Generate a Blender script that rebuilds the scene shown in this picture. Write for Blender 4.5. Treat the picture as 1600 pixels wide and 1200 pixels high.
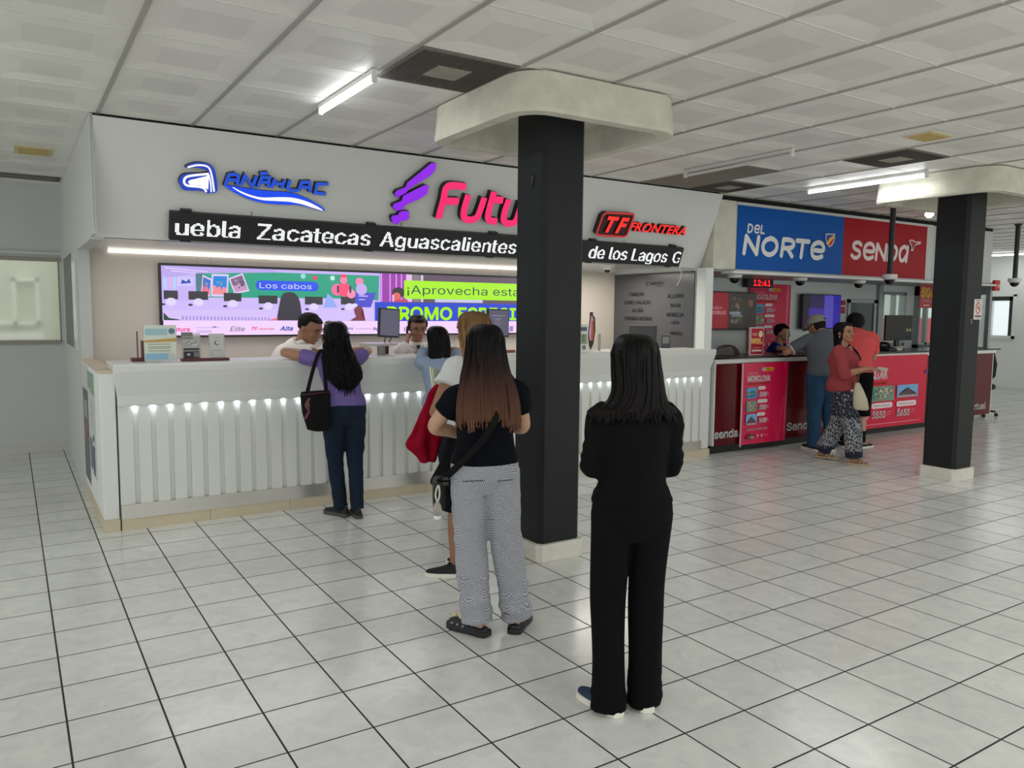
import bpy, bmesh, math, random
from mathutils import Vector, Matrix, noise
V = Vector
PI = math.pi
for o in list(bpy.data.objects):
    bpy.data.objects.remove(o, do_unlink=True)
sc = bpy.context.scene
COL = sc.collection
random.seed(7)

# ------------------------------------------------------------------ camera
CAM_H = 1.59146
cam_d = bpy.data.cameras.new('camera')
cam = bpy.data.objects.new('camera', cam_d)
COL.objects.link(cam)
cam_d.sensor_fit = 'HORIZONTAL'
cam_d.sensor_width = 36.0
cam_d.lens = 36.0 * 1226.455 / 1600.0
cam_d.clip_start = 0.05
yaw, pit, rol = 0.5688259, 0.0914322, 0.0091917
fw = V((math.sin(yaw) * math.cos(pit), math.cos(yaw) * math.cos(pit), -math.sin(pit)))
r0 = V((math.cos(yaw), -math.sin(yaw), 0)); u0 = r0.cross(fw)
rr = math.cos(rol) * r0 + math.sin(rol) * u0
uu = -math.sin(rol) * r0 + math.cos(rol) * u0
m = Matrix((rr, uu, -fw)).transposed().to_4x4()
m.translation = V((0, 0, CAM_H))
cam.matrix_world = m
sc.camera = cam

# ------------------------------------------------------------------ light and exposure
sc.view_settings.view_transform = 'Standard'
sc.view_settings.look = 'None'
sc.view_settings.gamma = 1.0
sc.view_settings.use_curve_mapping = False
sc.view_settings.exposure = 0.0
w = bpy.data.worlds.new('daylight'); sc.world = w
w.use_nodes = True
wn = w.node_tree.nodes['Background']
wn.inputs[0].default_value = (0.97, 1.0, 0.985, 1)
wn.inputs[1].default_value = 1.36
sc.cycles.use_denoising = True
sc.cycles.max_bounces = 8
sc.cycles.diffuse_bounces = 5
sc.cycles.sample_clamp_indirect = 6

def area_light(name, loc, rot, sx, sy, power, color):
    d = bpy.data.lights.new(name, 'AREA'); d.shape = 'RECTANGLE'; d.size = sx; d.size_y = sy
    d.energy = power; d.color = color
    o = bpy.data.objects.new(name, d); COL.objects.link(o)
    o.location = loc; o.rotation_euler = rot
    return o
# the booth's own soffit lighting, warm towards its right end
# rows of unseen lamps added to brighten floor and ceiling (their battens are built with the other ceiling fittings)
ADDED_LAMPS = [(x, y) for x in (-3.5, -0.6, 2.4) for y in (-3.2, -0.4)] + [(x, y) for x in (5.3, 8.3, 11.3, 14.3) for y in (-2.6, 0.6)] + [(13.6, 3.4), (16.4, 3.4), (-3.5, 3.0), (-3.5, 6.4)]
for x, y in ADDED_LAMPS: area_light('added_fill_light', (x, y, 2.82), (0, 0, 0), 0.06, 1.2, 19 if x > 5 else 14, (1, 0.985, 0.94))
area_light('booth_soffit_light', (3.0, 7.05, 2.06), (0, 0, 0), 4.2, 0.5, 16, (1, 0.97, 0.93))
area_light('booth_soffit_light', (5.75, 7.0, 2.06), (0, 0, 0), 1.1, 0.7, 15, (1, 0.95, 0.86))

# ------------------------------------------------------------------ colours and materials
def lin(c):
    r = []
    for x in c[:3]:
        x /= 255.0
        r.append(x / 12.92 if x <= 0.04045 else ((x + 0.055) / 1.055) ** 2.4)
    return (r[0], r[1], r[2], 1.0)
MC = {}
def mat(key, c, rough=0.6, metal=0.0, var=0.06, nscale=6.0, bump=0.0, bscale=60.0, spec=0.5, stretch=(1, 1, 1), trans=0.0, alpha=1.0):
    k = (key, tuple(c), rough, metal, var, nscale, bump, bscale, trans, alpha)
    if k in MC: return MC[k]
    M = bpy.data.materials.new(key); M.use_nodes = True
    nt = M.node_tree; N = nt.nodes; L = nt.links
    b = N['Principled BSDF']
    b.inputs['Roughness'].default_value = rough
    b.inputs['Metallic'].default_value = metal
    b.inputs['Specular IOR Level'].default_value = spec
    if trans: b.inputs['Transmission Weight'].default_value = trans
    if alpha < 1: b.inputs['Alpha'].default_value = alpha
    tc = N.new('ShaderNodeTexCoord'); mp = N.new('ShaderNodeMapping'); mp.inputs['Scale'].default_value = stretch
    L.new(tc.outputs['Object'], mp.inputs['Vector'])
    n1 = N.new('ShaderNodeTexNoise'); n1.inputs['Scale'].default_value = nscale; n1.inputs['Detail'].default_value = 5
    L.new(mp.outputs[0], n1.inputs['Vector'])
    mix = N.new('ShaderNodeMix'); mix.data_type = 'RGBA'
    cl = lin(c)
    mix.inputs[6].default_value = tuple(max(0, x * (1 - var)) for x in cl[:3]) + (1,)
    mix.inputs[7].default_value = tuple(min(1, x * (1 + var)) for x in cl[:3]) + (1,)
    L.new(n1.outputs['Fac'], mix.inputs[0]); L.new(mix.outputs[2], b.inputs['Base Color'])
    if bump:
        n2 = N.new('ShaderNodeTexNoise'); n2.inputs['Scale'].default_value = bscale; n2.inputs['Detail'].default_value = 6
        L.new(mp.outputs[0], n2.inputs['Vector'])
        bp = N.new('ShaderNodeBump'); bp.inputs['Strength'].default_value = bump; bp.inputs['Distance'].default_value = 0.01
        L.new(n2.outputs['Fac'], bp.inputs['Height']); L.new(bp.outputs[0], b.inputs['Normal'])
    MC[k] = M
    return M
def emit(c, s=1.0, key='lit'):
    k = ('E', key, tuple(c), s)
    if k in MC: return MC[k]
    M = bpy.data.materials.new(key); M.use_nodes = True
    b = M.node_tree.nodes['Principled BSDF']
    b.inputs['Base Color'].default_value = (0.02, 0.02, 0.02, 1)
    b.inputs['Roughness'].default_value = 0.35
    b.inputs['Emission Color'].default_value = lin(c)
    b.inputs['Emission Strength'].default_value = s
    MC[k] = M
    return M
WHITE = mat('white_laminate', (222, 224, 220), 0.32, var=0.03, nscale=2)
BLACKP = mat('black_plastic', (22, 22, 24), 0.45)
ALU = mat('brushed_aluminium', (160, 165, 165), 0.38, 0.7, var=0.08)
STEEL = mat('stainless_steel', (205, 202, 194), 0.36, 0.9, var=0.12, nscale=3)

# ------------------------------------------------------------------ object helpers
def link(name, me, mats, parent=None, smooth=False):
    if not isinstance(mats, (list, tuple)): mats = [mats]
    for q in mats: me.materials.append(q)
    if smooth:
        for p in me.polygons: p.use_smooth = True
    o = bpy.data.objects.new(name, me); COL.objects.link(o)
    if parent is not None: o.parent = parent
    return o
def obj(name, bm, mats, parent=None, smooth=False, bevel=0.0, seg=2):
    bmesh.ops.recalc_face_normals(bm, faces=bm.faces)
    me = bpy.data.meshes.new(name); bm.to_mesh(me); bm.free()
    o = link(name, me, mats, parent, smooth)
    if bevel:
        q = o.modifiers.new('bevel', 'BEVEL'); q.width = bevel; q.segments = seg; q.limit_method = 'ANGLE'
    return o
def thing(name, label, cat, loc=(0, 0, 0), rz=0, group=None):
    o = bpy.data.objects.new(name, None); COL.objects.link(o)
    o.location = loc; o.rotation_euler = (0, 0, rz); o.empty_display_size = 0.1
    return tag(o, label, cat, group)
def tag(o, label, cat, group=None):
    o['label'] = label; o['category'] = cat
    if group: o['group'] = group
    return o
def struct(o):
    o['kind'] = 'structure'; return o
def dup(root, loc=None, label=None, parent=None):
    r = root.copy(); COL.objects.link(r)
    if loc is not None: r.location = loc
    if label: r['label'] = label
    if parent is not None: r.parent = parent
    for ch in list(root.children): dup(ch, parent=r)
    return r
def NB(): return bmesh.new()
def box(bm, x0, x1, y0, y1, z0, z1, mi=0):
    vs = [bm.verts.new(p) for p in ((x0, y0, z0), (x1, y0, z0), (x1, y1, z0), (x0, y1, z0), (x0, y0, z1), (x1, y0, z1), (x1, y1, z1), (x0, y1, z1))]
    for f in ((0, 3, 2, 1), (4, 5, 6, 7), (0, 1, 5, 4), (1, 2, 6, 5), (2, 3, 7, 6), (3, 0, 4, 7)):
        bm.faces.new([vs[i] for i in f]).material_index = mi
    return vs
def prism(bm, pts, vec, mi=0, mi_side=None):
    """polygon pts (3-D) swept by vec"""
    a = [bm.verts.new(p) for p in pts]; b = [bm.verts.new(V(p) + V(vec)) for p in pts]
    n = len(a)
    bm.faces.new(a).material_index = mi
    bm.faces.new(b[::-1]).material_index = mi
    for i in range(n):
        bm.faces.new((a[i], b[i], b[(i + 1) % n], a[(i + 1) % n])).material_index = mi if mi_side is None else mi_side
def loft(bm, secs, n=20, caps=True, mod=None, mi=0):
    rings = []
    for k, (c, ax, ay) in enumerate(secs):
        c, ax, ay = V(c), V(ax), V(ay)
        r = []
        for i in range(n):
            a = 2 * PI * i / n
            f = mod(a, k / max(1, len(secs) - 1)) if mod else 1.0
            r.append(bm.verts.new(c + (ax * math.cos(a) + ay * math.sin(a)) * f))
        rings.append(r)
    for r, q in zip(rings, rings[1:]):
        for i in range(n):
            bm.faces.new((r[i], r[(i + 1) % n], q[(i + 1) % n], q[i])).material_index = mi
    if caps:
        bm.faces.new(rings[0][::-1]).material_index = mi; bm.faces.new(rings[-1]).material_index = mi
    return rings
def cr(pts, k=6):
    """Catmull-Rom through pts"""
    pts = [V(p) for p in pts]
    if len(pts) < 3: return [pts[0].lerp(pts[-1], i / k) for i in range(k + 1)]
    e = [pts[0] * 2 - pts[1]] + pts + [pts[-1] * 2 - pts[-2]]
    out = []
    for i in range(1, len(e) - 2):
        a, b, c, d = e[i - 1:i + 3]
        for j in range(k):
            t = j / k
            out.append(0.5 * ((2 * b) + (c - a) * t + (2 * a - 5 * b + 4 * c - d) * t * t + (3 * b - a - 3 * c + d) * t ** 3))
    out.append(pts[-1])
    return out
def tube(bm, pts, rad, n=10, flat=1.0, ref=None, caps=True, mi=0):
    pts = [V(p) for p in pts]
    if not isinstance(rad, (list, tuple)): rad = [rad] * len(pts)
    secs = []; x = None
    for i, p in enumerate(pts):
        t = (pts[min(i + 1, len(pts) - 1)] - pts[max(i - 1, 0)])
        t = t.normalized() if t.length > 1e-9 else V((0, 0, 1))
        if x is None:
            rf = V(ref) if ref is not None else (V((1, 0, 0)) if abs(t.x) < 0.8 else V((0, 1, 0)))
            x = (rf - t * rf.dot(t)).normalized()
        else:
            x = x - t * x.dot(t)
            x = x.normalized() if x.length > 1e-6 else V((1, 0, 0))
        y = t.cross(x)
        secs.append((p, x * rad[i], y * rad[i] * flat))
    return loft(bm, secs, n, caps, mi=mi)
def ell(bm, c, rx, ry, rz, n=14, rot=None, mi=0):
    ret = bmesh.ops.create_uvsphere(bm, u_segments=n, v_segments=max(6, n * 2 // 3), radius=1.0)
    M = Matrix.Translation(V(c)) @ (rot.to_4x4() if rot is not None else Matrix()) @ Matrix.Diagonal((rx, ry, rz, 1))
    bmesh.ops.transform(bm, matrix=M, verts=ret['verts'])
    for v in ret['verts']:
        for f in v.link_faces: f.material_index = mi
def lathe(bm, c, prof, n=24, mi=0):
    """prof: list of (radius, z)"""
    loft(bm, [((c[0], c[1], c[2] + z), (max(r, 1e-4), 0, 0), (0, max(r, 1e-4), 0)) for r, z in prof], n, mi=mi)

# ------------------------------------------------------------------ lettering
import os
try:      # the sans-serif face that ships with Blender; otherwise the built-in one
    SANS = bpy.data.fonts.load(os.path.join(bpy.utils.system_resource('DATAFILES'), 'fonts', 'Inter.woff2'))
except Exception:
    SANS = None
TC = {}
def glyphs(s, bold=0.0, shear=0.0, spacing=1.0):
    """flat text: (vertices 2-D, polygons), cap height 1, starting at x = 0"""
    k = (s, bold, shear, spacing)
    if k in TC: return TC[k]
    def raw(t):
        cu = bpy.data.curves.new('t', 'FONT'); cu.body = t; cu.size = 1.0; cu.offset = bold; cu.shear = shear
        cu.space_character = spacing
        if SANS and bold == 0: cu.font = SANS
        cu.resolution_u = 3; cu.fill_mode = 'FRONT'
        o = bpy.data.objects.new('t', cu)
        me = bpy.data.meshes.new_from_object(o)
        vs = [(v.co.x, v.co.y) for v in me.vertices]; fs = [tuple(p.vertices) for p in me.polygons]
        bpy.data.objects.remove(o); bpy.data.curves.remove(cu); bpy.data.meshes.remove(me)
        return vs, fs
    hv, _ = raw('H')
    H = max(v[1] for v in hv) - min(v[1] for v in hv); b0 = min(v[1] for v in hv)
    vs, fs = raw(s)
    x0 = min(v[0] for v in vs)
    vs = [((x - x0) / H, (y - b0) / H) for x, y in vs]
    TC[k] = (vs, fs)
    return TC[k]
class Canvas:
    """flat artwork on a plane: colours become material slots of one mesh; each layer lies a hair in front of the last"""
    def __init__(s, o, u, v, step=0.0004):
        s.o, s.u, s.v = V(o), V(u), V(v); s.n = s.u.cross(s.v).normalized()
        s.bm = NB(); s.cols = []; s.k = 0; s.step = step
    def mi(s, c):
        if c not in s.cols: s.cols.append(c)
        return s.cols.index(c)
    def P(s, a, b): return s.o + s.u * a + s.v * b + s.n * (s.k * s.step)
    def poly(s, pts, c):
        s.k += 1
        f = s.bm.faces.new([s.bm.verts.new(s.P(*p)) for p in pts]); f.material_index = s.mi(c)
        if len(pts) > 4: bmesh.ops.triangulate(s.bm, faces=[f])
    def rect(s, a, b, c, d, col): s.poly([(a, b), (c, b), (c, d), (a, d)], col)
    def rrect(s, a, b, c, d, r, col):
        p = []
        for cx, cy, t in ((c - r, d - r, 0), (a + r, d - r, 1), (a + r, b + r, 2), (c - r, b + r, 3)):
            for i in range(7): an = (t + i / 6) * PI / 2; p.append((cx + r * math.cos(an), cy + r * math.sin(an)))
        s.poly(p, col)
    def disc(s, x, y, r, col, ry=None, n=24):
        ry = ry or r
        s.poly([(x + r * math.cos(2 * PI * i / n), y + ry * math.sin(2 * PI * i / n)) for i in range(n)], col)
    def text(s, t, x, y, h, col, bold=0.0, shear=0.0, width=None, align='l', spacing=1.0):
        s.k += 1
        fat = min(0.055, bold * 2.1) if SANS else 0
        vs, fs = glyphs(t, 0 if SANS else bold, shear, spacing)
        wd = max(v[0] for v in vs); sx = h if width is None else width / wd
        if align == 'c': x -= wd * sx / 2
        if align == 'r': x -= wd * sx
        if fat:       # heavier weight: the same glyphs laid a little up, down, left and right as well
            for q in range(8):
                dx, dy = fat * h * math.cos(q * PI / 4), fat * h * math.sin(q * PI / 4)
                s.k += 0.5
                bv = [s.bm.verts.new(s.P(x + dx + a * sx, y + dy + b * h)) for a, b in vs]
                for f in fs:
                    try: s.bm.faces.new([bv[i] for i in f]).material_index = s.mi(col)
                    except ValueError: pass
        bv = [s.bm.verts.new(s.P(x + a * sx, y + b * h)) for a, b in vs]
        mi = s.mi(col)
        for f in fs:
            try: s.bm.faces.new([bv[i] for i in f]).material_index = mi
            except ValueError: pass
    def stroke(s, path, wd, c, k=5, sharp=False):
        p = [V((a, b, 0)) for a, b in path]
        if not sharp: p = cr(p, k)
        s.k += 1; mi = s.mi(c); row = []
        for i, q in enumerate(p):
            t = (p[min(i + 1, len(p) - 1)] - p[max(i - 1, 0)]).normalized(); n = V((-t.y, t.x, 0)) * wd / 2
            row.append((s.bm.verts.new(s.P(q.x + n.x, q.y + n.y)), s.bm.verts.new(s.P(q.x - n.x, q.y - n.y))))
        for (a, b), (d, e) in zip(row, row[1:]): s.bm.faces.new((a, b, e, d)).material_index = mi
        s.k -= 0.9
        for q in (p[0], p[-1]): s.disc(q.x, q.y, wd / 2, c, n=14); s.k -= 0.95
        s.k += 1
    def specks(s, a, b, c, d, n, cols, rnd, sz):
        for i in range(n):
            x, y = rnd.uniform(a + sz, c - sz), rnd.uniform(b + sz, d - sz); q = rnd.uniform(0.4, 1) * sz
            s.k -= 0.96
            s.poly([(x - q, y - q * rnd.random()), (x + q, y - q * 0.7), (x + q * rnd.random(), y + q), (x - q, y + q * 0.6)], rnd.choice(cols))
        s.k += 1
    def build(s, name, parent=None, strength=None, rough=0.45):
        ms = [emit(c, strength, 'screen_light') if strength else mat('print', c, rough, var=0.02) for c in s.cols]
        me = bpy.data.meshes.new(name); s.bm.normal_update(); s.bm.to_mesh(me); s.bm.free()
        return link(name, me, ms, parent)
def letters3d(name, t, o, u, v, h, depth, face, side, parent, bold=0.0, shear=0.0, width=None, spacing=1.0):
    """raised sign letters: solid glyphs with a lit face"""
    o, u, v = V(o), V(u).normalized(), V(v).normalized(); n = u.cross(v)
    vs, fs = glyphs(t, bold, shear, spacing)
    sx = h if width is None else width / max(a for a, b in vs)
    bm = NB()
    fr = [bm.verts.new(o + u * a * sx + v * b * h + n * depth) for a, b in vs]
    for f in fs:
        try: bm.faces.new([fr[i] for i in f])
        except ValueError: pass
    g = bmesh.ops.extrude_face_region(bm, geom=list(bm.faces))
    nv = [e for e in g['geom'] if isinstance(e, bmesh.types.BMVert)]
    bmesh.ops.translate(bm, verts=nv, vec=-n * depth)
    bm.normal_update()
    for f in bm.faces: f.material_index = 0 if f.normal.dot(n) > 0.9 or f.normal.dot(n) < -0.9 else 1
    for f in bm.faces:
        if all((vv.co - o).dot(n) > depth * 0.9 for vv in f.verts): f.material_index = 0
        else: f.material_index = 1
    return obj(name, bm, [face, side], parent)
def slab3d(name, polys, o, u, v, depth, face, side, parent, lift=0.0):
    """raised sign shapes from 2-D outlines"""
    o, u, v = V(o), V(u).normalized(), V(v).normalized(); n = u.cross(v)
    bm = NB()
    for p in polys:
        pts = [o + u * a + v * b + n * (depth + lift) for a, b in p]
        a = [bm.verts.new(q) for q in pts]; b = [bm.verts.new(q - n * depth) for q in pts]
        k = len(a)
        f = bm.faces.new(a); f.material_index = 0
        g = bm.faces.new(b[::-1]); g.material_index = 1
        for i in range(k): bm.faces.new((a[i], b[i], b[(i + 1) % k], a[(i + 1) % k])).material_index = 1
    return obj(name, bm, [face, side], parent)
def stroke(path, wd, k=5, sharp=False):
    """outline polygon of a 2-D path of width wd"""
    p = [V((a, b, 0)) for a, b in path]
    if not sharp: p = cr(p, k)
    L, R = [], []
    for i, q in enumerate(p):
        t0 = (q - p[i - 1]).normalized() if i else None
        t1 = (p[i + 1] - q).normalized() if i < len(p) - 1 else None
        t = ((t0 or t1) + (t1 or t0)).normalized()
        nn = V((-t.y, t.x, 0)); c = max(0.5, nn.dot(V((-(t1 or t0).y, (t1 or t0).x, 0))))
        L.append(q + nn * wd / 2 / c); R.append(q - nn * wd / 2 / c)
    return [(a.x, a.y) for a in L + R[::-1]]
# ================================================================== the setting
ZC = 2.909
TX, TY, TP = 0.12319, 0.06461, 0.33          # floor tile joints
CX, CY, CPX, CPY = 0.560, 4.2527, 0.6064, 0.6155   # ceiling grid

def math_n(nt, op, a, b=None, c=None):
    n = nt.nodes.new('ShaderNodeMath'); n.operation = op
    for i, q in enumerate((a, b, c)):
        if q is None: continue
        if isinstance(q, (int, float)): n.inputs[i].default_value = q
        else: nt.links.new(q, n.inputs[i])
    return n.outputs[0]
def floor_material():
    M = bpy.data.materials.new('ceramic_floor_tile'); M.use_nodes = True
    nt = M.node_tree; N = nt.nodes; L = nt.links; b = N['Principled BSDF']
    tc = N.new('ShaderNodeTexCoord'); sp = N.new('ShaderNodeSeparateXYZ'); L.new(tc.outputs['Object'], sp.inputs[0])
    u = math_n(nt, 'DIVIDE', math_n(nt, 'SUBTRACT', sp.outputs[0], TX), TP)
    v = math_n(nt, 'DIVIDE', math_n(nt, 'SUBTRACT', sp.outputs[1], TY), TP)
    def edge(q):
        f = math_n(nt, 'FRACT', q)
        return math_n(nt, 'MINIMUM', f, math_n(nt, 'SUBTRACT', 1.0, f))
    e = math_n(nt, 'MINIMUM', edge(u), edge(v))
    cb = N.new('ShaderNodeCombineXYZ'); L.new(math_n(nt, 'FLOOR', u), cb.inputs[0]); L.new(math_n(nt, 'FLOOR', v), cb.inputs[1])
    wnz = N.new('ShaderNodeTexWhiteNoise'); L.new(cb.outputs[0], wnz.inputs['Vector'])
    # marbling, shifted per tile
    va = N.new('ShaderNodeVectorMath'); va.operation = 'MULTIPLY_ADD'
    L.new(wnz.outputs['Color'], va.inputs[0]); va.inputs[1].default_value = (9, 9, 9); L.new(tc.outputs['Object'], va.inputs[2])
    n1 = N.new('ShaderNodeTexNoise'); n1.inputs['Scale'].default_value = 9; n1.inputs['Detail'].default_value = 7; n1.inputs['Roughness'].default_value = 0.65
    n1.inputs['Distortion'].default_value = 0.8
    L.new(va.outputs[0], n1.inputs['Vector'])
    r = N.new('ShaderNodeValToRGB'); L.new(n1.outputs['Fac'], r.inputs[0])
    r.color_ramp.elements[0].position = 0.3; r.color_ramp.elements[0].color = lin((210, 212, 210))
    r.color_ramp.elements[1].position = 0.62; r.color_ramp.elements[1].color = lin((224, 225, 221))
    hs = N.new('ShaderNodeHueSaturation'); L.new(r.outputs[0], hs.inputs['Color'])
    L.new(math_n(nt, 'ADD', math_n(nt, 'MULTIPLY', wnz.outputs['Value'], 0.10), 0.95), hs.inputs['Value'])
    g = N.new('ShaderNodeMix'); g.data_type = 'RGBA'
    gm = math_n(nt, 'LESS_THAN', e, 0.0115)
    L.new(gm, g.inputs[0]); L.new(hs.outputs[0], g.inputs[6]); g.inputs[7].default_value = lin((26, 25, 24))
    L.new(g.outputs[2], b.inputs['Base Color'])
    n2 = N.new('ShaderNodeTexNoise'); n2.inputs['Scale'].default_value = 2.5; n2.inputs['Detail'].default_value = 4; L.new(tc.outputs['Object'], n2.inputs['Vector'])
    ro = math_n(nt, 'ADD', math_n(nt, 'MULTIPLY', n2.outputs['Fac'], 0.10), 0.13)
    L.new(math_n(nt, 'ADD', ro, math_n(nt, 'MULTIPLY', gm, 0.5)), b.inputs['Roughness'])
    b.inputs['Specular IOR Level'].default_value = 0.5
    # slight waviness of the glaze and sunk joints
    n3 = N.new('ShaderNodeTexNoise'); n3.inputs['Scale'].default_value = 14; L.new(va.outputs[0], n3.inputs['Vector'])
    h = math_n(nt, 'ADD', math_n(nt, 'MULTIPLY', math_n(nt, 'MINIMUM', e, 0.03), 12.0), math_n(nt, 'MULTIPLY', n3.outputs['Fac'], 0.10))
    bp = N.new('ShaderNodeBump'); bp.inputs['Strength'].default_value = 0.22; bp.inputs['Distance'].default_value = 0.004
    L.new(h, bp.inputs['Height']); L.new(bp.outputs[0], b.inputs['Normal'])
    return M
def ceiling_material():
    M = bpy.data.materials.new('pressed_ceiling_tile'); M.use_nodes = True
    nt = M.node_tree; N = nt.nodes; L = nt.links; b = N['Principled BSDF']
    tc = N.new('ShaderNodeTexCoord'); sp = N.new('ShaderNodeSeparateXYZ'); L.new(tc.outputs['Object'], sp.inputs[0])
    u0 = math_n(nt, 'DIVIDE', math_n(nt, 'SUBTRACT', sp.outputs[0], CX), CPX)
    v0 = math_n(nt, 'DIVIDE', math_n(nt, 'SUBTRACT', sp.outputs[1], CY), CPY)
    fu = math_n(nt, 'SUBTRACT', math_n(nt, 'FRACT', u0), 0.5); fv = math_n(nt, 'SUBTRACT', math_n(nt, 'FRACT', v0), 0.5)
    au = math_n(nt, 'ABSOLUTE', fu); av = math_n(nt, 'ABSOLUTE', fv)
    mx = math_n(nt, 'MAXIMUM', au, av)
    cb = N.new('ShaderNodeCombineXYZ'); L.new(math_n(nt, 'FLOOR', u0), cb.inputs[0]); L.new(math_n(nt, 'FLOOR', v0), cb.inputs[1])
    wnz = N.new('ShaderNodeTexWhiteNoise'); L.new(cb.outputs[0], wnz.inputs['Vector'])
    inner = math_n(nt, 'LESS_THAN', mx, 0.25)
    facet_shade = math_n(nt, 'GREATER_THAN', au, av)     # two facets of each tile darkened in colour, as painted relief shading
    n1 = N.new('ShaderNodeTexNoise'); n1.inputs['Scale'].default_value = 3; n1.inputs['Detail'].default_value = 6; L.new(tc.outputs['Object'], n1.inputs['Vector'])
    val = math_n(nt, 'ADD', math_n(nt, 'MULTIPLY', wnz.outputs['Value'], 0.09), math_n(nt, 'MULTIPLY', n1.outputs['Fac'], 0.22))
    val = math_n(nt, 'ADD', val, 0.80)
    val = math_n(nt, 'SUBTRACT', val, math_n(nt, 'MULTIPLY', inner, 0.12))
    val = math_n(nt, 'SUBTRACT', val, math_n(nt, 'MULTIPLY', math_n(nt, 'MULTIPLY', facet_shade, math_n(nt, 'SUBTRACT', 1.0, inner)), 0.05))
    mul = N.new('ShaderNodeMix'); mul.data_type = 'RGBA'; mul.blend_type = 'MULTIPLY'; mul.inputs[0].default_value = 1
    mul.inputs[6].default_value = lin((238, 236, 230))
    cc = N.new('ShaderNodeCombineColor'); [L.new(val, cc.inputs[i]) for i in range(3)]
    L.new(cc.outputs[0], mul.inputs[7]); L.new(mul.outputs[2], b.inputs['Base Color'])
    b.inputs['Roughness'].default_value = 0.45
    b.inputs['Specular IOR Level'].default_value = 0.4
    # frustum relief: flat rim, sloping facets, flat middle
    h = math_n(nt, 'MULTIPLY', math_n(nt, 'MINIMUM', math_n(nt, 'MAXIMUM', mx, 0.23), 0.44), 1.0)
    h = math_n(nt, 'ADD', h, math_n(nt, 'MULTIPLY', inner, -0.04))
    h = math_n(nt, 'ADD', h, math_n(nt, 'MULTIPLY', n1.outputs['Fac'], 0.04))
    bp = N.new('ShaderNodeBump'); bp.inputs['Strength'].default_value = 0.5; bp.inputs['Distance'].default_value = 0.07
    L.new(h, bp.inputs['Height']); L.new(bp.outputs[0], b.inputs['Normal'])
    return M
WALLP = mat('painted_wall', (196, 199, 196), 0.7, var=0.05, nscale=1.5, bump=0.08, bscale=90)
WALLW = mat('white_painted_wall', (226, 229, 226), 0.65, var=0.03, nscale=1.5, bump=0.06, bscale=90)
BEIGE = mat('beige_wall_panel', (206, 197, 187), 0.55, var=0.03, nscale=1)
FASC = mat('fascia_panel', (214, 215, 212), 0.38, var=0.025, nscale=0.8)
BASET = mat('beige_base_tile', (205, 192, 165), 0.35, var=0.08, nscale=8)
PLASTER = mat('rough_plaster', (208, 205, 190), 0.85, var=0.22, nscale=7, bump=0.9, bscale=30)
COLG = mat('charcoal_column_paint', (27, 30, 31), 0.5, spec=0.25, var=0.12, nscale=3, bump=0.12, bscale=12)
GLASS = mat('window_glass', (230, 240, 238), 0.03, trans=1.0, var=0.0)

bm = NB(); box(bm, -7.2, 18.2, -5.2, 10.25, -0.1, 0.0)
struct(obj('floor', bm, floor_material()))
bm = NB(); box(bm, -7.2, 18.2, -5.2, 10.25, ZC, ZC + 0.08)
struct(obj('ceiling', bm, ceiling_material()))
bm = NB()
for n in range(-12, 29):
    x = CX + n * CPX; box(bm, x - 0.013, x + 0.013, -5.1, 10.1, ZC - 0.007, ZC + 0.01)
struct(obj('trim_1', bm, mat('ceiling_grid_bar', (168, 166, 160), 0.5, 0.2)))
bm = NB()
for n in range(-15, 10):
    y = CY + n * CPY; box(bm, -7.1, 18.0, y - 0.006, y + 0.006, ZC - 0.004, ZC + 0.01)
struct(obj('trim_5', bm, mat('pale_ceiling_bar', (216, 214, 208), 0.5)))

# far left rear wall with its window
WY = 10.1
bm = NB()
box(bm, -7.0, 0.51, WY, WY + 0.15, 0, 1.21); box(bm, -7.0, 0.51, WY, WY + 0.15, 2.12, ZC)
box(bm, -7.0, -3.2, WY, WY + 0.15, 1.21, 2.12); box(bm, 0.49, 0.51, WY, WY + 0.15, 1.21, 2.12)
struct(obj('wall_rear', bm, WALLP))
bm = NB()
for a in (-3.2, -1.35, 0.475): box(bm, a, a + 0.025, WY + 0.02, WY + 0.07, 1.21, 2.12)
box(bm, -3.2, 0.47, WY - 0.025, WY + 0.07, 1.19, 1.235); box(bm, -3.2, 0.51, WY - 0.02, WY + 0.07, 2.10, 2.14)
f = struct(obj('window_1', bm, mat('olive_window_frame', (150, 148, 138), 0.5)))
bm = NB(); box(bm, -3.19, 0.478, WY + 0.04, WY + 0.046, 1.23, 2.11)
fg = mat('frosted_pane', (226, 230, 222), 0.10, trans=0.94, var=0.05, nscale=3)
struct(obj('pane', bm, fg, f))
bm = NB(); box(bm, -7.0, 0.51, WY - 0.012, WY, 0, 0.085); box(bm, -7.0, 0.51, WY - 0.03, WY, 2.17, 2.2)
struct(obj('baseboard_rear', bm, mat('baseboard_tile', (196, 196, 190), 0.35)))
# things outside the left window
bm = NB(); box(bm, -5, 3, 13.2, 13.4, -0.1, 3.2)
for a, b, c_, d in ((0.05, 0.09, 1.35, 2.0), (0.33, 0.37, 1.35, 2.0), (0.05, 0.37, 1.96, 2.0), (-0.20, 0.37, 1.35, 1.40), (-0.28, 0.40, 1.14, 1.24), (-0.9, -0.25, 1.30, 1.36), (-0.55, -0.5, 1.3, 1.85)): box(bm, a, b, 13.1, 13.2, c_, d, 1)
struct(obj('wall_outside', bm, [mat('outside_wall', (218, 220, 204), 0.8), mat('outside_white_frame', (250, 250, 246), 0.5)]))
bm = NB(); box(bm, -7.2, 18.2, 10.25, 16, -0.12, -0.02)
struct(obj('ground', bm, mat('outside_ground', (200, 198, 188), 0.8)))

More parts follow.
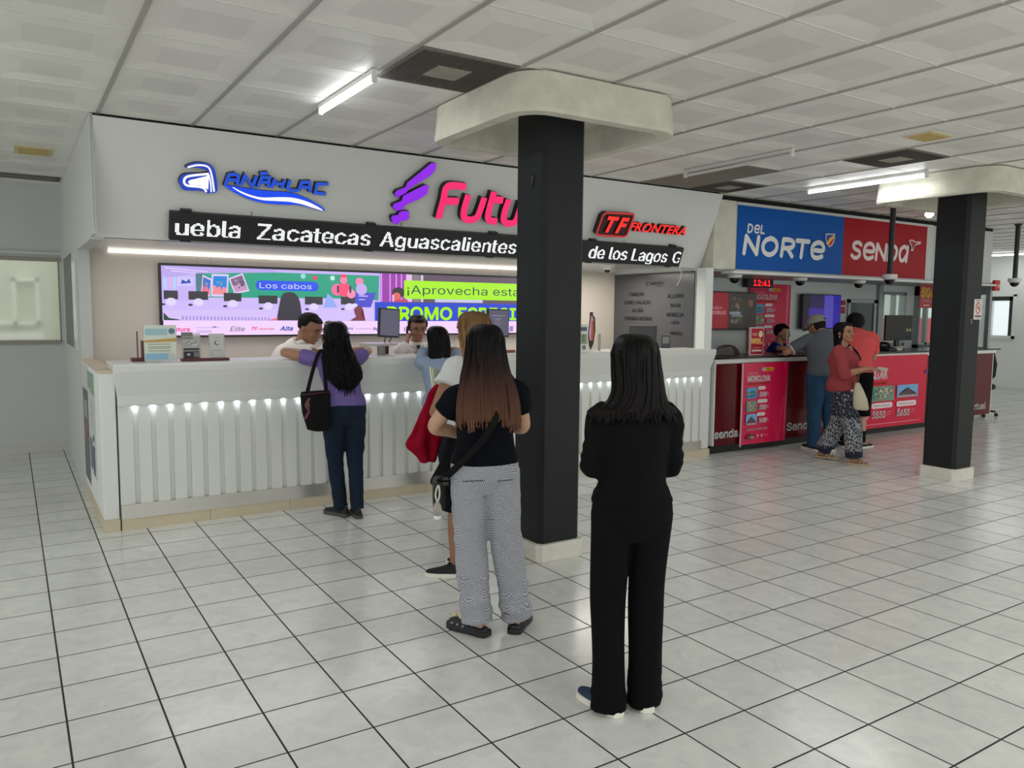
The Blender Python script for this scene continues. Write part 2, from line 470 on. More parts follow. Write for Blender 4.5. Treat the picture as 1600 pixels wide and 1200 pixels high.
# side wall and half wall at the left end of the booth
bm = NB()
box(bm, 0.51, 0.60, 7.66, 10.25, 0, 1.2); box(bm, 0.51, 0.60, 7.66, 10.25, 1.2, 2.1)
struct(obj('wall_booth_left', bm, WALLP))
bm = NB(); box(bm, 0.503, 0.51, 8.45, 9.55, 1.22, 2.10)
g = struct(obj('window_2', bm, mat('grey_window_reveal', (120, 122, 118), 0.6)))
bm = NB(); box(bm, 0.505, 0.51, 8.05, 8.42, 1.22, 2.06); struct(obj('pane', bm, mat('pale_slit_pane', (232, 236, 232), 0.2), g))
bm = NB(); box(bm, 0.51, 0.53, 6.12, 10.1, 2.1, ZC - 0.005); box(bm, 0.51, 0.6, 6.42, 7.7, 2.085, 2.1)
box(bm, 0.505, 0.51, 6.10, 6.135, 2.12, ZC - 0.01)
struct(obj('wall_side', bm, WALLP))
bm = NB(); box(bm, 0.51, 0.61, 6.165, 7.66, 0.085, 1.14)
hw = struct(obj('wall_half', bm, WALLW, bevel=0.006))
bm = NB(); box(bm, 0.505, 0.615, 6.155, 7.66, 1.14, 1.155)
struct(obj('cap', bm, mat('beige_cap_tile', (208, 190, 168), 0.35), hw))
bm = NB(); box(bm, 0.503, 0.612, 6.15, 7.66, 0.0, 0.085)
struct(obj('base', bm, BASET, hw, bevel=0.002))

# booth: sloping fascia, soffit, back wall, right side wall
FY1, FZ1, FY0, FZ0 = 6.094, 2.886, 6.40, 2.10
bm = NB()
prism(bm, [(0.53, FY1, FZ1), (0.53, FY0, FZ0), (0.53, FY0 + 0.05, FZ0), (0.53, FY1 + 0.05, FZ1)], (6.07, 0, 0))
fas = struct(obj('wall_fascia', bm, FASC))
FD = V((0, FY0 - FY1, FZ0 - 2.909)).normalized()       # down the slope
FO = V((0, FY1, 2.909)); FN = V((1, 0, 0)).cross(-FD)   # facing the hall
bm = NB()
for x in (1.62, 2.885, 4.135, 5.39):
    prism(bm, [FO + V((x - 0.004, 0, 0)) + FD * 0.03 + FN * 0.002, FO + V((x + 0.004, 0, 0)) + FD * 0.03 + FN * 0.002,
               FO + V((x + 0.004, 0, 0)) + FD * 0.86 + FN * 0.002, FO + V((x - 0.004, 0, 0)) + FD * 0.86 + FN * 0.002], FN * 0.0006)
struct(obj('seam', bm, mat('panel_joint', (122, 123, 120), 0.6), fas))
bm = NB(); box(bm, 0.53, 6.6, 6.14, 6.2, 2.88, ZC); struct(obj('trim_2', bm, mat('fascia_gap_shade', (20, 20, 20), 0.8)))  # black strip paints the shade in the gap above the fascia
SOF = mat('glossy_soffit', (226, 226, 224), 0.12, var=0.01)
bm = NB(); box(bm, 0.6, 6.5, 6.40, 7.76, 2.10, 2.13); struct(obj('ceiling_booth', bm, SOF))
bm = NB(); box(bm, 0.6, 6.5, 7.75, 7.85, 0, 2.10)
bw = struct(obj('wall_booth_back', bm, BEIGE))
bm = NB()
for x in (1.482, 1.606, 2.754, 3.616, 4.185, 4.765, 5.6): box(bm, x - 0.0015, x + 0.0015, 7.7492, 7.751, 0.9, 2.1)
struct(obj('seam', bm, mat('wall_joint', (150, 142, 132), 0.7), bw))
bm = NB(); box(bm, 6.5, 6.6, 6.35, 7.85, 0, 2.1); struct(obj('wall_booth_right', bm, WALLW))
bm = NB(); box(bm, 6.50, 6.615, 6.21, 6.36, 0.08, 2.1); struct(obj('trim_3', bm, WALLW, bevel=0.004))
bm = NB(); box(bm, 6.61, 6.965, 6.215, 7.0, 2.09, ZC - 0.05); struct(obj('wall_beam', bm, PLASTER, bevel=0.01))
bm = NB(); box(bm, 6.6, 12.6, 6.24, 7.4, 2.86, ZC); struct(obj('trim_4', bm, mat('board_gap_shade', (18, 18, 18), 0.9)))  # near-black fill paints the shade in the gap above the sign board

# second booth: back wall with window, glazed end
BY = 7.4
bm = NB()
box(bm, 6.6, 11.69, BY, BY + 0.1, 0, 2.1); box(bm, 11.69, 12.6, BY, BY + 0.1, 0, 1.14); box(bm, 11.69, 12.6, BY, BY + 0.1, 1.925, 2.1)
box(bm, 12.30, 12.6, BY, BY + 0.1, 1.14, 1.925); box(bm, 6.6, 12.6, BY, BY + 0.1, 2.1, ZC)
struct(obj('wall_service', bm, mat('service_wall', (214, 221, 219), 0.5, var=0.03)))
bm = NB(); box(bm, 6.62, 12.6, 6.25, BY, 2.07, 2.09); struct(obj('ceiling_service', bm, mat('grey_soffit', (150, 156, 154), 0.4)))
bm = NB()
for a, b, c, d in ((11.66, 11.72, 1.11, 1.95), (12.27, 12.33, 1.11, 1.95)): box(bm, a, b, BY - 0.02, BY + 0.08, c, d)
box(bm, 11.66, 12.33, BY - 0.02, BY + 0.08, 1.10, 1.14); box(bm, 11.66, 12.33, BY - 0.02, BY + 0.08, 1.925, 1.97)
wf = struct(obj('window_3', bm, ALU))
bm = NB(); box(bm, 11.72, 12.27, BY + 0.03, BY + 0.036, 1.14, 1.925); struct(obj('pane', bm, GLASS, wf))
# aluminium door with dark glass
bm = NB()
box(bm, 10.78, 10.84, BY - 0.03, BY + 0.02, 0, 1.83); box(bm, 11.44, 11.52, BY - 0.03, BY + 0.02, 0, 1.83); box(bm, 10.78, 11.52, BY - 0.03, BY + 0.02, 1.78, 1.84)
box(bm, 11.53, 11.60, BY - 0.05, BY + 0.02, 0, 2.09); box(bm, 11.61, 11.645, BY - 0.04, BY + 0.02, 0, 2.09)
d = struct(obj('door_1', bm, ALU))
bm = NB(); box(bm, 10.84, 11.44, BY - 0.012, BY - 0.004, 0.05, 1.78); struct(obj('pane', bm, mat('dark_door_glass', (70, 82, 80), 0.12), d))
# glazed end partition and its corner post
bm = NB()
box(bm, 12.565, 12.625, 6.20, 6.26, 1.02, 2.1); box(bm, 12.58, 12.62, 7.30, 7.40, 0, 2.1)
box(bm, 12.58, 12.62, 6.24, 7.4, 1.04, 1.12); box(bm, 12.58, 12.62, 6.24, 7.4, 1.92, 2.1); box(bm, 12.585, 12.615, 6.85, 6.89, 1.1, 1.95)
g = struct(obj('window_4', bm, ALU))
bm = NB(); box(bm, 12.597, 12.603, 6.26, 7.30, 1.12, 1.92); struct(obj('pane', bm, GLASS, g))
bm = NB(); box(bm, 12.58, 12.62, 6.80, 7.4, 0, 1.04); struct(obj('wall_service_end', bm, WALLW))
# right part of the hall: rear wall with a wide window and the end wall
RY = 9.0
bm = NB()
box(bm, 12.6, 18.0, RY, RY + 0.12, 0, 1.0); box(bm, 12.6, 18.0, RY, RY + 0.12, 2.15, ZC); box(bm, 12.6, 13.4, RY, RY + 0.12, 1.0, 2.15); box(bm, 17.2, 18.0, RY, RY + 0.12, 1.0, 2.15)
struct(obj('wall_hall_rear', bm, WALLW))
bm = NB()
for x in (13.4, 14.6, 15.75, 17.12): box(bm, x, x + 0.08, RY, RY + 0.08, 1.0, 2.15)
box(bm, 13.4, 17.2, RY, RY + 0.08, 1.0, 1.05); box(bm, 13.4, 17.2, RY, RY + 0.08, 2.10, 2.15)
g = struct(obj('window_5', bm, ALU))
bm = NB(); box(bm, 13.48, 17.12, RY + 0.04, RY + 0.045, 1.05, 2.1); struct(obj('pane', bm, GLASS, g))
bm = NB(); box(bm, 12, 21, 11.0, 11.2, 1.53, 3.2); box(bm, 12, 21, 10.98, 11.2, -0.1, 1.53, 1)
struct(obj('wall_across', bm, [mat('white_facade', (240, 240, 236), 0.8), mat('red_facade', (206, 40, 60), 0.7)]))
EX = 18.0
bm = NB()
box(bm, EX, EX + 0.15, -5.2, 8.40, 0, ZC); box(bm, EX, EX + 0.15, 8.86, 9.12, 0, ZC); box(bm, EX, EX + 0.15, 8.40, 8.86, 0, 1.18); box(bm, EX, EX + 0.15, 8.40, 8.86, 2.02, ZC)
struct(obj('wall_right', bm, WALLW))
bm = NB()
box(bm, EX - 0.03, EX + 0.05, 8.34, 8.40, 1.12, 2.06, 1); box(bm, EX - 0.03, EX + 0.05, 8.86, 8.92, 1.12, 2.06, 1)
box(bm, EX - 0.03, EX + 0.05, 8.34, 8.92, 2.02, 2.07, 1); box(bm, EX - 0.03, EX + 0.05, 8.34, 8.92, 1.12, 1.18, 1)
box(bm, EX, EX + 0.06, 8.40, 8.48, 1.18, 2.02); box(bm, EX, EX + 0.06, 8.40, 8.86, 1.93, 2.02)
g = struct(obj('window_6', bm, [mat('dark_window_frame', (46, 50, 50), 0.4), WALLW]))
bm = NB(); box(bm, EX + 0.03, EX + 0.035, 8.48, 8.86, 1.18, 1.93)
struct(obj('pane', bm, mat('frosted_daylight_pane', (235, 242, 244), 0.3, trans=0.9), g))
bm = NB(); box(bm, EX - 0.012, EX, -5.2, 8.98, 0, 0.09); struct(obj('baseboard_right', bm, mat('white_baseboard', (216, 219, 216), 0.3)))

# ------------------------------------------------------------------ columns with flared capitals
def rring(a, r, n=8):
    p = []
    for cx, cy, t in ((a - r, a - r, 0), (r - a, a - r, 1), (r - a, r - a, 2), (a - r, r - a, 3)):
        for i in range(n + 1): an = (t + i / n) * PI / 2; p.append((cx + r * math.cos(an), cy + r * math.sin(an)))
    return p
def column(cx, cy, label):
    bm = NB(); h = 0.163; c = 0.03
    pts = [(-h + c, -h), (h - c, -h), (h, -h + c), (h, h - c), (h - c, h), (-h + c, h), (-h, h - c), (-h, -h + c)]
    prism(bm, [(cx + a, cy + b, 0.09) for a, b in pts], (0, 0, 2.79))
    o = obj('column', bm, COLG); struct(o); o['label'] = label
    bm = NB(); h = 0.19; c = 0.035
    pts = [(-h + c, -h), (h - c, -h), (h, -h + c), (h, h - c), (h - c, h), (-h + c, h), (-h, h - c), (-h, -h + c)]
    prism(bm, [(cx + a, cy + b, 0.0) for a, b in pts], (0, 0, 0.115))
    struct(obj('plinth', bm, mat('chipped_white_plinth', (214, 211, 200), 0.6, var=0.18, nscale=9, bump=0.4, bscale=25), o, bevel=0.004))
    # tray-shaped capital: outer wall, flat rim, recessed underside
    bm = NB(); Z0 = 2.68; rings = []
    for a, r, z in ((0.585, 0.20, ZC - 0.012), (0.60, 0.20, Z0 + 0.02), (0.595, 0.2, Z0), (0.515, 0.15, Z0), (0.505, 0.15, Z0 + 0.015), (0.47, 0.14, ZC - 0.05), (0.10, 0.05, ZC - 0.05)):
        rings.append([bm.verts.new((cx + x, cy + y, z)) for x, y in rring(a, r)])
    for p, q in zip(rings, rings[1:]):
        for i in range(len(p)): bm.faces.new((p[i], p[(i + 1) % len(p)], q[(i + 1) % len(p)], q[i]))
    bm.faces.new(rings[-1]); bm.faces.new(rings[0][::-1])
    struct(obj('capital', bm, PLASTER, o))
    return o
column(2.953, 4.185, 'charcoal column between the queue and the booth, broad pale capital overhead')
c2 = column(7.785, 4.155, 'charcoal column with a no smoking sign, in front of the red counter')
# ================================================================== fascia signs
SIDE = mat('black_letter_return', (14, 14, 16), 0.45)
def fplane(lift=0.0): return FO + FN * lift
FU, FV = V((1, 0, 0)), -FD
def fslab(name, polys, depth, face, parent, lift=0.0, side=SIDE):
    return slab3d(name, polys, fplane(), FU, FV, depth, face, side, parent, lift)
BLUE_D, BLUE_L = emit((10, 62, 190), 0.9, 'lit_blue'), emit((0, 70, 235), 1.0, 'lit_blue')
LITW = emit((250, 248, 255), 1.05, 'lit_white')
# blue and white lit sign: emblem, lettering, swoosh
sg = thing('illuminated_sign', 'blue lit ANAHUAC sign with white swoosh, above the scrolling LED board at its left end', 'sign', (0, 0, 0))
EM = [(1.119, -0.295), (1.144, -0.276), (1.196, -0.257), (1.258, -0.257), (1.304, -0.275), (1.326, -0.32), (1.347, -0.447), (1.304, -0.47), (1.264, -0.473), (1.236, -0.46), (1.125, -0.467), (1.093, -0.446), (1.077, -0.406), (1.091, -0.367), (1.129, -0.345), (1.252, -0.328), (1.274, -0.316), (1.256, -0.304), (1.198, -0.294), (1.123, -0.302)]
def closed(p, k=3):
    q = cr([V((a, b, 0)) for a, b in p[-2:] + p + p[:2]], k)
    return [(v.x, v.y) for v in q[2 * k:-2 * k - 1 + k]][:len(p) * k]
e = fslab('emblem', [closed(EM)], 0.05, BLUE_D, sg)
fslab('emblem_lines', [stroke([(1.132, -0.298), (1.197, -0.276), (1.268, -0.279), (1.298, -0.332), (1.324, -0.458)], 0.012),
                       stroke([(1.278, -0.33), (1.14, -0.362), (1.112, -0.398), (1.132, -0.429), (1.212, -0.431), (1.253, -0.441), (1.268, -0.466)], 0.016),
                       [(1.28, -0.334), (1.262, -0.35), (1.148, -0.39), (1.138, -0.407), (1.154, -0.422), (1.221, -0.42), (1.253, -0.431), (1.281, -0.446)],
                       stroke([(1.28, -0.335), (1.296, -0.40), (1.303, -0.462)], 0.010)], 0.004, LITW, e, 0.05, LITW)
ST = [[(1.398, -0.408), (1.421, -0.324), (1.462, -0.311), (1.491, -0.327), (1.485, -0.395)], [(1.409, -0.359), (1.483, -0.357)],
      [(1.513, -0.392), (1.537, -0.317), (1.599, -0.394), (1.622, -0.314)], [(1.638, -0.395), (1.661, -0.319), (1.719, -0.314), (1.715, -0.388)], [(1.649, -0.355), (1.717, -0.35)],
      [(1.645, -0.292), (1.706, -0.281)], [(1.74, -0.391), (1.763, -0.319)], [(1.818, -0.388), (1.838, -0.322)], [(1.751, -0.355), (1.825, -0.353)],
      [(1.877, -0.318), (1.863, -0.378), (1.894, -0.396), (1.945, -0.393)], [(1.955, -0.396), (1.969, -0.326), (2.03, -0.318), (2.043, -0.398)], [(1.962, -0.362), (2.039, -0.36)],
      [(2.186, -0.318), (2.093, -0.327), (2.085, -0.398), (2.174, -0.400)]]
fslab('lettering', [stroke(p, 0.025, sharp=True) for p in ST], 0.055, emit((16, 84, 225), 0.75, 'lit_blue'), sg)
SWO = [(1.398, -0.408), (1.486, -0.409), (1.601, -0.418), (1.737, -0.421), (1.876, -0.418), (1.99, -0.438), (2.109, -0.485), (2.175, -0.521), (2.177, -0.544), (2.082, -0.528), (1.966, -0.512), (1.825, -0.519), (1.705, -0.518), (1.587, -0.498), (1.49, -0.463), (1.432, -0.434)]
q = fslab('swoosh', [closed(SWO)], 0.03, BLUE_L, sg)
def taper(path, ws):
    p = cr([V((a, b, 0)) for a, b in path], 4); L, R = [], []
    for i, x in enumerate(p):
        t = (p[min(i + 1, len(p) - 1)] - p[max(i - 1, 0)]).normalized(); nn = V((-t.y, t.x, 0))
        f = i / (len(p) - 1) * (len(ws) - 1); k = min(int(f), len(ws) - 2); wd = ws[k] + (ws[k + 1] - ws[k]) * (f - k)
        L.append(x + nn * wd / 2); R.append(x - nn * wd / 2)
    return [(a.x, a.y) for a in L + R[::-1]]
fslab('swoosh_line', [taper([(1.46, -0.417), (1.507, -0.442), (1.585, -0.469), (1.683, -0.485), (1.801, -0.478), (1.902, -0.474), (2.005, -0.487), (2.102, -0.514), (2.168, -0.537)], [0.006, 0.012, 0.016, 0.03, 0.036, 0.03, 0.008])], 0.003, LITW, q, 0.03, LITW)

# purple wing and pink word
sg = thing('illuminated_sign', 'pink lit Futura sign with a purple three-feather wing, in the middle of the fascia', 'sign')
PUR = emit((150, 10, 245), 0.85, 'lit_purple'); PNK = emit((250, 20, 110), 0.95, 'lit_pink')
for p in ([(2.755, -0.344), (2.774, -0.315), (2.845, -0.281), (2.856, -0.243), (3.051, -0.056), (3.094, -0.056), (3.096, -0.105), (3.058, -0.163), (2.886, -0.283), (2.858, -0.329), (2.783, -0.374)],
          [(2.754, -0.453), (2.762, -0.43), (2.828, -0.397), (2.838, -0.353), (3.023, -0.243), (3.059, -0.25), (3.054, -0.317), (2.996, -0.366), (2.863, -0.433), (2.845, -0.473), (2.795, -0.488)],
          [(2.757, -0.551), (2.765, -0.529), (2.817, -0.519), (2.82, -0.497), (2.847, -0.484), (2.912, -0.479), (2.922, -0.539), (2.901, -0.561), (2.848, -0.567), (2.824, -0.602), (2.775, -0.589)]):
    fslab('wing_feather', [p], 0.06, PUR, sg)
for ps in ([[(3.195, -0.52), (3.212, -0.36), (3.235, -0.235), (3.41, -0.222)], [(3.215, -0.363), (3.365, -0.354)]],
           [[(3.447, -0.29), (3.432, -0.42), (3.445, -0.490), (3.503, -0.510), (3.570, -0.485), (3.595, -0.41), (3.613, -0.30)]],
           [[(3.70, -0.24), (3.683, -0.42), (3.70, -0.493), (3.79, -0.505)], [(3.69, -0.31), (3.812, -0.307)]],
           [[(3.869, -0.295), (3.850, -0.42), (3.863, -0.493), (3.921, -0.515), (3.985, -0.49), (4.003, -0.41), (4.015, -0.305)]],
           [[(4.10, -0.52), (4.12, -0.31)], [(4.115, -0.38), (4.16, -0.325), (4.24, -0.312)]],
           [[(4.50, -0.315), (4.37, -0.33), (4.31, -0.42), (4.35, -0.50), (4.44, -0.49), (4.50, -0.40)], [(4.52, -0.31), (4.49, -0.52)]]):
    fslab('letter', [stroke(p, 0.062, sharp=len(p) == 2) for p in ps], 0.07, PNK, sg)

# red TF badge
sg = thing('illuminated_sign', 'red lit TF FRONTERA sign right of the column', 'sign')
REDL = emit((250, 32, 26), 0.95, 'lit_red')
out = [(4.954, -0.535), (4.975, -0.36), (5.015, -0.325), (5.361, -0.315), (5.372, -0.34), (5.345, -0.53), (5.31, -0.552), (4.975, -0.555)]
b = fslab('badge', [out], 0.07, mat('badge_dark_face', (60, 10, 12), 0.4), sg)
fslab('badge_rim', [stroke(out + [out[0]], 0.02, sharp=True)], 0.008, emit((225, 40, 40), 0.6, 'lit_red'), b, 0.07)
FVs = FV
letters3d('letter', 'T', fplane(0.07) + FU * 5.03 + FV * -0.52, FU, FV, 0.165, 0.02, REDL, SIDE, sg, 0.045, 0.30)
letters3d('letter', 'F', fplane(0.07) + FU * 5.17 + FV * -0.52, FU, FV, 0.165, 0.02, REDL, SIDE, sg, 0.045, 0.30)
letters3d('lettering', 'FRONTERA', fplane() + FU * 5.37 + FV * -0.495, FU, FV, 0.095, 0.05, REDL, SIDE, sg, 0.03, 0.25, width=0.80, spacing=1.05)

# scrolling LED board: dots really are square pixels
lb = thing('led_display', 'long black scrolling LED board with white city names under the lit signs', 'sign')
S0, S1, LX0, LX1 = 0.630, 0.842, 1.025, 6.205
bm = NB()
prism(bm, [fplane(0.004) + FU * LX0 - FV * S0, fplane(0.004) + FU * LX1 - FV * S0, fplane(0.004) + FU * LX1 - FV * S1, fplane(0.004) + FU * LX0 - FV * S1], FN * 0.055)
obj('housing', bm, mat('led_board_housing', (26, 27, 29), 0.5), lb)
pitch = 0.0098
nr, nc = 19, int((LX1 - LX0 - 0.05) / pitch)
def dots():
    lit = set()
    rows = (('uebla', 1.061, 1.525), ('Zacatecas', 1.657, 2.590), ('Aguascalientes', 2.685, 4.055), ('de los Lagos', 4.93, 5.99), ('G', 6.075, 6.195))
    for t, a, b in rows:
        vs, fs = glyphs(t)
        sx = (b - a) / max(q[0] for q in vs); h = 0.125
        base = -0.800
        for f in fs:
            P = [(a + vs[i][0] * sx, base + vs[i][1] * h) for i in f]
            for k in range(1, len(P) - 1):
                A, B, C_ = P[0], P[k], P[k + 1]
                dd = (B[0] - A[0]) * (C_[1] - A[1]) - (C_[0] - A[0]) * (B[1] - A[1])
                if abs(dd) < 1e-10: continue
                i0 = int((min(A[0], B[0], C_[0]) - LX0 - 0.025) / pitch) - 1; i1 = int((max(A[0], B[0], C_[0]) - LX0 - 0.025) / pitch) + 2
                for i in range(max(0, i0), min(nc, i1)):
                    for j in range(nr):
                        x = LX0 + 0.025 + (i + 0.5) * pitch; y = -S1 + 0.013 + (j + 0.5) * pitch
                        w0 = ((B[0] - x) * (C_[1] - y) - (C_[0] - x) * (B[1] - y)) / dd
                        w1 = ((C_[0] - x) * (A[1] - y) - (A[0] - x) * (C_[1] - y)) / dd
                        if w0 >= -0.001 and w1 >= -0.001 and 1 - w0 - w1 >= -0.001: lit.add((i, j)); lit.add((i + 1, j))
    return lit
bm = NB(); hs = pitch * 0.41
for i, j in dots():
    x = LX0 + 0.025 + (i + 0.5) * pitch; y = -S1 + 0.013 + (j + 0.5) * pitch
    o = fplane(0.0605)
    bm.faces.new([bm.verts.new(o + FU * (x + a * hs) + FV * (y + b * hs)) for a, b in ((-1, -1), (1, -1), (1, 1), (-1, 1))])
obj('lit_text', bm, emit((250, 252, 255), 1.35, 'led_pixels'), lb)
for x in (1.10, 2.56, 3.76, 4.93, 6.02):
    bm = NB()
    prism(bm, [fplane(0.0) + FU * a - FV * b for a, b in ((x, S0 - 0.02), (x + 0.075, S0 - 0.02), (x + 0.075, S0 + 0.005), (x, S0 + 0.005))], FN * 0.05)
    obj('clamp', bm, BLACKP, lb)
    bm = NB()
    prism(bm, [fplane(0.0) + FU * a - FV * b for a, b in ((x, S1 - 0.005), (x + 0.075, S1 - 0.005), (x + 0.075, S1 + 0.012), (x, S1 + 0.012))], FN * 0.05)
    obj('clamp', bm, BLACKP, lb)

# ================================================================== video wall
sw = thing('video_wall', 'wide bright LED screen showing a travel advert on the wall behind the white counter', 'screen')
SX0, SX1, SZ0, SZ1, SY = 1.148, 5.36, 1.335, 2.003, 7.70
bm = NB(); box(bm, SX0, SX1, SY, 7.75, SZ0, SZ1)
obj('bezel', bm, mat('screen_bezel', (16, 16, 18), 0.35), sw, bevel=0.004)
c = Canvas((0, SY - 0.001, 0), (1, 0, 0), (0, 0, 1), 0.0003)
LAV, WHT = (198, 178, 246), (244, 212, 255)
c.rect(SX0 + 0.02, 1.485, SX1 - 0.02, SZ1 - 0.022, LAV)
c.poly([(1.17, 1.98), (2.2, 1.98), (2.2, 1.945), (1.62, 1.93), (1.45, 1.915), (1.17, 1.86)], (186, 164, 236))
for a, b in ((1.2, 1.965), (1.35, 1.955), (1.25, 1.94)): c.poly([(a, b), (a + 0.22, b - 0.015), (a + 0.22, b - 0.022), (a, b - 0.01)], (226, 210, 255))
for x in (1.185, 1.225, 1.262): c.rect(x, 1.77, x + 0.028, 1.88, (176, 206, 250) if x != 1.225 else (230, 170, 230))
c.rect(1.30, 1.80, 1.44, 1.885, (206, 196, 250)); c.poly([(1.33, 1.82), (1.42, 1.83), (1.40, 1.87), (1.38, 1.84), (1.34, 1.86)], (30, 70, 170))
c.poly([(1.46, 1.70), (3.255, 1.70), (3.265, 1.955), (2.2, 1.952), (1.46, 1.918)], (22, 160, 128))
c.poly([(1.46, 1.70), (1.53, 1.70), (1.53, 1.922), (1.46, 1.918)], (70, 120, 130))
rnd = random.Random(3)
def polaroid(p, cols):
    c.poly(p, (222, 204, 250))
    m_ = V((sum(a for a, b in p) / 4, sum(b for a, b in p) / 4, 0))
    q = [(m_.x + (a - m_.x) * 0.82, m_.y + (b - m_.y) * 0.82) for a, b in p]
    c.poly(q, cols[0]); c.poly([q[0], q[3] if False else q[1], ((q[1][0] + q[2][0]) / 2, (q[1][1] + q[2][1]) / 2 - 0.02), ((q[0][0] + q[3][0]) / 2, (q[0][1] + q[3][1]) / 2)], cols[1])
    xs = [a for a, b in q]; ys = [b for a, b in q]
    c.specks(min(xs) + 0.03, min(ys) + 0.02, max(xs) - 0.03, max(ys) - 0.03, 14, cols, rnd, 0.018)
polaroid([(1.50, 1.728), (1.58, 1.707), (1.60, 1.87), (1.52, 1.908)], [(56, 110, 190), (236, 110, 130), (150, 150, 210)])
polaroid([(1.59, 1.711), (1.74, 1.71), (1.752, 1.92), (1.60, 1.918)], [(10, 130, 220), (240, 140, 150), (80, 150, 190)])
polaroid([(1.80, 1.737), (1.94, 1.767), (1.88, 1.935), (1.75, 1.882)], [(120, 96, 130), (200, 150, 190), (70, 60, 100)])
c.rrect(2.0, 1.779, 2.615, 1.872, 0.045, (20, 78, 235))
c.text('Los cabos', 2.035, 1.798, 0.052, (214, 214, 255), 0.0, width=0.51)
c.disc(2.58, 1.911, 0.022, (240, 40, 90)); c.disc(2.46, 1.925, 0.025, (150, 220, 220)); c.disc(2.76, 1.915, 0.025, (190, 235, 230))
# far counter with people and monitors inside the picture
c.poly([(1.17, 1.62), (1.5, 1.70), (3.20, 1.715), (3.20, 1.49), (1.17, 1.49)], (206, 186, 250))
c.poly([(1.17, 1.58), (3.20, 1.62), (3.20, 1.49), (1.17, 1.49)], (214, 192, 250))
c.poly([(1.175, 1.56), (1.22, 1.51), (1.30, 1.497), (1.32, 1.49), (1.175, 1.49)], (24, 60, 50))
for i in range(26): c.rect(1.33 + i * 0.031, 1.492, 1.345 + i * 0.031, 1.53 - i * 0.0006, (170, 146, 220))
for a, b, d in ((1.18, 1.30, 1.757), (1.39, 1.56, 1.755), (1.70, 1.86, 1.746), (2.02, 2.20, 1.728), (2.47, 2.65, 1.725), (2.84, 3.02, 1.730)):
    c.rect(a, d - 0.078, b, d, (44, 44, 52)); c.disc((a + b) / 2, d - 0.10, 0.045, (226, 214, 252), 0.035); c.disc((a + b) / 2 - 0.07, d - 0.125, 0.02, (40, 40, 70), 0.01)
c.poly([(2.99, 1.63), (3.16, 1.625), (3.22, 1.778), (2.99, 1.773)], (70, 70, 205)); c.rect(3.03, 1.735, 3.13, 1.748, (190, 180, 255)); c.rect(3.03, 1.70, 3.10, 1.71, (190, 180, 255))
c.poly([(2.66, 1.62), (2.80, 1.62), (2.75, 1.72), (2.70, 1.76)], (150, 170, 245))
for x, y, r, cl in ((2.80, 1.80, 0.06, (240, 110, 160)), (2.88, 1.80, 0.07, (250, 70, 120)), (2.87, 1.90, 0.038, (255, 130, 170)), (3.04, 1.885, 0.042, (255, 130, 180)), (3.06, 1.81, 0.06, (200, 170, 240)), (2.95, 1.76, 0.045, (255, 140, 180))): c.disc(x, y, r, cl)
c.rect(2.84, 1.925, 2.90, 1.955, (240, 60, 100)); c.rect(2.80, 1.77, 2.82, 1.84, (40, 40, 70)); c.rect(2.93, 1.77, 2.95, 1.84, (40, 40, 70))
c.poly([(2.185, 1.49), (2.445, 1.49), (2.42, 1.67), (2.40, 1.725), (2.36, 1.76), (2.31, 1.767), (2.26, 1.755), (2.23, 1.71), (2.215, 1.64)], (48, 44, 58))
c.poly([(2.10, 1.49), (2.19, 1.49), (2.20, 1.52)], (240, 120, 140))
c.poly([(2.93, 1.487), (3.10, 1.487), (3.06, 1.53), (3.05, 1.57), (3.075, 1.61), (3.05, 1.64), (3.0, 1.635), (2.975, 1.60), (2.985, 1.56), (3.0, 1.53)], (120, 52, 64)); c.disc(2.985, 1.645, 0.03, (230, 216, 255), 0.02)
c.rect(3.27, 1.49, SX1 - 0.02, SZ1 - 0.022, (92, 70, 92)); c.rect(3.27, 1.49, 3.62, 1.98, (150, 50, 165))
for x in (3.275, 3.37, 3.44, 3.50): c.rect(x, 1.69, x + 0.012, 1.98, (244, 150, 255))
c.rect(3.56, 1.69, 3.63, 1.978, (226, 190, 226)); c.rect(3.64, 1.69, 3.72, 1.975, (130, 120, 130)); c.rect(3.73, 1.69, 3.76, 1.975, (210, 200, 210)); c.rect(3.9, 1.69, 4.5, 1.73, (196, 196, 236))
c.disc(3.47, 1.785, 0.072, (40, 32, 40), 0.055); c.disc(3.45, 1.745, 0.045, (226, 100, 90), 0.04); c.rect(3.42, 1.69, 3.58, 1.71, (200, 70, 70)); c.rect(3.40, 1.69, 3.42, 1.76, (240, 190, 240))
c.rect(3.535, 1.722, SX1 - 0.02, 1.915, (168, 240, 0))
c.text('¡Aprovecha esta', 3.57, 1.775, 0.088, (12, 54, 70), 0.0, width=1.415)
c.rect(3.203, 1.480, SX1 - 0.02, 1.682, (8, 58, 205))
c.text('PROMO ESPECIAL', 3.345, 1.503, 0.128, (170, 245, 10), 0.03, width=1.86)
c.rect(SX0 + 0.02, 1.352, SX1 - 0.02, 1.486, WHT)
c.text('futura', 1.235, 1.390, 0.034, (235, 20, 120), 0.02, 0.2, width=0.155)
c.rect(1.44, 1.42, 1.66, 1.423, (90, 100, 190)); c.text('Conexión', 1.45, 1.373, 0.03, (140, 130, 210), 0, 0.2, width=0.13); c.poly([(1.58, 1.425), (1.63, 1.425), (1.61, 1.435)], (40, 50, 150))
c.text('Elite', 1.745, 1.386, 0.045, (30, 50, 70), 0.0, 0.3, width=0.135)
c.text('TF', 1.945, 1.398, 0.028, (230, 30, 80), 0.04, 0.3, width=0.055); c.text('FRONTERA', 2.01, 1.400, 0.014, (230, 60, 110), 0.03, 0.2, width=0.145)
c.text('Alta', 2.215, 1.392, 0.040, (30, 70, 170), 0.04, 0.3, width=0.125)
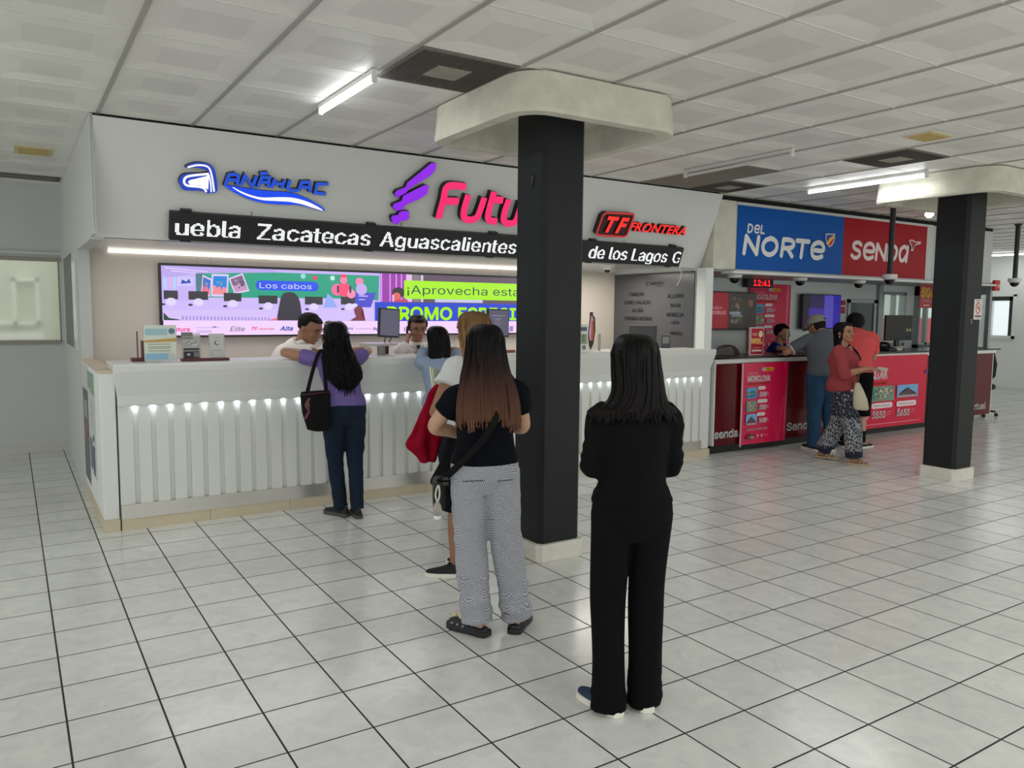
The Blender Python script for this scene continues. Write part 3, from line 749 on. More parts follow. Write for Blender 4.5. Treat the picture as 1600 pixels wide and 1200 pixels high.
c.text('TURISTAR', 2.56, 1.396, 0.02, (60, 60, 130), 0.02, 0.2, width=0.13); c.text('NORTE', 2.86, 1.396, 0.02, (60, 60, 130), 0.02, 0.2, width=0.1)
c.rect(2.99, 1.403, 3.16, 1.409, (190, 150, 210)); c.poly([(3.17, 1.39), (3.20, 1.405), (3.19, 1.43), (3.21, 1.41), (3.235, 1.41), (3.215, 1.40), (3.22, 1.38), (3.20, 1.395)], (160, 130, 200))
c.rect(3.53, 1.382, 3.54, 1.42, (60, 60, 150)); c.rect(3.79, 1.394, 4.02, 1.400, (220, 130, 190)); c.rect(4.85, 1.37, 4.9, 1.43, (150, 130, 190))
c.build('display_image', sw, 0.98)
bm = NB(); box(bm, 0.75, 5.4, 7.72, 7.745, 2.078, 2.098); tag(obj('led_strip', bm, emit((255, 250, 240), 1.5, 'lit_strip')), 'long white LED strip in the corner between soffit and back wall, above the screen', 'lamp')

# ================================================================== white ticket counter
tc_ = thing('ticket_counter', 'long white counter with vertical grooves and small spots under its top', 'counter')
K0, K1 = 0.62, 6.49
bm = NB()
prof = [(6.45, 0.90), (6.115, 0.90), (6.105, 0.975), (6.045, 1.150), (6.040, 1.195), (6.05, 1.207), (6.50, 1.207), (6.50, 0.98)]
rings = []
for x, xe in ((K0, -1), (K0 + 0.005, -1), (K1 - 0.005, 1), (K1, 1)):
    rings.append([bm.verts.new((x + (xe * 0.03 * max(0, min(1, (z - 0.95) / 0.2)) if x > K1 - 0.1 or x < K0 + 0.1 else 0), y, z)) for y, z in prof])
for p, q in zip(rings, rings[1:]):
    for i in range(len(p)): bm.faces.new((p[i], p[(i + 1) % len(p)], q[(i + 1) % len(p)], q[i]))
bm.faces.new(rings[0][::-1]); bm.faces.new(rings[-1])
obj('top_band', bm, mat('white_laminate_band', (222, 224, 220), 0.3, var=0.02, nscale=2), tc_, bevel=0.006)
bm = NB(); P = 0.1180; x = K0 + 0.012; n = 0
grooves = []
pts = [(K0, 6.15)]
while x + P < K1 - 0.02:
    a = x + 0.080; pts += [(a + 0.002, 6.150), (a + 0.008, 6.170), (a + 0.0355, 6.174), (a + 0.0375, 6.150)]
    grooves.append(a + 0.018); x += P
pts.append((K1, 6.15))
lo = [bm.verts.new((a, b, 0.185)) for a, b in pts]; hi = [bm.verts.new((a, b, 0.90)) for a, b in pts]
bk = [bm.verts.new(p) for p in ((K0, 6.22, 0.185), (K1, 6.22, 0.185), (K0, 6.22, 0.90), (K1, 6.22, 0.90))]
for i in range(len(pts) - 1): bm.faces.new((lo[i], lo[i + 1], hi[i + 1], hi[i]))
bm.faces.new((lo[0], hi[0], bk[2], bk[0])); bm.faces.new((lo[-1], bk[1], bk[3], hi[-1])); bm.faces.new((bk[0], bk[2], bk[3], bk[1]))
obj('grooved_front', bm, mat('white_front_panel', (222, 224, 218), 0.4, var=0.03, nscale=3), tc_)
bm = NB(); box(bm, K0, 6.41, 6.138, 6.16, 0.083, 0.187); obj('kick_plate', bm, STEEL, tc_)
bm = NB(); xs = [0.62]
while xs[-1] < 6.57: xs.append(min(6.57, xs[-1] + 0.605))
for a, b in zip(xs, xs[1:]): box(bm, a + 0.0015, b - 0.0015, 6.145, 6.24, 0.0, 0.083)
obj('base_tiles', bm, BASET, tc_)
bm = NB(); box(bm, K0, K1, 6.22, 6.44, 0.083, 0.90); obj('core', bm, WHITE, tc_)
bm = NB(); box(bm, 0.9, 6.3, 6.44, 6.76, 0.985, 1.02); box(bm, 0.9, 6.3, 6.44, 6.47, 0.0, 0.985); obj('work_desk', bm, WHITE, tc_)
sp0 = None
for i, gx in enumerate(grooves):
    if sp0 is None:
        bm = NB(); lathe(bm, (0, 0, 0), [(0.012, 0.0), (0.012, 0.002), (0.0, 0.0022)], 10)
        sp0 = obj('spot_light', bm, emit((232, 244, 255), 42.0, 'counter_spot'), tc_); sp0.location = (gx, 6.146, 0.8975)
    else:
        q = sp0.copy(); COL.objects.link(q); q.location = (gx, 6.146, 0.8975)

# what stands on it
def acrylic(name, label, x, y, wd, ht, art, base=None, rz=0.0, lean=0.02):
    t = thing(name, label, 'sign holder', (x, y, 1.2075), rz)
    bm = NB(); prism(bm, [(-wd / 2, 0, 0.004), (wd / 2, 0, 0.004), (wd / 2, lean, ht), (-wd / 2, lean, ht)], (0, 0.004, 0))
    obj('holder_plate', bm, mat('clear_acrylic', (225, 230, 226), 0.1, trans=0.75), t)
    if base:
        bm = NB(); box(bm, -base / 2, base / 2, -0.03, 0.045, 0, 0.018); obj('foot', bm, mat('dark_red_wood_foot', (82, 26, 24), 0.4), t, bevel=0.003)
    cc = Canvas((-wd / 2, -0.001, 0.006), (1, 0, 0), (0, lean / ht, 1), 0.0003); art(cc, wd, ht); cc.build('card', t)
    return t
def art_flyer(c, w_, h_):
    c.rect(0.004, 0.004, w_ - 0.004, h_ - 0.006, (214, 222, 212)); c.rect(0.012, h_ * 0.70, w_ * 0.72, h_ * 0.88, (160, 196, 206)); c.disc(w_ * 0.85, h_ * 0.81, 0.022, (86, 128, 150))
    c.poly([(0.004, h_ * 0.56), (w_ - 0.004, h_ * 0.62), (w_ - 0.004, h_ * 0.52), (0.004, h_ * 0.50)], (196, 160, 84))
    for k in (0.44, 0.37, 0.33, 0.26): c.rect(0.03, h_ * k, w_ * 0.8, h_ * k + 0.006, (170, 168, 140))
    c.rect(0.006, 0.008, w_ * 0.72, h_ * 0.20, (140, 186, 214)); c.poly([(w_ * 0.74, 0.006), (w_ - 0.004, 0.006), (w_ - 0.02, h_ * 0.2), (w_ * 0.72, h_ * 0.22)], (196, 204, 196))
acrylic('flyer_holder', 'clear stand with a blue and ochre flyer at the left end of the white counter', 0.925, 6.22, 0.225, 0.265, art_flyer)
bm = NB(); box(bm, -0.03, 0.055, 0.0, 0.12, 0, 0.025); box(bm, 0.04, 0.05, 0.01, 0.11, 0.025, 0.15); box(bm, 0.0, 0.008, -0.01, 0.0, 0.0, 0.22)
o = tag(obj('wooden_block', bm, mat('dark_red_wood_foot', (82, 26, 24), 0.4)), 'small dark red wooden stand behind the blue and ochre flyer', 'stand'); o.location = (0.77, 6.26, 1.2075)
def art_qr(c, w_, h_):
    c.rect(0.0, 0.0, w_, h_ * 0.72, (172, 172, 166)); c.rect(0.0, h_ * 0.76, w_ * 0.6, h_, (120, 118, 112)); c.rect(0.0, h_ * 0.80, w_ * 0.6, h_ * 0.86, (150, 148, 142))
    rn = random.Random(5); c.specks(0.03, h_ * 0.46, w_ - 0.01, h_ * 0.7, 26, [(206, 206, 206), (140, 140, 136)], rn, 0.012)
    c.rect(0.012, h_ * 0.34, w_ - 0.012, h_ * 0.42, (50, 54, 66)); c.rect(0.012, 0.008, w_ - 0.012, h_ * 0.31, (32, 36, 56)); c.rect(w_ * 0.62, h_ * 0.10, w_ * 0.9, h_ * 0.27, (120, 122, 124)); c.disc(w_ * 0.35, h_ * 0.19, 0.012, (190, 192, 196), 0.008)
acrylic('card_holder', 'grey card with a navy panel standing beside the flyer on the white counter', 1.14, 6.24, 0.135, 0.205, art_qr, 0.0)
def art_card(c, w_, h_):
    c.rect(0.006, 0.045, w_ - 0.006, h_ - 0.006, (200, 200, 198)); c.disc(w_ * 0.5, h_ * 0.62, 0.018, (60, 60, 64)); c.disc(w_ * 0.53, h_ * 0.63, 0.014, (200, 200, 198))
    c.rect(w_ * 0.3, h_ * 0.80, w_ * 0.7, h_ * 0.82, (150, 150, 150)); c.rect(0.015, h_ * 0.33, w_ - 0.015, h_ * 0.345, (140, 140, 138))
acrylic('card_holder', 'pale card with a small round dark mark on a long dark red foot', 1.325, 6.24, 0.115, 0.20, art_card, 0.0)
bm = NB(); box(bm, -0.17, 0.17, -0.035, 0.04, 0, 0.02); o = tag(obj('wooden_bar', bm, mat('dark_red_wood_foot', (82, 26, 24), 0.4), bevel=0.003), 'long dark red wooden bar under the two grey cards on the counter', 'stand'); o.location = (1.225, 6.19, 1.2075)

# monitors, posts and gadgets behind the counter
def monitor(label, x, y, zc, wd, ht, rz, pitch_, img=None, roll=0.0):
    t = thing('monitor', label, 'monitor', (x, y, zc), rz)
    t.rotation_euler = (pitch_, roll, rz)
    bm = NB(); box(bm, -wd / 2, wd / 2, 0, 0.03, -ht / 2, ht / 2); obj('housing', bm, BLACKP, t, bevel=0.005)
    cc = Canvas((-wd / 2, -0.0015, -ht / 2), (1, 0, 0), (0, 0, 1), 0.0003)
    cc.rect(0.012, 0.016, wd - 0.012, ht - 0.012, (84, 82, 104))
    if img == 'doc':
        cc.rect(0.05, ht - 0.07, wd - 0.06, ht - 0.06, (130, 128, 150)); cc.rect(0.08, 0.10, wd - 0.12, ht - 0.10, (96, 94, 116)); cc.rect(0.09, ht - 0.10, wd - 0.10, ht - 0.093, (140, 138, 158))
    cc.build('screen', t, 0.9)
    bm = NB(); tube(bm, [(-0.03, 0.02, -ht / 2), (-0.035, 0.03, -ht / 2 - 0.06)], 0.005); tube(bm, [(0.04, 0.02, -ht / 2), (0.02, 0.04, -ht / 2 - 0.06)], 0.005)
    box(bm, -0.06, 0.06, 0.0, 0.10, -ht / 2 - 0.075, -ht / 2 - 0.055); box(bm, -0.02, 0.02, 0.03, 0.06, 1.02 - zc, -ht / 2 - 0.06)
    obj('stand', bm, BLACKP, t)
    return t
monitor('dark monitor left of the agent on the telephone, tilted towards the queue', 2.935, 6.68, 1.482, 0.231, 0.265, 0.22, -0.03, roll=0.06)
monitor('dark monitor showing a document, beside the front column', 4.105, 6.68, 1.480, 0.278, 0.278, 0.16, -0.02, 'doc', roll=0.02)
t = thing('counter_tray', 'small clear tray on a grey post, left of the agent on the telephone', 'tray', (2.73, 6.40, 1.2075))
bm = NB(); lathe(bm, (0, 0, 0), [(0.035, 0), (0.035, 0.075), (0.03, 0.08)], 16); obj('post', bm, mat('grey_metal_post', (150, 150, 148), 0.35, 0.6), t)
bm = NB(); loft(bm, [((-0.02, 0, 0.082), (0.17, 0, 0), (0, 0.10, 0)), ((-0.02, 0, 0.090), (0.175, 0, 0), (0, 0.105, 0)), ((-0.02, 0, 0.105), (0.18, 0, 0), (0, 0.11, 0))], 24); obj('tray', bm, mat('clear_tray', (225, 228, 224), 0.15, trans=0.5), t)
bm = NB(); box(bm, -0.06, 0.06, -0.02, 0.03, 0, 0.025); o = tag(obj('wooden_bar', bm, mat('red_brown_wood', (140, 70, 46), 0.4)), 'short reddish wooden bar on the counter beside the front column', 'stand'); o.location = (3.99, 6.3, 1.2075)
def art_white(c, w_, h_):
    c.rect(0, 0, w_, h_, (224, 226, 220)); c.rect(0.01, h_ - 0.07, w_ - 0.008, h_ - 0.03, (92, 86, 98)); c.rect(0.02, h_ * 0.68, w_ - 0.03, h_ * 0.70, (190, 192, 190)); c.rect(0.012, h_ * 0.25, w_ - 0.01, h_ * 0.62, (150, 164, 148)); c.rect(w_ * 0.62, h_ * 0.3, w_ * 0.78, h_ * 0.62, (110, 134, 84)); c.disc(w_ * 0.72, h_ * 0.12, 0.024, (120, 126, 126))
acrylic('flyer_holder', 'white card with grey and green blocks on the counter right of the front column', 4.80, 6.24, 0.19, 0.265, art_white)
bm = NB(); loft(bm, [((0, 0, 0), (0.016, 0, 0), (0, 0.008, 0)), ((0, 0, 0.17), (0.016, 0, 0), (0, 0.008, 0))], 12); o = tag(obj('metal_post', bm, mat('grey_metal_post', (150, 150, 148), 0.35, 0.6)), 'short grey metal post on the counter by the white card', 'post'); o.location = (5.10, 6.32, 1.2075)
t = thing('cardboard_figure', 'slim pink and orange cut-out display with a dark edge, right of the front column', 'display', (5.135, 6.5, 1.2075), 0.1); t.scale = (.72, 1, 1)
bm = NB(); prism(bm, [(-0.05, 0, 0.16), (-0.03, 0, 0.05), (0.0, 0, 0.0), (0.05, 0, 0.06), (0.085, 0, 0.2), (0.075, 0, 0.33), (0.03, 0, 0.36), (0.03, 0, 0.39), (-0.02, 0, 0.39), (-0.02, 0, 0.34)], (0, 0.012, 0)); obj('board', bm, mat('black_card', (40, 26, 24), 0.5), t)
c = Canvas((0, -0.001, 0), (1, 0, 0), (0, 0, 1)); c.poly([(-0.05, 0.16), (-0.025, 0.09), (0.03, 0.10), (0.05, 0.2), (0.045, 0.32), (0.0, 0.36), (-0.02, 0.33)], (214, 150, 170)); c.poly([(0.0, 0.10), (0.035, 0.10), (0.055, 0.2), (0.045, 0.3), (0.015, 0.3)], (190, 90, 60)); c.poly([(-0.05, 0.16), (-0.03, 0.1), (-0.01, 0.2), (-0.02, 0.3)], (226, 176, 214)); c.build('print', t)

# dark city panel on the right-hand side wall
dp = thing('glass_sign_panel', 'dark grey glossy panel with black city names at the right end of the booth', 'sign')
bm = NB(); box(bm, 6.482, 6.4995, 6.37, 7.745, 0.9, 2.068); obj('panel', bm, mat('dark_grey_glass', (84, 84, 87), 0.22, var=0.08, nscale=1.2), dp)
c = Canvas((6.4815, 7.745, 0), (0, -1, 0), (0, 0, 1), 0.0003); K = (26, 26, 30); Ym = lambda y: 7.745 - y
c = None
for t_, yy, z, h in (('TORREÓN', 7.335, 1.800, 0.042), ('GÓMEZ PALACIO', 7.315, 1.700, 0.042), ('ACUÑA', 7.30, 1.602, 0.042), ('PIEDRAS NEGRAS', 7.288, 1.505, 0.042), ('MAZATLÁN', 7.29, 1.405, 0.042), ('ALLENDE', 6.655, 1.770, 0.044), ('NAVA', 6.65, 1.662, 0.044), ('MORELIA', 6.655, 1.556, 0.044), ('LEÓN', 6.655, 1.468, 0.036), ('MANILA', 6.625, 1.345, 0.036)):
    c = Canvas((6.4815, 7.745, 0), (0, -1, 0), (0, 0, 1), 0.0003); c.text(t_, Ym(yy), z, h, K, 0.012, align='c'); c.build('city_name', dp)
c = Canvas((6.4815, 7.745, 0), (0, -1, 0), (0, 0, 1), 0.0003)
c.text('ANAHUAC', Ym(6.97), 1.93, 0.034, K, 0.03, 0.3, align='c'); c.poly([(Ym(7.02), 1.922), (Ym(6.9), 1.918), (Ym(6.84), 1.905), (Ym(6.95), 1.908)], K)
c.disc(Ym(7.13), 1.945, 0.03, K, 0.024); c.disc(Ym(7.12), 1.945, 0.018, (90, 90, 93), 0.013)
c.build('logo', dp)
t = thing('monitor', 'monitor seen edge-on in front of the dark city panel', 'monitor', (5.95, 6.62, 1.2075), math.radians(-62))
bm = NB(); box(bm, -0.16, 0.16, 0, 0.035, 0.02, 0.25); obj('housing', bm, mat('grey_monitor_back', (52, 54, 56), 0.4), t, bevel=0.006)
bm = NB(); box(bm, -0.03, 0.03, 0.035, 0.06, 0, 0.15); box(bm, -0.08, 0.08, -0.02, 0.09, 0, 0.012); obj('stand', bm, BLACKP, t)
t = thing('card_terminal', 'small dark grey upright terminal in front of the dark city panel', 'terminal', (6.15, 6.45, 1.2075), math.radians(-40))
bm = NB(); box(bm, -0.05, 0.05, 0, 0.03, 0, 0.14); obj('body', bm, mat('dark_grey_plastic', (64, 66, 68), 0.4), t, bevel=0.006)
bm = NB(); box(bm, -0.035, 0.035, -0.002, 0, 0.05, 0.125); obj('screen', bm, mat('terminal_screen', (120, 124, 126), 0.2), t)
t = thing('dome_camera', 'tiny black dome camera under the soffit of the white booth', 'camera', (5.70, 6.95, 2.10))
bm = NB(); lathe(bm, (0, 0, 0), [(0.05, 0.0), (0.05, -0.02), (0.04, -0.028)], 20); obj('housing', bm, WHITE, t)
bm = NB(); lathe(bm, (0, 0, 0), [(0.036, -0.026), (0.03, -0.045), (0.015, -0.056), (0.0, -0.06)], 20); obj('dome', bm, mat('black_dome', (12, 12, 14), 0.08), t)
bm = NB(); tube(bm, cr([(6.24, 6.36, 2.10), (6.25, 6.34, 2.05), (6.23, 6.33, 1.98), (6.17, 6.32, 1.90)], 5), 0.005, 8)
tag(obj('loose_cable', bm, WHITE), 'white cable end dangling from the booth soffit by the dark city panel', 'cable')

# posters on the half wall's outer face
def side_poster(label, y0, y1, z0, z1, fn):
    t = thing('poster', label, 'poster', (0, 0, 0))
    bm = NB(); box(bm, 0.5055, 0.5095, y0, y1, z0, z1); obj('sheet', bm, mat('poster_back', (210, 212, 208), 0.5), t)
    c = Canvas((0.505, y1, z0), (0, -1, 0), (0, 0, 1), 0.0003); fn(c, y1 - y0, z1 - z0); c.build('print', t)
def pa(c, w_, h_):
    c.rect(0, 0, w_, h_, (206, 208, 206)); c.rect(w_ * 0.35, h_ * 0.8, w_, h_, (136, 160, 138)); c.rect(0, h_ * 0.83, w_ * 0.3, h_, (120, 150, 140))
    for k in range(9): c.rect(w_ * 0.35, h_ * (0.45 + 0.035 * k), w_ * 0.85, h_ * (0.455 + 0.035 * k), (160, 164, 164))
    c.rect(w_ * 0.1, h_ * 0.05, w_ * 0.45, h_ * 0.35, (110, 126, 150)); c.rect(w_ * 0.6, h_ * 0.02, w_ * 0.8, h_ * 0.3, (90, 104, 124)); c.disc(w_ * 0.75, h_ * 0.38, 0.03, (60, 66, 76))
side_poster('tall pale poster with green heading on the end of the half wall', 6.55, 7.05, 0.30, 1.10, pa)
def pb(c, w_, h_):
    c.rect(0, 0, w_, h_, (96, 98, 104)); c.rect(0, h_ * 0.8, w_, h_, (200, 202, 200)); c.rect(w_ * 0.1, h_ * 0.3, w_ * 0.5, h_ * 0.5, (150, 90, 84)); c.rect(w_ * 0.2, h_ * 0.55, w_ * 0.8, h_ * 0.7, (150, 154, 158))
side_poster('dark grey poster with a white top behind the pale poster on the half wall', 7.10, 7.62, 0.16, 1.12, pb)
# ================================================================== red service counter
t = thing('service_counter', 'dark red service counter with white web address lettering and a black top', 'counter')
QX0, QX1, QY = 6.64, 12.72, 6.17
bm = NB(); box(bm, QX0, QX1, QY, 6.75, 0.10, 1.055); obj('body', bm, mat('white_counter_body', (218, 220, 216), 0.4), t)
bm = NB(); box(bm, QX0 + 0.02, QX1 - 0.03, QY - 0.006, QY, 0.10, 1.03); obj('front_panel', bm, mat('dark_red_panel', (88, 3, 12), 0.2, var=0.05, spec=0.3), t)
bm = NB(); box(bm, QX0 - 0.02, QX1 + 0.12, QY - 0.04, 6.78, 1.083, 1.105); obj('countertop', bm, mat('black_worktop', (26, 26, 28), 0.25), t, bevel=0.003)
bm = NB(); box(bm, QX0 - 0.01, QX1 + 0.02, QY - 0.02, 6.75, 1.04, 1.083); obj('white_edge', bm, WHITE, t)
bm = NB(); box(bm, QX0 + 0.02, QX1 - 0.35, QY + 0.06, 6.7, 0, 0.10); obj('kickboard', bm, mat('black_kickboard', (16, 16, 17), 0.5), t)
WL = (232, 232, 230)
def qtext(*a, **k):
    c = Canvas((0, QY - 0.0065, 0), (1, 0, 0), (0, 0, 1), 0.0003); c.text(*a, **k); c.build('lettering', t)
qtext('senda.com', 6.665, 0.185, 0.088, WL, 0.03, width=0.70)
qtext('o', 7.78, 0.185, 0.066, WL, 0.022); qtext('Senda', 7.91, 0.185, 0.092, WL, 0.022, width=0.48); qtext('Bo', 8.49, 0.185, 0.092, WL, 0.022, width=0.19); qtext('os', 8.83, 0.185, 0.075, WL, 0.018); qtext('virtual', 12.10, 0.185, 0.095, WL, 0.022, width=0.46)

# promo banners (the same artwork in two sizes)
def photo(c, a, b, e, d, kind, rnd, r=0.0):
    P = {'lake': [(84, 160, 214), (60, 120, 80), (40, 120, 170)], 'crowd': [(120, 150, 130), (196, 170, 130), (84, 60, 66)], 'dome': [(120, 180, 226), (90, 60, 80), (200, 170, 140)]}[kind]
    (c.rrect(a, b, e, d, r, P[0]) if r else c.rect(a, b, e, d, P[0]))
    W_, H_ = e - a, d - b
    if kind == 'lake':
        c.poly([(a + W_ * 0.02, b + H_ * 0.42), (e - W_ * 0.02, b + H_ * 0.5), (e - W_ * 0.05, b + H_ * 0.62), (a + W_ * 0.6, b + H_ * 0.72), (a + W_ * 0.3, b + H_ * 0.6), (a + W_ * 0.03, b + H_ * 0.6)], P[1])
        c.poly([(a + W_ * 0.1, b + H_ * 0.1), (e - W_ * 0.1, b + H_ * 0.1), (e - W_ * 0.02, b + H_ * 0.42), (a + W_ * 0.02, b + H_ * 0.38)], P[2]); c.disc(a + W_ * 0.28, b + H_ * 0.4, W_ * 0.08, (190, 170, 70))
    elif kind == 'crowd':
        c.specks(a + 0.01, b + 0.01, e - 0.01, d - 0.01, 60, [(200, 180, 140), (90, 70, 70), (60, 130, 110), (170, 110, 90), (220, 210, 190)], rnd, W_ * 0.06)
        c.poly([(a + W_ * 0.02, b + H_ * 0.2), (a + W_ * 0.14, b + H_ * 0.05), (a + W_ * 0.14, b + H_ * 0.95), (a + W_ * 0.04, b + H_ * 0.8)], (50, 140, 120))
    else:
        c.poly([(a + W_ * 0.06, b + H_ * 0.14), (e - W_ * 0.06, b + H_ * 0.14), (e - W_ * 0.12, b + H_ * 0.36), (a + W_ * 0.62, b + H_ * 0.52), (a + W_ * 0.5, b + H_ * 0.78), (a + W_ * 0.38, b + H_ * 0.52), (a + W_ * 0.12, b + H_ * 0.36)], P[1])
        c.rect(a + W_ * 0.08, b + H_ * 0.06, e - W_ * 0.08, b + H_ * 0.16, P[2])
def banner_art(c, W_, H_, seed):
    rnd = random.Random(seed)
    c.rect(0, 0, W_, H_, (214, 16, 74))
    c.rrect(W_ * 0.58, H_ * 0.895, W_ * 0.86, H_ * 0.94, H_ * 0.022, (236, 170, 40)); c.text('MONCLOVA', W_ * 0.65, H_ * 0.907, H_ * 0.018, (120, 70, 20), 0.02, width=W_ * 0.19); c.poly([(W_ * 0.5, H_ * 0.92), (W_ * 0.56, H_ * 0.955), (W_ * 0.61, H_ * 0.92), (W_ * 0.56, H_ * 0.885)], (170, 170, 200))
    c.text('Viaja desde', W_ * 0.13, H_ * 0.865, H_ * 0.024, (236, 170, 190), 0.0, width=W_ * 0.28)
    c.text('MONCLOVA', W_ * 0.13, H_ * 0.775, H_ * 0.066, (250, 244, 246), 0.03, width=W_ * 0.63)
    c.text('a diversión en familia', W_ * 0.14, H_ * 0.735, H_ * 0.024, (240, 110, 50), 0.01, width=W_ * 0.6)
    for k, (kd, nm, pr) in enumerate((('lake', 'Acuña', '$500'), ('crowd', 'Piedras Negras', '$550'), ('dome', 'Ciudad Acuña', '$650'))):
        y = H_ * (0.565 - 0.162 * k)
        photo(c, W_ * 0.10, y, W_ * 0.40, y + H_ * 0.135, kd, rnd, H_ * 0.035)
        c.rrect(W_ * (0.42 - 0.01 * k), y + H_ * 0.105, W_ * (0.62 + (0.06 if k == 1 else 0.0)), y + H_ * 0.145, H_ * 0.018, (250, 236, 240)); c.text(nm, W_ * 0.45, y + H_ * 0.117, H_ * 0.018, (120, 70, 90), 0.0, width=W_ * (0.14 if k != 1 else 0.2))
        c.text(pr, W_ * 0.46, y + H_ * 0.02, H_ * 0.052, (250, 240, 244), 0.03, 0.15, width=W_ * 0.19); c.text('00', W_ * 0.66, y + H_ * 0.05, H_ * 0.02, (250, 210, 224)); c.rect(W_ * 0.66, y + H_ * 0.035, W_ * 0.73, y + H_ * 0.04, (240, 170, 190))
    c.text('Pregunta por nuestras salidas', W_ * 0.12, H_ * 0.175, H_ * 0.024, (250, 226, 234), 0.015, 0.1, width=W_ * 0.58)
    c.poly([(W_ * 0.12, H_ * 0.10), (W_ * 0.22, H_ * 0.135), (W_ * 0.34, H_ * 0.11), (W_ * 0.34, H_ * 0.07), (W_ * 0.13, H_ * 0.06)], (110, 60, 60)); c.poly([(W_ * 0.22, H_ * 0.10), (W_ * 0.33, H_ * 0.095), (W_ * 0.33, H_ * 0.075), (W_ * 0.23, H_ * 0.075)], (190, 160, 150))
    for k in (0.43, 0.54, 0.64, 0.70): c.disc(W_ * k, H_ * 0.10, W_ * 0.03 if k < 0.6 else W_ * 0.012, (240, 140, 170))
    return c
def cloth_panel(W_, H_, folds, amp):
    """hanging sheet with a few vertical folds"""
    bm = NB(); nx, nz = 40, 6; g = []
    for i in range(nx + 1):
        x = W_ * i / nx
        row = []
        for j in range(nz + 1):
            z = H_ * j / nz
            d = sum(a * math.exp(-((x / W_ - (p + q * (1 - z / H_))) / 0.018) ** 2) for p, q, a in folds) * amp
            row.append(bm.verts.new((x, 0.006 - d, z)))
        g.append(row)
    for i in range(nx):
        for j in range(nz): bm.faces.new((g[i][j], g[i + 1][j], g[i + 1][j + 1], g[i][j + 1]))
    return bm
VIN = mat('glossy_vinyl', (214, 16, 74), 0.22, var=0.02)
t = thing('promo_banner', 'pink-red MONCLOVA fare banner with three photos hung on the left half of the red counter', 'banner', (7.05, QY - 0.05, 0.085), 0)
bm = cloth_panel(0.785, 0.945, [(0.97, -0.16, 1.0), (0.985, -0.06, 0.8)], 0.016); obj('sheet', bm, VIN, t, True)
c = banner_art(Canvas((0, -0.012, 0), (0.78, 0, 0), (0, 0, 0.94), 0.0003) if False else Canvas((0, 0.003, 0), (1, 0, 0), (0, 0, 1), 0.0003), 0.62, 0.945, 2); c.build('print', t, rough=0.25)
bm = NB(); box(bm, -0.012, 0.004, 0, 0.012, -0.02, 0.945); obj('edge', bm, mat('pale_pink_hem', (226, 180, 196), 0.4), t)
t = thing('promo_banner', 'pink-red MONCLOVA fare banner hanging on the back wall behind the blue-shirted clerk', 'banner', (8.55, 7.36, 1.08))
bm = cloth_panel(0.87, 0.93, [(0.95, -0.02, 1.0)], 0.012); obj('sheet', bm, VIN, t, True)
c = banner_art(Canvas((0, 0.003, 0), (1, 0, 0), (0, 0, 1), 0.0003), 0.76, 0.93, 4); c.build('print', t)
t = thing('promo_banner', 'wide pink-red MONCLOVA banner on the right half of the red counter beside the column', 'banner', (9.25, QY - 0.03, 0.09))
bm = NB(); box(bm, 0, 1.60, 0, 0.008, 0, 0.965); obj('sheet', bm, VIN, t)
c = Canvas((0, -0.0005, 0), (1, 0, 0), (0, 0, 1), 0.0003); rnd = random.Random(8)
c.rect(0, 0, 1.60, 0.965, (214, 14, 62))
c.text('MONCLOVA', 0.05, 0.66, 0.115, (250, 240, 244), 0.04, width=0.60); c.text('a diversión en familia', 0.06, 0.585, 0.042, (240, 90, 40), 0.015, width=0.58)
for k, (kd, nm, pr, a) in enumerate((('lake', 'Acuña', '$500', -0.24), ('crowd', 'Piedras Negras', '$550', 0.32), ('dome', 'Ciudad Acuña', '$650', 0.88))):
    if a < 0: a = 0.02; e = 0.29
    else: e = a + 0.50
    photo(c, a, 0.36 + (0.03 if k == 2 else 0), e, 0.56, kd, rnd)
    c.rrect(a, 0.265, e - 0.03, 0.338, 0.035, (250, 234, 238)); c.text(nm, a + 0.04, 0.285, 0.034, (110, 60, 80), 0.0, width=min(0.38, e - a - 0.12))
    c.text(pr, a + 0.02, 0.135, 0.085, (252, 240, 244), 0.03, 0.15, width=min(0.30, e - a - 0.05)); c.rect(a + 0.02, 0.235, a + 0.10, 0.24, (246, 170, 190)); c.rect(e - 0.15, 0.205, e - 0.05, 0.212, (246, 170, 190)); c.rect(e - 0.15, 0.17, e - 0.07, 0.176, (246, 170, 190))
c.rect(0.1, 0.052, 1.45, 0.060, (250, 170, 190)); c.poly([(1.54, 0.70), (1.60, 0.70), (1.60, 0.76), (1.55, 0.74)], (60, 60, 150))
c.build('print', t)

# lettered sign board above the red counter
t = thing('sign_board', 'wide blue and red board reading DEL NORTE and SENDA above the red counter', 'sign')
SYF = 6.21
bm = NB(); box(bm, 6.96, 12.30, SYF, 6.30, 2.075, 2.845); obj('backing_box', bm, mat('pale_grey_box', (186, 190, 188), 0.45), t)
bm = NB(); box(bm, 6.965, 8.90, SYF - 0.008, SYF, 2.10, 2.815); obj('blue_panel', bm, mat('blue_vinyl', (0, 84, 168), 0.4, var=0.06, nscale=1, spec=0.15), t)
bm = NB(); box(bm, 8.90, 10.77, SYF - 0.008, SYF, 2.10, 2.82); obj('red_panel', bm, mat('red_vinyl', (160, 6, 24), 0.4, var=0.08, nscale=1, spec=0.15), t)
bm = NB(); box(bm, 6.95, 10.92, SYF - 0.012, SYF, 2.818, 2.85); box(bm, 12.30, 12.56, SYF, 6.30, 2.09, 2.86); box(bm, 10.77, 10.92, SYF - 0.01, SYF, 2.09, 2.83); obj('trim', bm, mat('pale_frame', (198, 202, 200), 0.4), t)
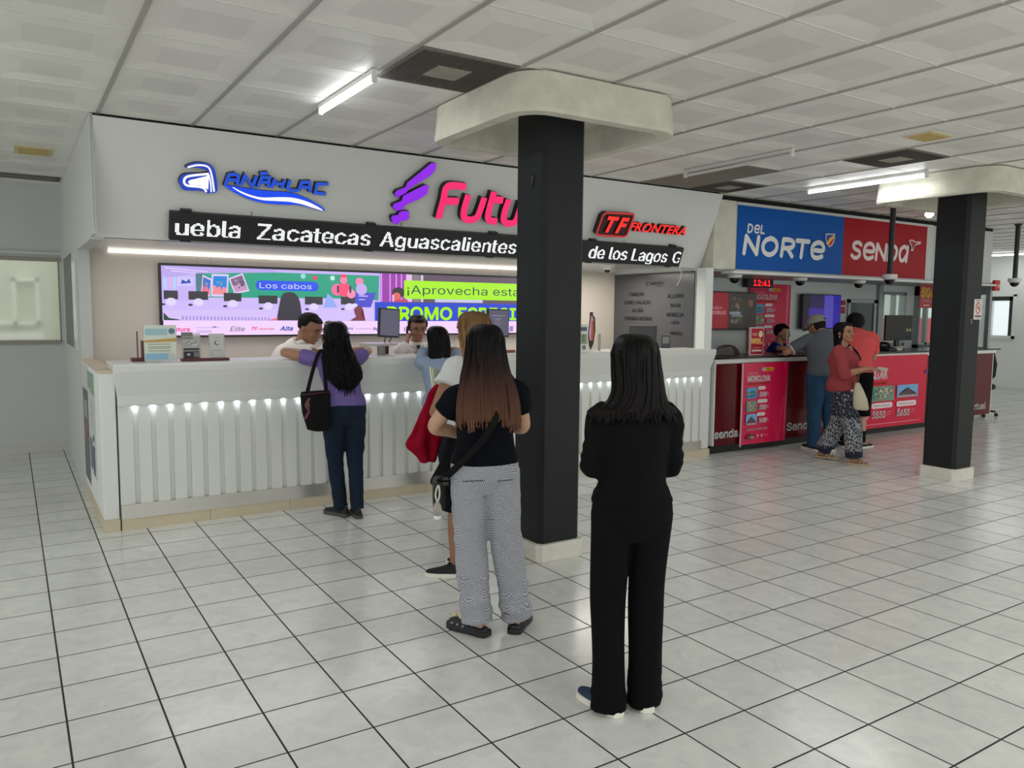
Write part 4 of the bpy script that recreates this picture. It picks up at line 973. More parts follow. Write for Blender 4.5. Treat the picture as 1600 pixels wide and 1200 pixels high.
bm = NB(); box(bm, 6.83, 12.56, 6.12, 6.30, 2.045, 2.075); obj('ledge', bm, mat('white_ledge', (214, 216, 214), 0.35), t, bevel=0.003)
c = Canvas((0, SYF - 0.0085, 0), (1, 0, 0), (0, 0, 1), 0.0005); LT = (226, 226, 224)
def slogan(c, ps, x0, y0, sx, sy, wd, sh=0.12):
    for p in ps: c.stroke([(x0 + (a + b * sh) * sx, y0 + b * sy) for a, b in p], wd, LT, 6)
E_ = [(.05, .50), (.90, .50), (.86, .85), (.50, 1.0), (.12, .80), (.05, .45), (.2, .10), (.55, 0), (.9, .12)]
def place(ps, dx): return [[(a + dx, b) for a, b in p] for p in ps]
LET = {'D': [[(0, 0), (0, 1)], [(0, 1), (.4, 1), (.75, .8), (.8, .5), (.7, .18), (.4, 0), (0, 0)]], 'L': [[(0, 1), (0, 0)], [(-.03, 0), (.6, 0)]], 'N': [[(0, 0), (0, 1)], [(0, 1), (.85, 0)], [(.85, 0), (.85, 1)]],
       'O': [[(.5, 1), (.15, .85), (0, .5), (.15, .15), (.5, 0), (.85, .15), (1, .5), (.85, .85), (.5, 1), (.4, .97)]], 'R': [[(0, 0), (0, 1)], [(0, 1), (.45, 1), (.75, .88), (.75, .62), (.45, .48), (0, .48)], [(.35, .48), (.78, 0)]],
       'T': [[(0, 1), (.9, 1)], [(.45, 1), (.45, 0)]], 'e': [E_], 'S': [[(.75, .86), (.5, 1), (.15, .93), (.06, .72), (.3, .54), (.6, .45), (.72, .25), (.55, .03), (.25, 0), (0, .14)]],
       'a': [[(.75, .8), (.45, 1), (.1, .8), (.02, .42), (.2, .05), (.5, .1), (.76, .5)], [(.80, 1), (.76, 0)]]}
for ch, dx in (('D', 0), ('e', 1.25), ('L', 2.6)): slogan(c, place(LET[ch], dx), 7.135, 2.525, 0.085, 0.085, 0.022)
for ch, dx in (('N', 0), ('O', 1.22), ('R', 2.62), ('T', 3.62), ('e', 4.78)): slogan(c, place(LET[ch], dx), 7.08, 2.285, 0.245, 0.190, 0.056)
c.poly([(8.53, 2.59), (8.715, 2.60), (8.705, 2.50), (8.67, 2.455), (8.615, 2.425), (8.555, 2.47), (8.53, 2.52)], LT)
c.poly([(8.545, 2.578), (8.70, 2.588), (8.69, 2.505), (8.66, 2.465), (8.615, 2.44), (8.565, 2.48), (8.545, 2.52)], (20, 60, 150))
c.poly([(8.56, 2.48), (8.60, 2.53), (8.69, 2.585), (8.695, 2.55), (8.63, 2.50), (8.59, 2.452)], (240, 190, 40)); c.poly([(8.59, 2.452), (8.63, 2.50), (8.695, 2.55), (8.69, 2.505), (8.66, 2.465), (8.615, 2.44)], (196, 40, 44))
c.build('blue_lettering', t)
c = Canvas((0, SYF - 0.0085, 0), (1, 0, 0), (0, 0, 1), 0.0005); LT = (232, 216, 216)
for ch, dx in (('S', 0), ('e', 1.05), ('N', 2.28), ('D', 3.42), ('a', 4.52)): slogan(c, place(LET[ch], dx), 9.085, 2.325, 0.228, 0.195, 0.052, .10)
c.poly([(10.335, 2.61), (10.40, 2.625), (10.50, 2.60), (10.62, 2.61), (10.615, 2.575), (10.52, 2.56), (10.46, 2.53), (10.44, 2.47), (10.39, 2.47), (10.395, 2.53), (10.35, 2.57)], LT)
c.poly([(10.36, 2.60), (10.40, 2.61), (10.50, 2.588), (10.59, 2.592), (10.51, 2.572), (10.44, 2.54), (10.42, 2.49), (10.405, 2.49), (10.41, 2.54), (10.37, 2.575)], (172, 30, 46))
c.build('red_lettering', t)

# cameras
def dome(label, x, y, z, pole=0.0):
    t = thing('dome_camera' if not pole else 'pole_camera', label, 'camera', (x, y, z), 0.0)
    bm = NB(); lathe(bm, (0, 0, 0), [(0.085, 0.0), (0.087, -0.01), (0.085, -0.05), (0.07, -0.062), (0.0, -0.064)], 24); obj('housing', bm, mat('white_camera_housing', (226, 226, 224), 0.35), t, True)
    bm = NB(); lathe(bm, (0, 0, 0), [(0.062, -0.055), (0.060, -0.075), (0.045, -0.105), (0.02, -0.12), (0.0, -0.122)], 24); obj('dome', bm, mat('black_dome', (12, 12, 14), 0.08), t, True)
    if pole:
        bm = NB(); tube(bm, [(0, 0, 0), (0, 0, pole)], 0.032, 14); lathe(bm, (0, 0, pole), [(0.05, -0.02), (0.05, 0.0)], 16); obj('pole', bm, mat('black_pole', (16, 16, 17), 0.4), t)
    return t
dome('small dome camera at the left end under the ledge of the DEL NORTE board', 7.12, 6.36, 2.07)
dome('small dome camera under the ledge below the blue half of the board', 8.30, 6.36, 2.07)
dome('small dome camera under the ledge below the red half of the board', 9.50, 6.36, 2.07)
dome('dome camera on a black ceiling pole in front of the SENDA lettering', 9.07, 5.66, 2.09, ZC - 2.09)
dome('dome camera on a black ceiling pole at the far right, before the white wall', 12.2, 5.70, 2.14, ZC - 2.14)
bm = NB(); lathe(bm, (0, 0, 0), [(0.03, 0), (0.05, -0.06), (0.02, -0.09), (0.0, -0.09)], 16)
o = tag(obj('spot_lamp', bm, emit((255, 255, 250), 1.6, 'lit_spot')), 'small bright white lamp under the capital of the column before the red counter', 'lamp'); o.location = (8.53, 4.9, ZC - 0.16)
bm = NB(); tube(bm, [(0, 0, 0), (0, 0, 0.16)], 0.008); obj('stem', bm, WHITE, o)

# on the back wall
t = thing('wall_clock', 'black digital clock with red digits under the left end of the board', 'clock', (8.49, 7.28, 1.955))
bm = NB(); box(bm, -0.08, 0.44, 0, 0.08, 0, 0.12); obj('case', bm, BLACKP, t, bevel=0.005)
c = Canvas((0, -0.001, 0), (1, 0, 0), (0, 0, 1)); c.text('12:41', 0.04, 0.025, 0.075, (255, 30, 44), 0.03, width=0.34); c.build('digits', t, 1.3)
def tv(label, x, z, wd, ht, tilt, fn, rz=0.0):
    t = thing('television', label, 'television', (x, 7.29, z), rz); t.rotation_euler = (0, tilt, rz)
    bm = NB(); box(bm, 0, wd, 0, 0.05, 0, ht); obj('housing', bm, BLACKP, t, bevel=0.006)
    c = Canvas((0.012, -0.001, 0.014), (1, 0, 0), (0, 0, 1), 0.0003); fn(c, wd - 0.024, ht - 0.026); c.build('screen_image', t, 0.5)
    bm = NB(); box(bm, wd * 0.4, wd * 0.6, 0.05, 0.10, ht * 0.3, ht * 0.7); obj('wall_bracket', bm, BLACKP, t)
def tv1(c, w_, h_):
    c.rect(0, 0, w_, h_, (60, 40, 44)); c.rect(0, 0, w_ * 0.44, h_, (158, 6, 34)); c.text('SENDA', 0.02, h_ * 0.53, h_ * 0.085, (214, 140, 150), 0.012, 0.15, width=w_ * 0.29); c.text('FLIXBUS', w_ * 0.03, h_ * 0.40, h_ * 0.085, (220, 170, 176), 0.02, 0.15, width=w_ * 0.36)
    c.rect(w_ * 0.44, 0, w_, h_, (52, 46, 42)); c.specks(w_ * 0.45, h_ * 0.05, w_ * 0.72, h_ * 0.95, 30, [(120, 110, 96), (70, 56, 50), (90, 84, 70)], random.Random(2), 0.04)
    c.poly([(w_ * 0.75, 0), (w_, 0), (w_, h_ * 0.75), (w_ * 0.9, h_ * 0.85), (w_ * 0.82, h_ * 0.6)], (40, 26, 26)); c.disc(w_ * 0.88, h_ * 0.72, 0.05, (120, 84, 60)); c.rect(w_ * 0.46, h_ * 0.40, w_ * 0.68, h_ * 0.47, (140, 150, 160)); c.rect(w_ * 0.50, h_ * 0.33, w_ * 0.72, h_ * 0.39, (120, 130, 140))
tv('television with a red panel on the left end of the service booth wall', 7.62, 1.385, 1.0, 0.50, 0.0, tv1)
def tv2(c, w_, h_):
    c.rect(0, 0, w_, h_, (52, 26, 96)); c.rect(0, 0, w_ * 0.18, h_, (30, 18, 44)); c.rect(w_ * 0.55, 0, w_ * 0.80, h_, (96, 84, 214)); c.rect(w_ * 0.80, 0, w_, h_, (34, 10, 186)); c.rect(w_ * 0.14, h_ * 0.35, w_ * 0.55, h_ * 0.6, (70, 46, 180)); c.rect(0, 0, w_ * 0.5, h_ * 0.3, (60, 22, 66))
tv('television with a violet picture behind the man in the grey cap', 9.60, 1.385, 0.88, 0.505, 0.0, tv2)
t = thing('notice', 'small red notice on the wall right of the violet television', 'notice', (10.56, 7.385, 1.615))
bm = NB(); box(bm, 0, 0.165, 0, 0.01, 0, 0.2); obj('card', bm, mat('red_card', (190, 34, 48), 0.5), t)
c = Canvas((0, -0.001, 0), (1, 0, 0), (0, 0, 1)); c.rect(0.01, 0.10, 0.155, 0.125, (230, 200, 200)); c.disc(0.08, 0.16, 0.02, (120, 20, 30)); c.rect(0.02, 0.05, 0.14, 0.06, (214, 120, 124)); c.build('print', t)
t = thing('hanging_sign', 'dark red 50% sign with yellow digits hanging beside the column', 'sign', (11.05, 6.42, 1.705))
bm = NB(); box(bm, 0, 0.35, 0, 0.008, 0, 0.335); obj('board', bm, mat('dark_red_board', (150, 22, 32), 0.45), t)
c = Canvas((0, -0.001, 0), (1, 0, 0), (0, 0, 1)); c.text('50', 0.04, 0.155, 0.13, (224, 206, 40), 0.05, width=0.22); c.text('%', 0.27, 0.155, 0.06, (224, 206, 40), 0.02); c.rect(0.04, 0.11, 0.28, 0.12, (190, 120, 110)); c.rect(0.05, 0.085, 0.26, 0.093, (190, 120, 110)); c.rect(0.09, 0.03, 0.25, 0.045, (226, 170, 170)); c.build('print', t)
bm = NB(); box(bm, 0.02, 0.025, 0.0, 0.006, 0.33, 0.37); box(bm, 0.32, 0.325, 0.0, 0.006, 0.33, 0.37); obj('wire', bm, ALU, t)

# on the red counter
t = thing('tabletop_sign', 'small red and yellow upright sign with a white border on the red counter', 'sign', (7.36, 6.30, 1.107))
bm = NB(); box(bm, 0, 0.235, 0, 0.03, 0, 0.33); obj('frame', bm, mat('pinkish_frame', (232, 206, 204), 0.4), t, bevel=0.003)
c = Canvas((0, -0.001, 0), (1, 0, 0), (0, 0, 1)); c.rect(0.012, 0.012, 0.223, 0.318, (178, 20, 40)); c.rect(0.015, 0.14, 0.18, 0.2, (226, 176, 90)); c.disc(0.175, 0.25, 0.035, (236, 226, 190), 0.04); c.rect(0.03, 0.23, 0.12, 0.265, (214, 120, 110)); c.rect(0.10, 0.13, 0.21, 0.165, (226, 150, 90)); c.rect(0.03, 0.045, 0.20, 0.065, (236, 220, 216)); c.rect(0.05, 0.085, 0.18, 0.092, (214, 160, 160)); c.build('print', t)
bm = NB(); box(bm, 0, 0.006, 0.0, 0.006, 0, 0.30); box(bm, -0.06, 0.14, -0.03, 0.06, -0.0, 0.006); o = tag(obj('acrylic_divider', bm, mat('pale_acrylic', (226, 214, 206), 0.2)), 'thin upright pale strip on the red counter in front of the clerk', 'divider'); o.location = (8.02, 6.30, 1.107)
def office_chair(label, x, y, rz, col):
    t = thing('office_chair', label, 'chair', (x, y, 0), rz)
    m_ = mat('chair_fabric', col, 0.8, bump=0.1)
    bm = NB(); loft(bm, [((0, 0, 0.43), (0.2, 0, 0), (0, 0.19, 0)), ((0, 0, 0.45), (0.24, 0, 0), (0, 0.23, 0)), ((0, 0, 0.50), (0.24, 0, 0), (0, 0.23, 0)), ((0, 0, 0.52), (0.2, 0, 0), (0, 0.19, 0))], 24); obj('seat', bm, m_, t, True)
    bm = NB(); loft(bm, [((0, -0.24, 0.58), (0.14, 0, 0), (0, 0.03, 0)), ((0, -0.26, 0.66), (0.21, 0, 0), (0, 0.04, 0)), ((0, -0.27, 0.85), (0.22, 0, 0), (0, 0.04, 0)), ((0, -0.29, 1.02), (0.18, 0, 0), (0, 0.035, 0)), ((0, -0.295, 1.07), (0.10, 0, 0), (0, 0.02, 0))], 24); obj('backrest', bm, m_, t, True)
    bm = NB(); tube(bm, [(0, -0.26, 0.66), (0, -0.24, 0.5), (0, -0.08, 0.43)], 0.02); tube(bm, [(0, 0, 0.43), (0, 0, 0.1)], 0.028); obj('gas_column', bm, BLACKP, t)
    for k in range(5):
        a = 2 * PI * k / 5; bm = NB(); tube(bm, [(0, 0, 0.11), (0.26 * math.cos(a), 0.26 * math.sin(a), 0.075)], [0.025, 0.016]); ell(bm, (0.27 * math.cos(a), 0.27 * math.sin(a), 0.03), 0.03, 0.03, 0.03); obj('leg', bm, BLACKP, t)
office_chair('black office chair at the far right end behind the red counter', 13.08, 6.55, math.radians(-60), (26, 26, 28))
office_chair('dark red office chair at the left end behind the red counter', 6.98, 7.05, math.radians(160), (110, 16, 28))
bm = NB(); loft(bm, [((0, 0, 0), (0.24, 0, 0), (0, 0.12, 0)), ((0, 0, 0.05), (0.21, 0, 0), (0, 0.11, 0)), ((0, 0, 0.10), (0.14, 0, 0), (0, 0.08, 0)), ((0, 0, 0.115), (0.06, 0, 0), (0, 0.04, 0))], 4)
o = tag(obj('paper_tray', bm, mat('dark_grey_tray', (60, 48, 52), 0.4)), 'low dark tray behind the small red and yellow sign', 'tray'); o.location = (7.25, 6.56, 1.107)
t = thing('monitor', 'wide black monitor on the red counter left of the column', 'monitor', (10.72, 6.50, 1.107), 0.05)
bm = NB(); box(bm, -0.36, 0.36, 0, 0.03, 0.13, 0.49); obj('housing', bm, mat('black_monitor', (10, 10, 11), 0.5), t, bevel=0.006)
bm = NB(); box(bm, -0.045, 0.045, 0.02, 0.05, 0.01, 0.2); box(bm, -0.12, 0.12, -0.03, 0.12, 0, 0.012); obj('stand', bm, BLACKP, t)
c = Canvas((-0.36, -0.001, 0.13), (1, 0, 0), (0, 0, 1)); c.rect(0.55, 0.13, 0.60, 0.165, (150, 190, 120)); c.rect(0.63, 0.13, 0.67, 0.165, (190, 190, 90)); c.build('sticker', t)
t = thing('desk_telephone', 'black desk telephone on the red counter left of the wide monitor', 'telephone', (10.27, 6.38, 1.107))
bm = NB(); prism(bm, [(-0.10, -0.08, 0), (-0.10, 0.09, 0), (-0.10, 0.09, 0.07), (-0.10, -0.08, 0.025)], (0.2, 0, 0)); obj('base', bm, BLACKP, t, bevel=0.005)
bm = NB(); tube(bm, cr([(-0.08, -0.07, 0.06), (-0.07, -0.04, 0.095), (-0.07, 0.04, 0.105), (-0.08, 0.08, 0.085)], 4), 0.018); obj('handset', bm, BLACKP, t, True)
t = thing('card_terminal', 'flat black card terminal on the red counter by the man in the coral shirt', 'terminal', (9.87, 6.36, 1.107), 0.2)
bm = NB(); prism(bm, [(-0.12, -0.06, 0), (-0.12, 0.08, 0), (-0.12, 0.08, 0.05), (-0.12, -0.06, 0.03)], (0.24, 0, 0)); obj('body', bm, BLACKP, t, bevel=0.008)
bm = NB(); box(bm, -0.08, 0.03, -0.04, 0.03, 0.040, 0.048); obj('keypad', bm, mat('grey_keys', (90, 92, 94), 0.4), t)
t = thing('receipt_printer', 'small pale receipt printer between telephone and wide monitor', 'printer', (10.47, 6.38, 1.107))
bm = NB(); box(bm, -0.07, 0.07, -0.05, 0.07, 0, 0.05); obj('body', bm, mat('ivory_plastic', (214, 210, 196), 0.4), t, bevel=0.01); bm = NB(); box(bm, -0.05, 0.05, -0.052, -0.048, 0.03, 0.04); obj('slot', bm, BLACKP, t)

# no smoking sign on the right column
t = thing('no_smoking_sign', 'white no smoking sign with a red barred circle on the right column', 'sign', (7.80, 3.9885, 1.56))
bm = NB(); box(bm, 0, 0.135, 0, 0.003, 0, 0.195); obj('plate', bm, mat('white_sign_plate', (226, 214, 210), 0.4), t)
c = Canvas((0, -0.0005, 0), (1, 0, 0), (0, 0, 1), 0.0003)
c.rect(0.02, 0.178, 0.118, 0.184, (40, 36, 36)); c.disc(0.07, 0.112, 0.046, (150, 30, 40), 0.058); c.disc(0.07, 0.112, 0.036, (236, 200, 196), 0.047)
c.rect(0.045, 0.105, 0.098, 0.114, (60, 40, 40)); c.poly(stroke([(0.085, 0.12), (0.08, 0.135), (0.09, 0.145)], 0.004), (90, 60, 60))
c.poly([(0.040, 0.140), (0.047, 0.147), (0.102, 0.085), (0.095, 0.078)], (150, 30, 40)); c.text('NO FUMAR', 0.02, 0.025, 0.016, (50, 40, 40), 0.03, width=0.10); c.rect(0.03, 0.012, 0.108, 0.015, (120, 110, 110)); c.build('print', t)
bm = NB(); ell(bm, (0, 0, 0), 0.008, 0.004, 0.01, 10); tube(bm, [(0.009 * math.cos(a / 8 * 2 * PI), -0.004, -0.022 + 0.012 * math.sin(a / 8 * 2 * PI)) for a in range(9)], 0.002, 6)
o = tag(obj('wall_hook', bm, ALU), 'tiny metal hook below the no smoking sign on the right column', 'hook'); o.location = (7.757, 3.988, 1.555)
bm = NB(); ell(bm, (0, 0, 0), 0.014, 0.008, 0.03, 10); ell(bm, (0.01, 0, -0.035), 0.01, 0.006, 0.02, 10)
o = tag(obj('wall_hook', bm, BLACKP), 'black hook high on the left face of the column beside the queue', 'hook'); o.location = (2.786, 4.14, 2.42); o.rotation_euler = (0, 0, PI / 2)
t = thing('alarm_box', 'small red alarm box on the glazed post behind the right column', 'alarm', (12.63, 6.16, 1.98))
bm = NB(); box(bm, -0.02, 0.13, 0, 0.05, 0, 0.16); obj('box', bm, mat('red_plastic', (190, 30, 44), 0.4), t, bevel=0.012)
bm = NB(); box(bm, 0.04, 0.10, -0.004, 0, 0.05, 0.10); obj('label_plate', bm, mat('pink_plate', (226, 150, 150), 0.5), t)

# ================================================================== ceiling fittings
def tube_light(label, x, y0, y1, on=True, z=ZC):
    t = thing('fluorescent_tube' if on else 'fluorescent_batten', label, 'ceiling light', (x, (y0 + y1) / 2, z - 0.055)); h = (y1 - y0) / 2
    bm = NB(); box(bm, -0.012, 0.012, -h, h, 0.025, 0.05); obj('batten', bm, mat('white_batten', (214, 214, 210), 0.4), t)
    for s in (-1, 1):
        bm = NB(); box(bm, -0.013, 0.013, s * h - 0.012, s * h + 0.012, -0.018, 0.05); obj('end_holder', bm, mat('white_batten', (214, 214, 210), 0.4), t)
    if on and (x, round((y0 + y1) / 2, 3)) not in ADDED_LAMPS:
        l = area_light('tube_glow', (0, 0, -0.02), (0, 0, 0), 0.022, 2 * h - 0.03, 5.0, (0.97, 1, 0.98)); l.parent = t
    bm = NB(); tube(bm, [(0, -h + 0.01, 0), (0, h - 0.01, 0)], 0.014, 12); obj('tube', bm, emit((246, 252, 255), 9.0, 'lit_tube') if on else mat('unlit_tube', (206, 206, 200), 0.3), t)
    return t
tube_light('lit fluorescent tube on the ceiling before the blue lit sign', 1.735, 4.14, 5.02)
tube_light('lit fluorescent tube beside the right capital', 7.04, 4.09, 5.34)
tube_light('unlit pale tube on the ceiling between the two columns', 5.29, 4.18, 5.35, False)
tube_light('lit fluorescent tube at the far right end of the hall ceiling', 17.34, 7.6, 8.7)
tube_light('lit fluorescent tube at the ceiling above the left aisle', -0.22, 4.25, 5.45)
for k, (x, y) in enumerate(ADDED_LAMPS):  # battens for the added lamps, all out of view
    t = tube_light('x', x, y - 0.6, y + 0.6); t['label'] = 'added lit fluorescent tube brightening the hall from out of view'; t['group'] = 'added lit tubes of the hall ceiling'
def vent(label, x0, x1, y0, y1, perforated=True):
    t = thing('ceiling_vent', label, 'vent', ((x0 + x1) / 2, (y0 + y1) / 2, ZC - 0.012)); a, b = (x1 - x0) / 2, (y1 - y0) / 2
    bm = NB(); box(bm, -a, a, -b, b, 0, 0.014); obj('plate', bm, mat('dusty_grey_plate', (118, 112, 102), 0.7, var=0.2, nscale=5), t)
    if perforated:
        bm = NB(); n = 34
        for i in range(n):
            x = -a + 0.02 + (2 * a - 0.04) * i / (n - 1); box(bm, x - 0.003, x + 0.003, -b + 0.02, b - 0.02, -0.004, 0)
        obj('louvres', bm, mat('dark_louvre', (72, 68, 62), 0.6), t)
        bm = NB(); box(bm, -0.10, 0.10, -0.10, 0.10, -0.006, 0); obj('damper', bm, mat('dusty_damper', (150, 144, 132), 0.8, var=0.25, nscale=12), t)
    return t
vent('dusty louvred vent panel beside the left lit tube', 1.79, 2.37, 3.65, 4.245)
vent('dusty louvred vent panel on the ceiling left of the yellowed lamp', 6.03, 6.61, 3.65, 4.245)
vent('louvred vent panel at the fascia end, next to a missing tile', 6.04, 6.61, 5.50, 6.06)
vent('plain dark grey ceiling panel behind the unlit tube', 5.42, 6.02, 4.88, 6.06, False)
def yellow_lamp(label, x0, x1, y0, y1):
    t = thing('recessed_lamp', label, 'ceiling lamp', ((x0 + x1) / 2, (y0 + y1) / 2, ZC - 0.008)); a, b = (x1 - x0) / 2, (y1 - y0) / 2
    bm = NB(); box(bm, -a, a, -b, b, 0, 0.01); obj('frame', bm, mat('yellowed_frame', (206, 192, 148), 0.5), t)
    bm = NB(); box(bm, -a + 0.03, a - 0.03, -b + 0.03, b - 0.03, -0.005, 0); obj('diffuser', bm, mat('yellowed_diffuser', (190, 164, 92), 0.5, var=0.2, nscale=10), t)
yellow_lamp('yellowed recessed lamp on the right part of the ceiling', 5.62, 5.90, 3.24, 3.46)
yellow_lamp('yellowed recessed lamp over the left aisle', 0.09, 0.37, 7.70, 8.06)
t = thing('ceiling_vent', 'long dark slot vent where the left ceiling meets the rear wall', 'vent', (-1.0, 9.45, ZC - 0.01))
bm = NB(); box(bm, -3.0, 1.5, -0.14, 0.14, 0, 0.012); obj('plate', bm, mat('dark_grey_slot', (84, 84, 80), 0.6), t)
bm = NB()
for k in range(7): box(bm, -2.95, 1.45, -0.12 + k * 0.038, -0.112 + k * 0.038, -0.006, 0)
obj('louvres', bm, mat('grey_slats', (120, 120, 116), 0.5), t)
# ================================================================== people: engine
def remeshed(name, bm, mats, parent, voxel, smooth=4, fold=None, sf=0.5):
    bmesh.ops.recalc_face_normals(bm, faces=bm.faces)
    me = bpy.data.meshes.new(name); bm.to_mesh(me); bm.free()
    o = bpy.data.objects.new('tmp', me); COL.objects.link(o)
    q = o.modifiers.new('r', 'REMESH'); q.mode = 'VOXEL'; q.voxel_size = voxel
    if smooth:
        q = o.modifiers.new('s', 'SMOOTH'); q.factor = sf; q.iterations = smooth
    dg = bpy.context.evaluated_depsgraph_get()
    m2 = bpy.data.meshes.new_from_object(o.evaluated_get(dg))
    bpy.data.objects.remove(o); bpy.data.meshes.remove(me)
    m2.name = name
    if fold:
        ns = [v.normal.copy() for v in m2.vertices]
        for v, n in zip(m2.vertices, ns): v.co += n * fold(v.co, n)
    return link(name, m2, mats, parent, True)
def skin_mat(c): return mat('skin', c, 0.5, var=0.06, nscale=14, bump=0.03, bscale=200)
def hair_mat(key, stops, rough=0.38):
    """stops: list of (height in metres, colour) root to tip"""
    M = bpy.data.materials.new(key); M.use_nodes = True
    nt = M.node_tree; N = nt.nodes; L = nt.links; b = N['Principled BSDF']
    tc = N.new('ShaderNodeTexCoord'); mp = N.new('ShaderNodeMapping'); mp.inputs['Scale'].default_value = (90, 90, 3)
    L.new(tc.outputs['Object'], mp.inputs[0])
    n1 = N.new('ShaderNodeTexNoise'); n1.inputs['Scale'].default_value = 1; n1.inputs['Detail'].default_value = 3; L.new(mp.outputs[0], n1.inputs['Vector'])
    sp = N.new('ShaderNodeSeparateXYZ'); L.new(tc.outputs['Object'], sp.inputs[0])
    zs = [s[0] for s in stops]; z0, z1 = min(zs), max(zs) + 1e-4
    t = math_n(nt, 'DIVIDE', math_n(nt, 'SUBTRACT', sp.outputs[2], z0), z1 - z0)
    t = math_n(nt, 'ADD', t, math_n(nt, 'MULTIPLY', math_n(nt, 'SUBTRACT', n1.outputs['Fac'], 0.5), 0.7))
    r = N.new('ShaderNodeValToRGB'); L.new(t, r.inputs[0])
    ss = sorted(stops)
    while len(r.color_ramp.elements) < len(ss): r.color_ramp.elements.new(0.5)
    for e, (z, c) in zip(r.color_ramp.elements, ss): e.position = (z - z0) / (z1 - z0); e.color = lin(c)
    vr = N.new('ShaderNodeMix'); vr.data_type = 'RGBA'; vr.blend_type = 'MULTIPLY'; vr.inputs[0].default_value = 1
    L.new(r.outputs[0], vr.inputs[6]); k = math_n(nt, 'ADD', math_n(nt, 'MULTIPLY', n1.outputs['Fac'], 1.9), 0.08)
    cc = N.new('ShaderNodeCombineColor'); [L.new(k, cc.inputs[i]) for i in range(3)]; L.new(cc.outputs[0], vr.inputs[7])
    L.new(vr.outputs[2], b.inputs['Base Color']); b.inputs['Roughness'].default_value = rough + 0.1; b.inputs['Specular IOR Level'].default_value = 0.13
    bp = N.new('ShaderNodeBump'); bp.inputs['Strength'].default_value = 0.4; bp.inputs['Distance'].default_value = 0.003
    L.new(n1.outputs['Fac'], bp.inputs['Height']); L.new(bp.outputs[0], b.inputs['Normal'])
    return M
def cloth(c, rough=0.88, var=0.1, key='cloth'): return mat(key, c, rough, var=var, nscale=30, bump=0.15, bscale=320, spec=0.12)

def pose(H, **k):
    s = H / 1.55
    J = dict(H=H, s=s, pel=(0, 0, .83), waist=(0, .005, .98), chest=(0, .0, 1.14), shm=(0, -.012, 1.245), neck=(0, -.01, 1.295), head=(0, .008, 1.335),
             hr=(0, 0, 0), sh=[(-.152, -.012, 1.235), (.152, -.012, 1.235)], el=[(-.185, -.03, .98), (.185, -.03, .98)], wr=[(-.18, .06, .76), (.18, .06, .76)],
             hip=[(-.08, 0, .80), (.08, 0, .80)], kn=[(-.085, .015, .43), (.085, .015, .43)], an=[(-.085, -.01, .075), (.085, -.01, .075)], toe=[0.15, -0.15],
             hd=[(0, .2, -.9), (0, .2, -.9)], hn=[(1, 0, 0), (-1, 0, 0)], curl=0.5, male=False, fat=1.0, bust=1.0)
    for a, b in list(J.items()):
        if a in ('H', 's', 'hr', 'toe', 'hd', 'hn', 'curl', 'male', 'fat', 'bust'): continue
        J[a] = [V(x) * s for x in b] if isinstance(b, list) else V(b) * s
    for a, b in k.items():
        J[a] = [V(x) for x in b] if isinstance(b, list) and isinstance(b[0], tuple) else (V(b) if isinstance(b, tuple) and a not in ('hr',) else b)
    return J
def torso(J, infl=0.0, t0=0.0, t1=1.0, flare=0.0, n=26):
    """elliptical sections along the spine between t0 (crotch) and t1 (neck)"""
    s = J['s']; f = J['fat']
    pts = [J['pel'] + V((0, 0, -.10 * s)), J['pel'], J['pel'].lerp(J['waist'], .55), J['waist'], J['waist'].lerp(J['chest'], .5), J['chest'], J['shm'].lerp(J['chest'], .35), J['shm'] + V((0, 0, .012 * s)), J['neck']]
    if J['male']: R = [(.08, .08), (.158, .115), (.152, .112), (.145, .108), (.155, .112), (.17, .118), (.168, .105), (.125, .075), (.058, .056)]
    else: R = [(.075, .075), (.163, .118), (.156, .112), (.132, .098), (.135, .102), (.146, .116 * J['bust']), (.15, .098), (.118, .068), (.05, .05)]
    sp = cr(pts, 6); rx = cr([V((a * s * (f if i < 8 else 1), b * s * (f if i < 8 else 1), 0)) for i, (a, b) in enumerate(R)], 6)
    hx = (J['hip'][1] - J['hip'][0]).normalized(); sx = (J['sh'][1] - J['sh'][0]).normalized()
    N_ = len(sp) - 1; out = []
    for i in range(n + 1):
        t = t0 + (t1 - t0) * i / n; q = t * N_; k = min(int(q), N_ - 1); u = q - k
        c = sp[k].lerp(sp[k + 1], u); r = rx[k].lerp(rx[k + 1], u); tg = (sp[min(k + 2, N_)] - sp[max(k - 1, 0)]).normalized()
        x = hx.lerp(sx, min(1, max(0, t))).normalized(); x = (x - tg * x.dot(tg)).normalized(); y = tg.cross(x)
        fl = flare * max(0, 1 - i / n * 2.5)
        out.append((c, x * (r.x + infl + fl), y * (r.y + infl + fl)))
    return out
def limb(bm, pts, rad, n=14, flat=1.0, k=5):
    p = cr(pts, k); r = cr([V((a, 0, 0)) for a in rad], k)
    tube(bm, p, [max(.003, q.x) for q in r], n, flat)
